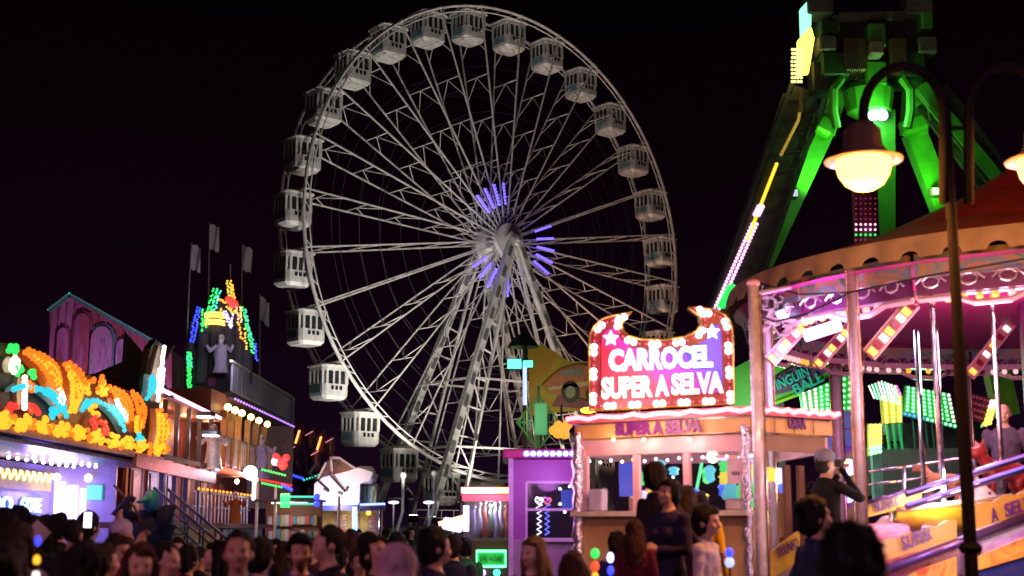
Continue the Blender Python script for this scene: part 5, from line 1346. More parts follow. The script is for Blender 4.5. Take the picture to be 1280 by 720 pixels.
def pole_at(px, far, r, ztop, brace=None):
    near = -2.6 if far else 0
    a = (px - 640) / F
    qa, qb, qc = 1 + a * a, -2 * (a * CC.x + CC.y), CC.x ** 2 + CC.y ** 2 - (RC - .12) ** 2
    disc = max(0, qb * qb - 4 * qa * qc) ** .5; y = (-qb + (disc if far else -disc)) / (2 * qa); x = a * y
    o = MB().tube([(x, y, .9), (x, y, ztop)], r, 12).build('pole', MIRR, car, True)
    for s in (-1, 1): MB().tube([(x + s * r * 1.25, y - .02, .9), (x + s * r * 1.25, y - .02, ztop - .05)], r * .3, 6).build('side_tube', mat('gold_side_tube', (.8, .55, .32), .2, .9), o)
    MB().ball((x, y, ztop + .04), r * 1.2, 10, 6, (1, 1, .6)).build('cap', RPINK, o)
    if brace:
        (x0, y0), (x1, y1) = brace; p0, p1 = P(x0, y0, y - .05 + near), P(x1, y1, y - .05 + near)
        bb = MB().bar(p0, p1, .16, .05, V((0, 1, 0))).build('brace', mat('rosewood_brace', (.45, .18, .16), .35), car)
        n = 8
        for e in (-1, 1):
            X, Y_, Z = basis(p1 - p0, V((0, 1, 0))); sid = X if abs(X.y) < .5 else Y_
            MB().tube([p0 + sid * e * .085, p1 + sid * e * .085], .018, 5).build('brace_edge', RPINK, bb)
        for i in range(n):
            c = lerp(p0, p1, (i + .5) / n) + V((0, -.05, 0)); d = (p1 - p0).normalized() * .04
            MB().bar(c - d, c + d, .11, .03, V((0, 1, 0))).build('square_lamp', (BRY, BRD, BRW)[i % 3], bb)
    return x, y
pole_at(1071, False, .055, 5.02, ((1086, 444), (1142, 378))); pole_at(1046, True, .075, 4.9, ((1020, 457), (1064, 408))); pole_at(1209, True, .06, 4.9, ((1211, 470), (1278, 385)))
pole_at(962, False, .05, 4.9, ((962, 452), (1008, 402)))
fx, fy = P(949, 600, 15.5).x, 15.5; ft = P(949, 357, 15.5).z
fo = MB().tube([(fx, fy, .3), (fx, fy, ft)], .062, 14).build('front_pole', mat('bright_lilac_pole', (.82, .74, .84), .25, .15, coat=.5), car, True); MB().ball((fx, fy, ft + .03), .08, 10, 6, (1, 1, .6)).build('cap', RPINK, fo); MB().tube([(fx + .075, fy - .02, .3), (fx + .075, fy - .02, ft - .1)], .016, 6).build('side_tube', mat('gold_side_tube', (.8, .55, .32)), fo)
MB().tube([(fx, fy, ft - .1), (3.6, 17.6, 4.8)], .03, 8).build('pole_stay', RPINK, fo)
lamp('pole_fill', (fx - .9, fy - 1.3, 3.3), (.84, .70, 1), 20, car, .1)  # fill lamp with no fixture, added to turn the front pole lilac
pole_at(1330, False, .09, 5.0); pole_at(1330, True, .09, 5.0)
for (x0, y0), (x1, y1), r, D in (((973, 396), (992, 386), .07, 18.6), ((1006, 420), (1050, 406), .085, 18.4)):
    MB().tube([P(x0, y0, D), P(x1, y1, D)], r, 10).build('white_tube_lamp', emit('violet_white_lamp', (.62, .52, 1), 4), car)
for (x0, y0), (x1, y1) in (((944, 398), (1000, 402)), ((985, 400), (1040, 368)), ((950, 415), (1004, 376)), ((992, 395), (1058, 384))):
    MB().bar(P(x0, y0, 18.9), P(x1, y1, 18.4), .09, .05).build('light_arm', RPINK, car)
s = MB()
for i in range(22):
    x, y = 950 + rnd.random() * 105, 345 + rnd.random() * 60; c = P(x, y + (1050 - x) * .18, 18.7)
    s.tube([c + V(((.16 - .02 * t) * math.cos(t * 1.0 + i), 0, (.13 - .015 * t) * math.sin(t * 1.0 + i))) for t in range(7)], .014, 4)
setp(s.build('scrollwork', SCR, car), kind='stuff')
MB().prism([(CC.x + 5.15 * math.cos(2 * PI * i / 48), CC.y + 5.15 * math.sin(2 * PI * i / 48)) for i in range(48)], (0, 0, .92), (1, 0, 0), (0, 1, 0), .3).build('deck', mat('mauve_deck_paint', (.22, .15, .2), .5), car)
o = MB(); o.lathe(CC, [(5.1, 0), (5.1, .61)], 48); o.build('skirt', mat('blue_skirt_paint', (.08, .08, .3), .4), car)
o = MB(); o.lathe(CC, [(.8, .9), (.8, 5.1)], 16); o.build('centre_drum', mat('plum_band', (.14, .02, .10)), car)
# dark wires slung under the canopy
for pts in (((1290, 322), (1160, 345), (1060, 366), (1000, 368), (942, 352)), ((1062, 366), (1010, 392), (970, 402), (940, 392), (938, 352))):
    MB().tube([P(x, y, 15.4 + i * .7) for i, (x, y) in enumerate(pts)], .014, 5).build('wire', BLACK, car)
# lamps that light the inside
lamp('ceiling_glow', (6.6, 18.6, 4.0), (1, .34, .62), 270, car, .4); lamp('tube_glow', P(1030, 425, 17.4), (.66, .45, 1), 100, car, .15); lamp('deck_glow', (5.4, 16.3, 3.7), (1, .62, .72), 120, car, .4)
lamp('pole_fill', (3.75, 17.9, 4.1), (.8, .5, 1), 50, car, .25)

# ---- ramp with its balustrade of painted boards
RY = 14.3
rp_ = thing('carousel_ramp', 'sloping carousel ramp balustrade with violet tube rails and ochre lettered boards', 'ramp', (P(1180, 700, RY).x, RY, 0))
VT = emit('violet_rail_tube', (.30, .20, 1), 1.1)
def rl(p0, p1, d, r, m, nm='rail'): return MB().tube([P(*p0, RY + d), P(*p1, RY + d)], r, 8).build(nm, m, rp_, True)
VRAIL = mat('violet_chrome_rail', (.5, .42, .8), .15, .9)
rl((1132, 618), (1300, 565), .25, .035, VRAIL); rl((1132, 634), (1300, 580), .05, .038, VRAIL); rl((1134, 616), (1300, 563), .22, .012, VT, 'rail_light'); rl((1134, 631), (1300, 577), .0, .012, VT, 'rail_light')
rl((1082, 722), (1300, 640), -.05, .05, mat('purple_lower_rail', (.16, .08, .3), .3, .6)); rl((1086, 590), (1198, 574), 1.8, .015, CHROME); rl((1086, 606), (1160, 597), 1.8, .013, CHROME); rl((1086, 628), (1132, 614), .9, .02, mat('purple_lower_rail', (.16, .08, .3)))
for x, y0, y1, d in ((1130, 583, 645, 1.0), (1206, 560, 640, .8), (1216, 575, 640, .3)): MB().tube([P(x, y1, RY + d), P(x, y0, RY + d)], .018, 6).build('rail_post', CHROME, rp_)
YB2 = mat('yellow_board_paint', (.70, .46, .04), .4); OB = mat('ochre_board_paint', (.46, .26, .05), .45, var=.12); PLET = mat('violet_lettering', (.10, .01, .22), .4)
def board(pts, d, m, nm): 
    q = [P(x, y, RY + d) for x, y in pts]; return MB().prism(ccw([(p.x, p.z) for p in q]), (0, RY + d, 0), (1, 0, 0), (0, 0, 1), .04).build(nm, m, rp_)
def slope_text(txt, x0, y0, x1, y1, hpx, d, m, par):
    a, b = P(x0, y0, RY + d), P(x1, y1, RY + d); a.y = b.y = RY + d; X = (b - a).normalized(); Yv = V((0, -1, 0)).cross(X)
    if Yv.z < 0: Yv = -Yv
    text('board_letters', txt, (a + b) / 2 + V((0, -.02, 0)), X, (Yv.x * .3, 0, 1), hpx * (RY + d) / F, (b - a).length, m, par, .008, .02)
b1_ = board([(1086, 646), (1086, 630), (1136, 613), (1152, 608), (1152, 628), (1136, 634)], .95, YB2, 'lettered_board'); slope_text('TRIUNFO', 1091, 636, 1124, 625, 12, .92, PLET, b1_)
def scallop(x0, yt0, yb0, x1, yt1, yb1, n):
    top = []
    for i in range(n * 4 + 1):
        t = i / (n * 4); top.append((lerp(x0, x1, t), lerp(yt0, yt1, t) - 4 * abs(math.sin(t * n * PI))))
    return top + [(x1, yb1), (x0, yb0)]
b2_ = board(scallop(1096, 681, 704, 1196, 651, 674, 4), -.02, OB, 'lettered_board'); slope_text('SUPER', 1127, 680, 1164, 665, 17, -.05, PLET, b2_)
b3_ = board(scallop(1212, 636, 664, 1300, 610, 636, 3), -.02, OB, 'lettered_board'); slope_text('A', 1238, 645, 1246, 642, 17, -.05, PLET, b3_); slope_text('SELVA', 1255, 639, 1300, 624, 17, -.05, PLET, b3_)
b4_ = board([(1000, 705), (964, 722), (964, 690), (975, 680), (986, 672), (1000, 662)], 1.5, YB2, 'lettered_board'); slope_text('TRIUNFO', 971, 692, 997, 678, 13, 1.46, PLET, b4_)
P1 = art('rose_panel_art', [(.7, .16, .10), (.75, .3, .4), (.55, .12, .2), (.8, .5, .5)], 3, 'noise', (1, 1, 1), .4, 2); P2 = art('fire_panel_art', [(.8, .12, .03), (.85, .5, .1), (.75, .2, .05)], 3); P3 = art('lilac_panel_art', [(.6, .4, .7), (.75, .6, .75), (.5, .3, .65), (.8, .7, .6)], 2.4)
board([(1120, 702), (1120, 716), (1176, 697), (1196, 690), (1196, 676), (1160, 688)], .05, P1, 'painted_panel'); board([(1120, 728), (1150, 712), (1196, 696), (1196, 735), (1120, 740)], .12, P2, 'painted_panel')
board([(1212, 666), (1212, 690), (1300, 655), (1300, 634)], .06, P3, 'painted_panel'); board([(1212, 700), (1300, 664), (1300, 640), (1290, 690), (1212, 712)][:2] + [(1300, 690), (1212, 716)], .10, P2, 'painted_panel'); board([(1212, 716), (1300, 690), (1300, 740), (1212, 740)], .15, mat('deep_blue_panel', (.03, .04, .25), .4), 'painted_panel')
MB().box((P(1190, 700, RY).x + .2, RY + .8, .45), (2.4, 1.6, .9)).build('ramp_base', mat('mauve_deck_paint', (.2, .15, .2)), rp_)
lamp('rail_glow_fill', P(1230, 650, RY - .9), (1, .72, .62), 40, rp_, .2); lamp('rail_glow_fill', P(1140, 668, RY - .8), (.9, .6, 1), 26, rp_, .2); lamp('rail_glow_fill', P(1200, 600, RY + .7), (.75, .55, 1), 30, rp_, .15); lamp('rail_glow_fill', P(1165, 618, 14.7), (1, .85, .7), 34, rp_, .15)  # the last is a fill lamp added to brighten the yellow boat

# ---- carousel animals
def beast(name, lab, cat, loc, rz, s, kind, m, m2):
    o = MB()
    def cp(a, b, ra, rb): 
        a, b = V(a), V(b); o.ball(a, ra, 10, 6); o.ball(b, rb, 10, 6); o.tube([lerp(a, b, i / 4) for i in range(5)], [lerp(ra, rb, i / 4) * .99 for i in range(5)], 10)
    if kind == 'horse':
        cp((-.42, 0, .95), (.38, 0, .98), .22, .22); cp((.42, 0, 1.05), (.66, 0, 1.42), .17, .11); cp((.66, 0, 1.46), (.93, 0, 1.25), .10, .055); cp((.74, 0, 1.38), (.86, 0, 1.27), .09, .07)
        for sd in (-1, 1):
            cp((.64, sd * .05, 1.54), (.63, sd * .06, 1.64), .03, .012); cp((.36, sd * .11, .88), (.58, sd * .11, .68), .09, .055); cp((.58, sd * .11, .68), (.42, sd * .11, .45), .05, .035); cp((.42, sd * .11, .45), (.47, sd * .11, .40), .04, .045)
            cp((-.46, sd * .11, .9), (-.36, sd * .11, .62), .12, .06); cp((-.36, sd * .11, .62), (-.56, sd * .11, .42), .055, .035); cp((-.56, sd * .11, .42), (-.54, sd * .11, .18), .035, .03); cp((-.54, sd * .11, .18), (-.48, sd * .11, .13), .035, .045)
    else:
        cp((-.30, 0, .55), (.25, 0, .62), .17, .15); cp((.25, 0, .66), (.42, 0, .86), .12, .10); cp((.42, 0, .90), (.50, 0, .88), .125, .11); cp((.50, 0, .85), (.62, 0, .83), .07, .05)
        for sd in (-1, 1):
            cp((.42, sd * .08, 1.0), (.41, sd * .10, 1.07), .04, .02); cp((.24, sd * .09, .55), (.27, sd * .09, .28), .07, .045); cp((.27, sd * .09, .28), (.28, sd * .09, .06), .042, .04); cp((.28, sd * .09, .05), (.34, sd * .09, .05), .045, .04)
            cp((-.32, sd * .09, .52), (-.22, sd * .09, .34), .11, .06); cp((-.22, sd * .09, .34), (-.36, sd * .09, .20), .055, .04); cp((-.36, sd * .09, .2), (-.33, sd * .09, .05), .04, .04); cp((-.33, sd * .09, .05), (-.26, sd * .09, .05), .045, .04)
    me = remesh(o.v, o.f, .022, 3); me.polygons.foreach_set('use_smooth', [True] * len(me.polygons)); me.materials.append(m)
    r = thing(name, lab, cat, loc, rz, 'animals of the carousel'); M = W[r] @ Matrix.Scale(s, 4)
    b = link('body', me, r, M); KIDS.setdefault(r, []).append(b)
    h = MB()
    if kind == 'horse':
        for i in range(6): t = i / 5; h.tube([V((.40 + .24 * t, 0, 1.22 + .36 * t)), V((.32 + .22 * t, .05 * (-1) ** i, 1.14 + .38 * t)), V((.26 + .24 * t, .09 * (-1) ** i, 1.0 + .36 * t))], [.05, .05, .015], 6)
        h.tube([(-.60, 0, 1.02), (-.74, 0, .9), (-.74, 0, .55)], [.05, .08, .02], 8)
        sd = MB(); sd.lathe((-.02, 0, 1.12), [(.24, 0), (.22, .10), (.12, .13), (0, .12)], 12); 
        for v in sd.v: v.y *= .85
        so = link('saddle', sd.mesh('saddle', mat('rose_saddle', (.6, .12, .25), .3), None, True), r, M); KIDS[r].append(so)
    else: h.tube([(-.44, 0, .6), (-.62, 0, .62), (-.68, 0, .8)], [.035, .03, .04], 6)
    ho = link('mane' if kind == 'horse' else 'tail', h.mesh('mane', m2, None, True), r, M); KIDS[r].append(ho); setp(ho, kind='stuff' if kind == 'horse' else None)
    e = MB()
    for sd_ in (-1, 1): e.ball((.76, sd_ * .088, 1.42) if kind == 'horse' else (.52, sd_ * .07, .94), .018, 6, 4)
    eo = link('eye', e.mesh('eye', BLACK), r, M); KIDS[r].append(eo)
    po = link('pole', MB().tube([(.0, 0, .3), (.0, 0, 3.2 / s)], .028 / s, 8).mesh('pole', CHROME), r, M); KIDS[r].append(po)
    return r
PW = mat('pearl_white_plaster', (.78, .66, .64), .35, coat=.4)
hp = P(1218, 640, 15.9)
beast('carousel_horse', 'pearl white carousel horse looking over the ochre ramp board', 'carousel horse', (hp.x - .56, 15.9, hp.z - 1.10), -.25, .92, 'horse', PW, mat('pale_rose_mane', (.7, .45, .5), .5))
hp = P(1222, 688, 15.0); beast('carousel_horse', 'small white and gold carousel pony low behind the ramp rail', 'carousel horse', (hp.x - .3, 15.1, .92), -.1, .55, 'horse', mat('ivory_gold_plaster', (.8, .62, .42), .35), mat('gold_mane', (.7, .45, .1), .4))
hp = P(1168, 600, 16.6); beast('carousel_lion', 'orange carousel lion cub behind the yellow boat', 'carousel lion', (hp.x + .08, 16.6, P(1168, 618, 16.6).z - .12), PI - .5, .5, 'lion', mat('orange_plaster', (.62, .24, .12), .4), mat('red_tail', (.5, .1, .05), .5))
hp = P(1248, 592, 16.4); beast('carousel_lion', 'dark red carousel animal half hidden behind the violet rails', 'carousel lion', (hp.x + .05, 16.4, P(1248, 607, 16.4).z - .25), PI + .3, .72, 'lion', mat('dark_red_plaster', (.35, .03, .03), .35), mat('brown_tail', (.2, .05, .03), .5))
bt = thing('carousel_boat', 'bright yellow carousel boat behind the SUPER board', 'boat', (P(1165, 650, 15.3).x, 15.3, 1.0))
o = MB(); n = 12
p0, p1 = P(1116, 645, 15.3), P(1260, 622, 15.3); zt, zb = P(1150, 634, 15.3).z, P(1150, 668, 15.3).z
secs = []
for i in range(n + 1):
    t = i / n; w = .42 * math.sin(PI * (.08 + .90 * t)) ** .6; x = lerp(p0.x, p1.x, t); zz = lerp(zt - .03, zt + .12, t); dep = .30 * math.sin(PI * (.06 + .90 * t)) ** .5
    secs.append([V((x, 15.3 + w * math.cos(a), zz - dep * math.sin(a))) for a in [PI * k / 8 for k in range(9)]])
for sx in secs: o.v += sx
for i in range(n):
    for j in range(8): o.face((i * 9 + j, i * 9 + j + 1, (i + 1) * 9 + j + 1, (i + 1) * 9 + j))
o.face(list(range(9))); o.face([n * 9 + j for j in range(9)][::-1])
o.build('hull', mat('canary_yellow_paint', (.78, .55, .03), .25, coat=.5), bt, True)
MB().tube([sx[8] for sx in secs], .03, 6).build('gunwale', mat('cream_gunwale', (.8, .68, .4), .35), bt, True)
MB().box((lerp(p0.x, p1.x, .4), 15.3, zt - .06), (.22, .6, .05)).build('bench', mat('brown_bench', (.3, .14, .05), .5), bt)
for x, y, w, lab, col in ((1120, 672, .30, 'pink rounded carousel seat left of the SUPER board', (.75, .25, .55)), (1178, 672, .2, 'lilac carousel seat beside the lamp post', (.5, .34, .65)), (1268, 660, .34, 'violet pink carousel seat under the SELVA board', (.7, .35, .75))):
    p = P(x, y, 14.9); t = thing('tub_ride', lab, 'seat', (p.x, p.y, .95), 0, 'moulded carousel seats'); mm_ = mat('seat_%d' % x, col, .3, coat=.4)
    o = MB(); o.lathe((p.x, p.y, p.z - .25), [(w * .5, -.25), (w, -.1), (w * 1.15, .1), (w * .9, .24), (w * .3, .3), (0, .3)], 14); o.build('shell', mm_, t, True); MB().box((p.x, p.y + w, p.z - .1), (w * 1.6, .08, .5), None, .03).build('backrest', mm_, t)

# ================================================================== the swinging pendulum ride behind
YP = 38
pr = thing('pendulum_ride', 'giant green lit pendulum ride with LED edged legs towering behind the carousel', 'ride', (P(1095, 660, YP).x, YP, 0))
def pp(x, y, d=0): return P(x, y, YP + d)
GRN = mat('green_ride_paint', (.08, .42, .04), .4, var=.3, scale=2); DKG = mat('dark_steel_paint', (.06, .065, .055), .45, .4, var=.4); GRY = mat('grey_machine_paint', (.16, .15, .13), .5, .3, var=.4)
def truss(p, q, w, m, par, nm='leg'):
    o = MB(); x, y, z = basis(q - p, V((0, 1, 0))); n = int((q - p).length / .55)
    cs = [(x * a + y * b) * w / 2 for a, b in ((-1, -1), (1, -1), (1, 1), (-1, 1))]
    for c in cs: o.bar(p + c, q + c, .12)
    for i in range(n):
        for k in range(4): o.bar(lerp(p, q, i / n) + cs[k], lerp(p, q, (i + 1) / n) + cs[(k + 1) % 4], .05)
    for k in (0, 2):
        o.bar(p + (cs[k] + cs[(k + 1) % 4]) * .5 * .8, q + (cs[k] + cs[(k + 1) % 4]) * .5 * .8, w * .8, .04, V((0, 1, 0)))
    return o.build(nm, m, par)
l1 = truss(pp(1006, 118), pp(902, 418), 1.0, DKG, pr)
def ledline(pts, n, m, r, par, d=-.65, rows=1, gap=4):
    mb = MB(); seg = [(V(pts[i + 1]) - V(pts[i])).length for i in range(len(pts) - 1)]; tot = sum(seg)
    for k in range(rows):
        for i in range(n):
            s = tot * i / n; j = 0
            while s > seg[j]: s -= seg[j]; j += 1
            q = lerp(V(pts[j]), V(pts[j + 1]), s / seg[j]); mb.ball(pp(q.x + k * gap, q.y, d), r, 6, 4)
    return setp(mb.build('led_row', m, par), kind='stuff')
PKW = emit('pink_white_led', (1, .50, .78), 1.7)
ledline([(893, 386), (942, 276)], 26, PKW, .052, l1, rows=2, gap=6); ledline([(934, 300), (972, 202)], 30, emit('gold_led', (1, .62, .03), 1.5), .055, l1, rows=1); ledline([(944, 268), (950, 256)], 5, PKW, .075, l1, rows=2)
ledline([(900, 382), (914, 356)], 9, GREENB, .09, l1, rows=2)
ledline([(1001, 132), (998, 150), (975, 196)], 22, emit('dim_gold_led', (.8, .45, .05), .4), .05, l1)
MB().bar(pp(1034, 160, 2), pp(955, 330, 2), .5, .5, V((0, 1, 0))).build('rear_leg', GRN, pr); MB().bar(pp(1050, 106, 1), pp(1032, 166, 1.6), .5, .5, V((0, 1, 0))).build('rear_leg_head', GRN, pr)
MB().box(pp(1032, 158, 1.2), (.6, .5, .55), Matrix.Rotation(.5, 3, 'Y'), .1).build('gusset', GRN, pr)
MB().bar(pp(1142, 166, 1), pp(1186, 280, 1), .62, .5, V((0, 1, 0))).build('rear_leg', GRN, pr); MB().bar(pp(1146, 105, .6), pp(1142, 170, 1), .7, .5, V((0, 1, 0))).build('rear_leg_head', GRN, pr); MB().box(pp(1142, 156, .7), (.8, .5, .5), Matrix.Rotation(-.3, 3, 'Y'), .1).build('gusset', GRN, pr)
truss(pp(1165, 120), pp(1330, 340), .7, DKG, pr); MB().bar(pp(1150, 108, -.3), pp(1266, 250, -.3), .38, .3, V((0, 1, 0))).build('right_leg_box', GRN, pr)
for x, y in ((991, 242), (1168, 240)): h = MB().box(pp(x, y, .4), (.32, .3, .3), None, .05).build('flood_lamp', GRY, pr); MB().box(pp(x + 2, y - 1, .2), (.2, .04, .2)).build('lamp_face', emit('dim_face', (.7, .8, .9), .7), h)
# head machinery
mb = MB().box(pp(1086, 66, 0), (3.2, 1.6, 1.9), None, .15); mb.build('machine_frame', DKG, pr)
for x, y, w, h, d, m_ in ((1022, 4, .75, .9, -.9, GRY), (1146, 4, .75, .9, -.9, GRY), (1066, 72, .62, 1.0, -1.0, mat('brown_motor_paint', (.13, .075, .04), .5, .3)), (1120, 72, .5, 1.0, -1.0, mat('brown_motor_paint', (.13, .075, .04))), (1093, 48, .5, .7, -1.05, GRN), (1093, 64, .38, .42, -1.35, mat('pale_motor_cover', (.3, .25, .2), .5)), (1032, 58, .5, .45, -1.0, GRY), (1156, 60, .55, .5, -1.0, GRY), (1092, 96, .6, .7, -.95, GRN), (1042, 84, .8, .7, -.9, mat('dark_green_box', (.02, .07, .02), .5)), (1138, 84, .7, .8, -.9, mat('dark_green_box', (.03, .13, .03))), (1030, 100, .8, .9, -.7, DKG), (1155, 30, .35, .5, -.9, GRN), (1033, 38, .5, .4, -.9, mat('dark_green_box', (.03, .13, .03)))):
    MB().box(pp(x, y, d), (w, .7, h), None, .05).build('motor_housing', m_, pr)
mb = MB()
for i in range(7): mb.bar(pp(1058 + i * 3, 62, -1.4), pp(1058 + i * 3, 100, -1.4), .02)
mb.bar(pp(1132, 20, -1.1), pp(1136, 6, -1.1), .18); mb.bar(pp(1044, 20, -1.1), pp(1046, 40, -1.1), .14); setp(mb.build('pipework', GRY, pr), kind='stuff'); MB().bar(pp(1048, 22, -1.1), pp(1130, 20, -1.1), .22).build('cross_pipe', GRY, pr)
for sx, x0 in ((-1, 1052), (1, 1128)): MB().tube([pp(x0, 98, -1.1), pp(x0 - sx * -10, 112, -1.2), pp(x0 + sx * 10, 140, -1.0), pp(x0 + sx * 6, 160, -.9)], .13, 8).build('hook_bracket', GRN, pr)
MB().lathe(pp(1086, 128, -.6), [(.3, -.5), (.62, -.3), (.72, .3), (.5, .55), (0, .55)], 16).build('arm_collar', GRN, pr)
MB().bar(pp(1102, 140, -.2), pp(1102, 318, -.2), .62, .6, V((0, 1, 0))).build('swing_arm', GRN, pr)
for x in (1092, 1103): MB().ball(pp(x, 144, -1.0), .16).build('arm_light', emit('blue_white_lamp', (.5, .5, 1), 9), pr)
lamp('arm_beam', pp(1098, 148, -1.6), (.3, 1, .25), 120, pr, .15); lamp('head_beam', pp(1085, 190, -3.4), (.25, 1, .12), 34, pr, .4, 130, pp(1086, 95), .8); lamp('leg_beam', pp(1015, 235, .6), (.25, 1, .08), 330, pr, .2, 100, pp(1020, 190, 1.8), .8); lamp('leg_beam', pp(1150, 250, -.4), (.25, 1, .08), 330, pr, .2, 100, pp(1158, 200, 1), .8)
o = MB(); q = pp(1082, 268, -2.5); o.lathe(q, [(.34, -1.1), (.34, .65), (.3, .7), (0, .7)], 14); col_ = o.build('led_column', mat('dark_wine_column', (.16, .02, .06), .4), pr)
for r_ in range(9):
    mb = MB()
    for i in range(5): mb.ball(pp(1070 + i * 6, 248 + r_ * 6.5, -2.95), .035 if r_ > 4 else .025, 6, 4)
    setp(mb.build('led_row', (PKW if r_ in (5, 6) else GREENB if r_ == 7 else emit('dim_red_led', (.5, .03, .12), .5)), col_), kind='stuff')
# LED sign on the left shoulder
s1 = MB().prism(ccw([(pp(x, y).x, pp(x, y).z) for x, y in ((990, 30), (1003, 16), (1003, 50), (991, 62))]), (0, YP - 1.2, 0), (1, 0, 0), (0, 0, 1), .2).build('lit_sign', emit('cyan_green_sign', (.25, 1, .5), 2.0), pr)
s2 = MB().prism(ccw([(pp(x, y).x, pp(x, y).z) for x, y in ((987, 68), (1003, 52), (1007, 66), (1000, 108), (987, 110))]), (0, YP - 1.2, 0), (1, 0, 0), (0, 0, 1), .2).build('lit_sign', emit('yellow_lit_sign', (1, .85, .12), 2.2), pr)
mb = MB()
for i in range(36): mb.ball(pp(990 + (i % 4) * 3.6 + rnd.random(), 62 + (i // 4) * 5, -1.3), .045, 6, 4)
setp(mb.build('sign_bulb', emit('lemon_bulb', (1, .85, .3), 1.6), pr), kind='stuff')
MB().bar(pp(1000, 110, -1.1), pp(1001, 140, -1.1), .1).build('sign_bracket', mat('rusty_bracket', (.3, .12, .04), .5), pr)

# ---- LED boards of the whirling ride seen through the carousel
YW = 29
wr = thing('whirling_ride', 'low whirling ride with dotted green, pink and yellow LED boards seen through the carousel', 'ride', (P(1110, 660, YW).x, YW, 0))
def wq(x, y, d=0): return P(x, y, YW + d)
def dotboard(pts, nu, nv, cols, base, d=0., r=.034, nm='led_board'):
    """a board (corners TL, TR, BR, BL in the photograph) with a grid of LEDs"""
    q = [wq(x, y, d) for x, y in pts]; bd_ = MB().prism(ccw([(p.x, p.z) for p in q]), (0, YW + d, 0), (1, 0, 0), (0, 0, 1), .12).build(nm, base, wr)
    by = {}
    for i in range(nu):
        for j in range(nv):
            u, v = (i + .5) / nu, (j + .5) / nv; p = lerp(lerp(q[0], q[1], u), lerp(q[3], q[2], u), v); m_ = cols(u, v); p.y = YW + d - .03
            by.setdefault(m_.name, (m_, MB()))[1].ball(p, r, 6, 4)
    for m_, mb in by.values(): setp(mb.build('led_row', m_, bd_), kind='stuff')
    return bd_
GL = emit('green_white_led', (.30, 1, .45), 2.0); PL_ = emit('rose_white_led', (1, .6, .75), 2.2); YL = emit('yellow_white_led', (1, .80, .12), 1.8); GB = mat('green_board_paint', (.02, .36, .05), .4); YBd = mat('yellow_board_enamel', (.6, .42, .02), .4); ML = emit('magenta_led', (1, .12, .5), 1.6); BL = emit('azure_led', (.05, .3, .9), 1.6)
dotboard([(1000, 492), (1066, 466), (1064, 514), (1004, 514)], 9, 6, lambda u, v: PL_ if u < .38 - .1 * v else GL, GB)
dotboard([(1132, 482), (1188, 492), (1196, 530), (1130, 514)], 9, 7, lambda u, v: PL_ if u > .84 else GL, GB); dotboard([(1128, 514), (1196, 531), (1196, 536), (1128, 519)], 12, 1, lambda u, v: BL if u < .4 else GL, mat('teal_board_paint', (.02, .2, .2), .4))
dotboard([(1101, 494), (1128, 494), (1128, 528), (1104, 530)], 3, 7, lambda u, v: YL, YBd, -.3, .04); dotboard([(1097, 476), (1122, 482), (1128, 494), (1103, 494)], 4, 3, lambda u, v: ML, mat('plum_board', (.2, .02, .15), .4), -.25); dotboard([(1086, 530), (1102, 530), (1102, 566), (1086, 570)], 3, 7, lambda u, v: YL if v < .7 else GL, YBd, -.1, .05)
dotboard([(1238, 500), (1246, 500), (1238, 530), (1228, 534)], 2, 6, lambda u, v: PL_ if v < .4 else YL, YBd, -2.4, .05); dotboard([(1210, 490), (1238, 498), (1228, 528), (1206, 520)], 6, 4, lambda u, v: emit('dim_wine_led', (.4, .02, .08), .4), mat('wine_board', (.12, .02, .04), .4), -2.3, .03)
for i in range(9):
    x = 1086 + i * 4; MB().tube([wq(x, 476 + abs(i - 4) * 1.5, -.5), wq(x + 7, 498 + i, -.6)], .018, 5).build('light_wand', GL if i % 3 else PL_, wr)
for x in (1108, 1116, 1124): MB().tube([wq(x, 530, -.4), wq(x + 4, 562, -.5)], .03, 6).build('green_strut', mat('bright_green_tube', (.03, .4, .15), .3), wr)
MB().box(wq(1115, 540, .4), (.45, .4, .5), None, .05).build('motor_box', DARKM, wr)
MB().box(wq(1150, 590, .6), (2.4, .2, 1.0)).build('grey_skirting', mat('dull_mauve_skirting', (.16, .13, .15), .5), wr); MB().box(wq(1096, 590, .3), (.2, .2, 1.6)).build('pale_blue_post', mat('pale_blue_post', (.22, .36, .42), .4), wr)
MB().box(wq(1160, 555, 1.2), (2.6, .2, .9)).build('dark_panel', DARKM, wr)
for i in range(5): MB().tube([wq(1140 + i * 8, 518 + i * 2, .3), wq(1144 + i * 8, 560, .3)], .02, 5).build('cable', mat('teal_cable', (.04, .14, .14), .4), wr)
MB().bar(wq(1238, 430, 2), wq(1258, 520, 2), .5, .4, V((0, 1, 0))).build('lime_leg', mat('lime_leg_paint', (.20, .36, .03), .4), wr)
MB().box(V((wq(1110, 600).x, YW + .8, .4)), (9, 5, .8)).build('platform', mat('ride_platform_paint', (.08, .06, .12)), wr)
lamp('led_glow', wq(1040, 500, -1.2), (.3, 1, .4), 60, wr, .3); lamp('led_glow', wq(1160, 510, -1.2), (.35, 1, .5), 45, wr, .3)
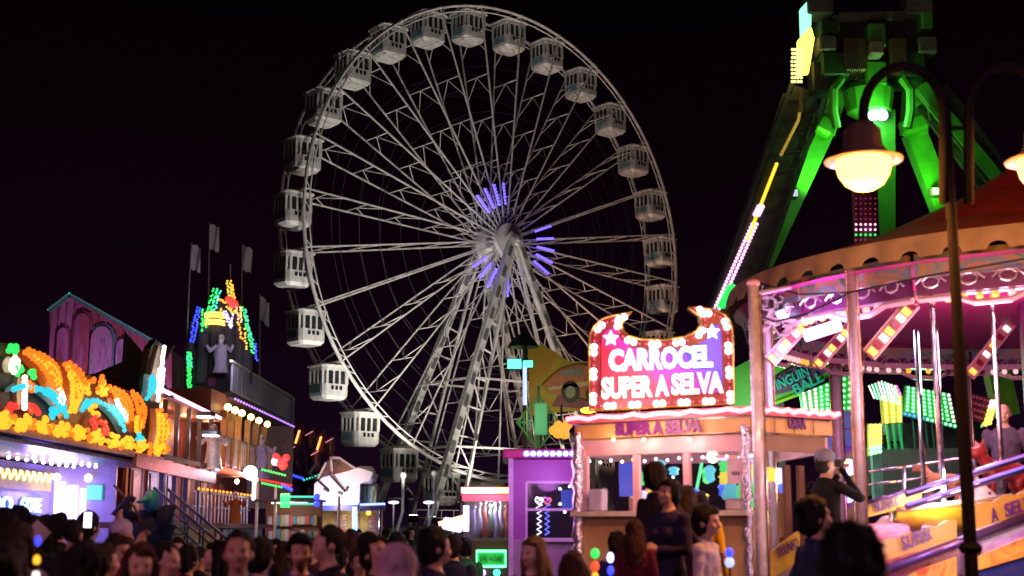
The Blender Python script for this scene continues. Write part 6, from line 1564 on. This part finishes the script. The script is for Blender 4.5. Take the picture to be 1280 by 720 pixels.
# green sign board with teal lettering
gs = thing('ball_sign', 'green board with teal PINGUIN BALL lettering and plum backing', 'sign', (P(1000, 660, 31).x, 31, 0))
def gq(x, y, d=0): return P(x, y, 31 + d)
def gsh(pts, d, m, nm): return MB().prism(ccw([(gq(x, y, d).x, gq(x, y, d).z) for x, y in pts]), (0, 31 + d, 0), (1, 0, 0), (0, 0, 1), .08).build(nm, m, gs)
GSB = mat('leaf_green_board', (.09, .34, .04), .45, var=.3, scale=2)
gsh([(916, 520), (908, 482), (914, 462), (940, 448), (946, 452), (946, 505)], .2, GSB, 'leaf_panel'); gsh([(960, 506), (960, 462), (990, 452), (1042, 440), (1042, 468), (1000, 490)], 0, GSB, 'main_board'); gsh([(968, 494), (972, 470), (1004, 452), (1030, 450), (1032, 466), (990, 488)], -.12, mat('plum_backing', (.10, .02, .12), .5), 'letter_backing')
TEA = mat('teal_letter_paint', (.02, .32, .36), .4)
def gtx(t, x0, y0, x1, y1, h):
    a, b = gq(x0, y0, -.22), gq(x1, y1, -.22); a.y = b.y = 30.78; text('letters', t, (a + b) / 2, (b - a).normalized(), V((-.35, 0, 1)).normalized(), h * 31 / F, (b - a).length, TEA, gs, .02, .02)
gtx('PINGUIN', 964, 485, 1010, 463, 13); gtx('BALL', 992, 488, 1028, 470, 13)
MB().tube([gq(960, 507, -.1), gq(1004, 491, -.1)], .04, 6).build('lime_edge', mat('lime_edge_paint', (.35, .55, .05), .4), gs); MB().bar((gq(975, 500).x, 31.2, 0), gq(975, 480, .2), .14).build('post', DARKM, gs)
lamp('board_wash', gq(985, 520, -1.8), (.6, 1, .6), 220, gs, .2)
# blue window blocks behind the cap man
bw = thing('blue_ticket_window', 'small blue lit window block behind the man in the cap', 'kiosk', (P(1040, 660, 27).x, 27, 0))
for x, y in ((1032, 548), (1056, 548), (1032, 526), (1056, 526)): MB().box(P(x, y, 27), (.34, .1, .30)).build('blue_pane', emit('dim_blue_pane', (.05, .08, .4), .35), bw)
MB().box(P(1044, 538, 27.1), (.8, .08, .78)).build('frame', mat('pale_blue_frame', (.4, .45, .6), .4), bw); MB().bar((P(1044, 560, 27.3).x, 27.3, 0), P(1044, 555, 27.3), .2).build('post', DARKM, bw)
for x, y, r, m_ in ((1043, 522, .13, COOLW), (1061, 584, .16, emit('blue_white_ball', (.3, .35, 1), 5)), (1060, 620, .13, emit('blue_white_ball', (.3, .35, 1), 5))):
    MB().ball(P(x, y, 26.4), r, 10, 7).build('ball_lamp', m_, bw, True)
MB().box(P(1063, 606, 27.2), (.3, .3, 2.2)).build('side_column', art('bright_column_art', [(.05, .2, .6), (.5, .1, .6), (.6, .45, .05), (.05, .1, .5)], 1, 'wave', (.2, .2, 1.2)), bw)
lamp('ball_glow', P(1058, 590, 25.8), (.3, .35, 1), 14, bw, .1)

# ================================================================== street lamp in front
YS = 11.5
sl = thing('street_lamp', 'dark twin armed street lamp with glowing yellow bowl lanterns on hooked arms', 'street lamp', (P(1203, 700, YS).x, YS, 0))
IRON = mat('lamp_iron_paint', (.013, .011, .011), .65, .0, var=.2, spec=.0)
xb = P(1198, 420, YS).x
MB().tube([(xb, YS, 0), (xb, YS, 1.25), (xb, YS, 1.3), (xb, YS, 3.3), (xb, YS, 3.32), (xb, YS, P(1196, 122, YS).z)], [.085, .075, .054, .053, .046, .044], 14).build('post', IRON, sl, True)
MB().lathe((xb, YS, 1.55), [(.075, -.04), (.10, 0), (.075, .04)], 12).build('collar', IRON, sl)
def arm(pts, nm='arm'): 
    q = [P(x, y, YS) for x, y in pts]; return MB().tube(q, .043, 10).build(nm, IRON, sl, True)
def arc(x0, x1, yb, ytop, yl, sgn): 
    cxx, rx, ry = (x0 + x1) / 2, (x1 - x0) / 2, yb - ytop
    return [(cxx + sgn * rx * math.cos(t * PI / 12), yb - ry * math.sin(t * PI / 12)) for t in range(13)]
for sgn, xs, xl_ in ((1, 1180, 1079), (-1, 1211, 1306)):
    lo, hi = min(xs, xl_), max(xs, xl_)
    pts = [(xs, 254)] + arc(lo, hi, 142, 83, 0, sgn) + [(xl_, 150)]
    a_ = arm(pts)
    for y in (160, 235): MB().bar(P(xs, y, YS), P(1197, y, YS), .03).build('clamp', IRON, a_)
    c = P(xl_, 197, YS); s = F / YS / 1.0
    h = MB(); h.lathe(c, [(.02, .33), (.10, .30), (.155, .24), (.165, .10), (.22, .03), (.235, .0), (.20, -.015), (0, -.01)], 24); ht = h.build('lantern_hood', mat('lantern_hood_paint', (.16, .10, .07), .4, .3), sl, True)
    MB().lathe(c, [(.235, .0), (.335, -.022), (.335, -.032), (.23, -.02)], 24).build('rim_disk', mat('rim_disk_paint', (.45, .28, .16), .4), ht, True)
    MB().lathe(c, [(.232, -.02), (.236, -.07), (.215, -.16), (.165, -.235), (.09, -.28), (0, -.295)], 24).build('glass_bowl', emit('yellow_lamp_bowl', (1, .50, .11), 5), ht, True)
    lamp('bowl_light', c + V((0, 0, -.36)), (1, .36, .06), 420, sl, .18)
# ================================================================== the crowd
DK = ('dark_coat', (.02, .018, .022)); NAVY = ('navy_jacket', (.02, .025, .07)); JEANS = ('blue_jeans', (.04, .06, .13)); BLK = ('black_trousers', (.012, .012, .014))
def ppl(px, topy, D, face, label, H=None, **k):
    p = P(px, topy, D); h = H or p.z
    z0 = p.z - h
    return person(label, (p.x, D, z0), math.radians(face), h, **k)
def deck(name, label, p, w, d, h):
    t = thing(name, label, 'platform', (p[0], p[1], 0)); MB().box((p[0], p[1], h / 2 - .02), (w, d, h), None, .02).build('planks', mat('dark_step_boards', (.06, .05, .05), .6), t)
# left, before the games stall
ppl(24, 655, 9.0, 172, 'woman with long brown hair and a pale grey jacket seen from behind', pose='pocket', hair='long', hc='brown', top=('pale_grey_jacket', (.22, .20, .28)), bottom=BLK, fem=True)
ppl(8, 640, 13.6, 165, 'person in a black jacket at the far left edge under the blue neon', hair='curly', top=('black_jacket', (.015, .015, .02)), bottom=BLK)
ppl(25, 637, 14.6, 190, 'person in a dark coat under the blue neon letters, turned away', hair='curly', hc='black', top=DK, bottom=JEANS)
ppl(41, 648, 12.6, 195, 'person in a dark hooded top holding a pale square card', pose='phone', hair='short', top=DK, bottom=BLK)
ppl(57, 647, 13.0, 170, 'person with shoulder length dark hair beside the white light tubes', hair='long', hc='black', top=('charcoal_coat', (.03, .028, .035)), bottom=BLK, fem=True)
ppl(75, 644, 13.8, 182, 'person in a dark parka standing before the white light tubes', hair='short', hc='black', top=('dark_parka', (.018, .02, .03)), bottom=JEANS, coat=True, wide=1.12)
ppl(92, 652, 12.2, 178, 'broad man in a dark jacket just right of the parka', hair='crop', top=DK, bottom=BLK, wide=1.15)
ppl(112, 643, 13.2, 150, 'person in a dark jacket holding up a lit phone by the lilac wall', pose='up', hair='short', hc='black', top=DK, bottom=BLK)
ppl(2, 688, 5.4, 160, 'person in dark clothes cut off by the left edge of the picture', hair='short', hc='black', top=('wine_black_coat', (.03, .01, .02)), bottom=BLK)
ppl(108, 687, 6.2, 175, 'person with dark bushy hair close to the camera near the left', hair='curly', hc='black', top=DK, bottom=BLK, wide=1.1)
ppl(131, 683, 9.4, 120, 'person with brown hair turned right beside the cloaked dummy', hair='short', hc='brown', top=('brown_jacket', (.06, .03, .03)), bottom=BLK)
ppl(152, 654, 13.0, 100, 'person in a lilac bobble hat left of the cloaked dummy', hair='beanie', hc='brown', top=('indigo_jacket', (.05, .04, .16)), bottom=JEANS)
ppl(148, 672, 10.2, 60, 'person in a dark red top lifting a hand beside the lilac hat', pose='up', hair='short', hc='brown', top=('dark_red_top', (.16, .02, .04)), bottom=BLK, skin=0)
ppl(176, 684, 7.6, 20, 'woman with long red brown hair facing the camera below the cloaked dummy', hair='long', hc='red', top=('rose_brown_top', (.20, .08, .09)), bottom=BLK, fem=True, skin=0, vox=.013)
ppl(208, 681, 8.8, 70, 'man with very short dark hair right of the red haired woman', hair='crop', hc='dark', top=('grey_violet_top', (.12, .09, .16)), bottom=JEANS)
ppl(236, 690, 11.5, 150, 'small dark haired child under the stair railing', H=1.30, hair='short', hc='black', top=('wine_black_coat', (.03, .01, .02)), bottom=BLK, child=True)
ppl(272, 679, 10.8, -80, 'woman with long black hair in profile, face turned left', hair='long', hc='black', top=DK, bottom=BLK, fem=True, skin=2)
ppl(299, 667, 7.8, 8, 'boy with short cropped hair facing the camera in the middle of the crowd', hair='crop', hc='dark', top=('plum_black_jacket', (.04, .02, .05)), bottom=BLK, skin=1, vox=.012, pitch=-.1)
ppl(326, 676, 9.0, 160, 'dark haired person in a mauve top seen from behind beside the boy', hair='short', hc='black', top=('mauve_top', (.25, .16, .26)), bottom=JEANS)
ppl(376, 671, 9.4, 12, 'man in a bright blue jacket facing the camera', hair='short', hc='dark', top=('bright_blue_jacket', (.02, .04, .42)), bottom=BLK, skin=0, vox=.014)
ppl(411, 660, 9.2, -70, 'tall man in a black jacket with his face turned left', pose='pocket', hair='crop', hc='dark', top=('black_jacket', (.015, .015, .02)), bottom=BLK, skin=0, wide=1.1, vox=.014)
ppl(440, 664, 17, 170, 'woman in a dusty pink coat seen from behind before the kiosk', hair='long', hc='brown', top=('dusty_pink_coat', (.32, .16, .17)), bottom=BLK, fem=True, coat=True)
ppl(461, 668, 13.2, 160, 'person in a dark top behind the man who looks down', hair='short', hc='black', top=DK, bottom=BLK)
ppl(474, 671, 9.2, 40, 'man in a black jacket looking down to the right', hair='short', hc='dark', top=('black_jacket', (.015, .015, .02)), bottom=BLK, skin=0, pitch=-.4, vox=.014)
ppl(497, 686, 6.9, 178, 'person in a pale lilac pink hood seen from behind', hair='hood', top=('lilac_pink_hood', (.42, .27, .34)), bottom=BLK)
ppl(497, 668, 13.6, 175, 'person with a dark cap of hair behind the pink hood', hair='short', hc='black', top=('plum_black_jacket', (.04, .02, .05)), bottom=BLK)
ppl(544, 664, 9.0, 115, 'big man in a dark violet black coat turned away to the right', hair='short', hc='black', top=('violet_black_coat', (.03, .018, .05)), bottom=BLK, wide=1.18, coat=True, skin=0, vox=.014)
ppl(567, 671, 14.0, 175, 'person in a navy jacket right of the big man', hair='short', hc='dark', top=NAVY, bottom=BLK)
ppl(581, 675, 17.0, 200, 'person in a green jacket just left of the glass prize kiosk', hair='short', hc='black', top=('green_jacket', (.02, .18, .07)), bottom=BLK)
FAR = [(424, 662, 30, 170, 'dark_coat', 'dark'), (435, 668, 26, 190, 'charcoal_coat', 'brown'), (449, 663, 33, 10, 'brown_jacket', 'dark'), (483, 661, 31, 160, 'navy_jacket', 'black'), (507, 664, 27, 200, 'grey_violet_top', 'dark'), (514, 660, 34, 30, 'dark_coat', 'black'), (521, 657, 36, 175, 'charcoal_coat', 'dark'), (529, 662, 30, 150, 'green_jacket', 'black'), (535, 666, 28, 190, 'dark_parka', 'black'), (553, 668, 30, 180, 'dark_coat', 'brown'), (345, 676, 16, 20, 'charcoal_coat', 'dark'), (356, 680, 14, 165, 'teal_top', 'brown'), (391, 678, 16, -30, 'brown_jacket', 'red'), (398, 672, 20, 170, 'dusty_pink_coat', 'brown'), (250, 686, 14, 130, 'dark_coat', 'dark'), (222, 674, 17, 20, 'dark_red_top', 'brown'), (287, 684, 15, 160, 'dark_coat', 'black'), (196, 690, 12, 150, 'brown_jacket', 'dark'), (425, 684, 12, 170, 'plum_black_jacket', 'black'), (450, 688, 11.5, 20, 'charcoal_coat', 'brown')]
PALC = {'dark_coat': DK[1], 'charcoal_coat': (.03, .028, .035), 'brown_jacket': (.06, .03, .03), 'navy_jacket': NAVY[1], 'grey_violet_top': (.12, .09, .16), 'green_jacket': (.02, .18, .07), 'dark_parka': (.018, .02, .03), 'teal_top': (.03, .15, .25), 'dusty_pink_coat': (.32, .16, .17), 'dark_red_top': (.16, .02, .04), 'plum_black_jacket': (.04, .02, .05)}
WHERE = ['in front of the blue neon post', 'left of the neon post behind the pink coat', 'under the blue neon kiosk edge', 'right of the yellow booth window', 'behind the pink hood to the right', 'at the foot of the wheel steps', 'farthest up the street before the wheel', 'in the knot of people before the wheel', 'between the wheel steps and the big man', 'behind the big man to the right', 'behind the dark haired person in mauve', 'below the souvenir stall', 'between the blue jacket and the tall man', 'behind the tall man in black', 'behind the black haired woman in profile', 'at the foot of the stair railing', 'between the profile woman and the boy', 'below the ride stair near the red haired woman', 'low between the tall man and the looking down man', 'low in front of the kiosk post']
for i, (x, y, D, f, c, h) in enumerate(FAR):
    cn = c.replace('_', ' ')
    ppl(x, y, D, f, 'person in a %s %s' % (cn, WHERE[i]), H=None if P(x, y, D).z < 1.9 else 1.8, pose=['stand', 'walk', 'pocket'][i % 3], hair=['short', 'long', 'crop', 'pony', 'bun'][i % 5], hc=h, top=(c, PALC[c]), bottom=[BLK, JEANS][i % 2], fem=i % 5 in (1, 3, 4), vox=.02)
# two attendants on the wheel platform
for x, lab in ((508, 'attendant in dark clothes on the wheel platform by the left mast'), (577, 'attendant in dark clothes on the wheel platform by the leg foot')):
    p = P(x, 598 + (x > 550) * 3, 88); person(lab, (p.x, 88, 2.6), .4, 1.75, 'stand', 'short', 'dark', DK, BLK, vox=.024)
# before the pay booth
deck('booth_steps', 'dark low steps in front of the pay booth', (2.0, 13.0), 3.4, 3.4, .42)
def at_booth(px, topy, D, face, label, z0=.42, **k):
    p = P(px, topy, D); return person(label, (p.x, D, z0), math.radians(face), p.z - z0, **k)
at_booth(822, 580, 12.9, 120, 'tall man in a dark jacket with an arm round the woman in front of him', pose='lean', hair='short', hc='dark', top=('dark_brown_jacket', (.035, .022, .024)), bottom=BLK, wide=1.1, skin=0, vox=.013, pitch=-.2, yaw=.3)
at_booth(835, 601, 12.3, -50, 'woman in a dark navy spotted top with her face turned left', pose='fold', hair='short', hc='black', top=('navy_spotted_top', (.030, .024, .075)), bottom=BLK, fem=True, wide=1.1, skin=0, vox=.012, pitch=-.1)
at_booth(858, 610, 12.9, 165, 'woman with long brown hair pressed against the couple', hair='long', hc='brown', top=('wine_jacket', (.10, .02, .03)), bottom=BLK, fem=True, vox=.014)
at_booth(876, 618, 14.1, 150, 'person in a bright yellow top at the booth counter', hair='short', hc='dark', top=('bright_yellow_top', (.75, .42, .02)), bottom=JEANS, vox=.015)
at_booth(793, 652, 11.6, 170, 'girl with long red brown hair in a dark red coat seen from behind', z0=.42, hair='long', hc='red', top=('dark_red_coat', (.13, .012, .03)), bottom=BLK, fem=True, vox=.014)
at_booth(771, 672, 12.4, 175, 'child in a blue jacket beside the red haired girl', z0=.42, hair='short', hc='dark', top=('deep_blue_jacket', (.03, .05, .2)), bottom=BLK, child=True, vox=.016)
at_booth(883, 641, 11.9, 60, 'child in a white fleece jacket looking right', z0=.30, pose='child', hair='short', hc='dark', top=('white_fleece', (.60, .52, .62)), bottom=BLK, child=True, vox=.012, skin=0)
ppl(666, 674, 10.4, -15, 'blond woman in a black coat in front of the purple booth', hair='long', hc='blond', top=('black_jacket', (.015, .015, .02)), bottom=BLK, fem=True, skin=2, vox=.013, yaw=-.5)
ppl(716, 694, 8.8, 170, 'woman with long dark wine red hair left of the booth column', hair='long', hc='red', top=('wine_jacket', (.10, .02, .03)), bottom=BLK, fem=True, vox=.015)
# on and before the carousel deck
p = P(1031, 566, 15.0); person('man in a grey blue cap and black jacket raising a camera to his face', (p.x, 15.0, .62), math.radians(118), p.z - .62, 'camera', 'cap', 'dark', ('black_leather_jacket', (.004, .004, .006)), ('cream_trousers', (.62, .50, .48)), 0, 0, 0, .011, 1.08)
hd_ = P(1049, 579, 14.75); t = thing('camera', 'small dark camera held by the man in the cap', 'camera', hd_); MB().box(hd_, (.07, .11, .08), Matrix.Rotation(.5, 3, 'Z'), .012).build('camera_body', BLACK, t); MB().lathe(hd_ + V((.05, 0, 0)), [(.028, 0), (.028, .05), (.02, .055), (0, .055)], 12, axis=(V((0, 1, 0)), V((0, 0, 1)), V((1, 0, 0)))).build('lens', GLASS, t)
deck('deck_step', 'dark step below the carousel deck', (3.45, 15.0), 1.6, 1.4, .62)
p = P(1019, 632, 9.8); person('boy in a navy jacket with pale blue sleeves facing right', (p.x, 9.8, .25), math.radians(105), p.z - .25, 'pocket', 'short', 'dark', ('navy_blue_jacket', (.035, .05, .12)), BLK, 0, 0, -.1, .012, 1., child=True)
deck('kerb_block', 'dark kerb block under the boy in the navy jacket', (p.x, 9.8), 1.2, 1.0, .25)
ppl(1071, 664, 4.7, 105, 'person with curly black hair close to the camera at the bottom right', hair='curly', hc='black', top=('olive_black_coat', (.03, .025, .015)), bottom=BLK, skin=0, vox=.010)
p = P(1254, 506, 17.4); person('bald man in a dark and cream t-shirt standing on the carousel deck', (p.x, 17.4, p.z - 1.82), math.radians(-20), 1.82, 'stand', 'none', 'dark', ('mauve_grey_tshirt', (.10, .07, .11)), ('grey_trousers', (.12, .11, .12)), 0, 0, 0, .011, 1.08, sleeve=False)
deck('deck_riser', 'mauve riser on the carousel deck under the bald man', (p.x, 17.4), 2.2, 2.2, p.z - 1.82)
# a bright phone and a card held up at the left
q = P(110, 650, 12.8); t = thing('phone', 'lit phone held up before the lilac wall', 'phone', q); MB().box(q, (.075, .012, .15), None, .004).build('phone_body', BLACK, t); MB().box(q + V((0, -.009, 0)), (.066, .004, .135)).build('screen', emit('phone_screen', (1, .85, .9), 4), t)
q = P(47, 667, 12.3); t = thing('card', 'pale square card held up in the dark crowd', 'card', q); MB().box(q, (.17, .012, .17), Matrix.Rotation(.7, 3, 'Y')).build('sheet', mat('pale_card', (.5, .42, .4), .6), t)
# toys that light up in the crowd
def light_toy(px, py, D, cols, lab, r=.024):
    c = P(px, py, D); t = thing('light_toy', lab, 'toy', c, 0, 'lit toys in the crowd'); r = r * D / 9
    for i, (m_, z, s) in enumerate(cols): MB().ball(c + V((0, 0, z)), r, 10, 7, (s, s, 1.4)).build('lit_segment', m_, t, True)
    MB().tube([c + V((0, 0, -.35)), c], .012, 6).build('handle', BLACK, t)
light_toy(46, 700, 7.4, [(emit('toy_amber', (1, .5, .02), 1.6), .0, 1.0), (emit('toy_white', (1, .85, .8), 1.5), -.08, 1.1), (BLUEB, .10, .9)], 'amber, white and blue lit toy in the crowd at the left')
light_toy(744, 708, 11.0, [(emit('toy_red', (1, .06, .01), 1.8), 0, 1.1), (emit('toy_orange', (1, .4, .03), 1.8), -.08, .9), (GREENB, .10, 1.2)], 'red and green lit toy below the booth column')
light_toy(763, 697, 11.0, [(emit('toy_blue_white', (.35, .45, 1), 5), 0, .9), (BLUEB, -.1, .9)], 'blue white lit toy below the booth counter')
light_toy(912, 703, 11.7, [(emit('toy_pale_blue', (.4, .5, 1), 1.5), 0, 1.3), (BLUEB, .08, 1.1)], 'pale blue lit balloon toy beside the white jacket child')
# two unseen posts added as fill light, so the crowd is not black
for (x, y, z, col, pw, lab) in ((-9.0, 1.0, 6.5, (1, .38, .62), 12000, 'unseen post with an added rosy fill globe left of the crowd'), (8.5, 4.0, 6.5, (1, .46, .72), 6000, 'unseen post with an added pink fill globe right of the carousel ramp')):
    t = thing('fill_light_post', lab, 'lamp', (x, y, 0)); MB().tube([(x, y, 0), (x, y, z)], .05, 10).build('post', DARKM, t); MB().ball((x, y, z + .16), .16, 12, 8).build('globe', emit('globe_%d' % z if 0 else 'rosy_fill_globe' if x < 0 else 'pink_fill_globe', col, 4), t, True)
    lamp('globe_fill_light', (x, y, z + .16), col, pw, t, .17)

bpy.data.scenes.remove(TMP)
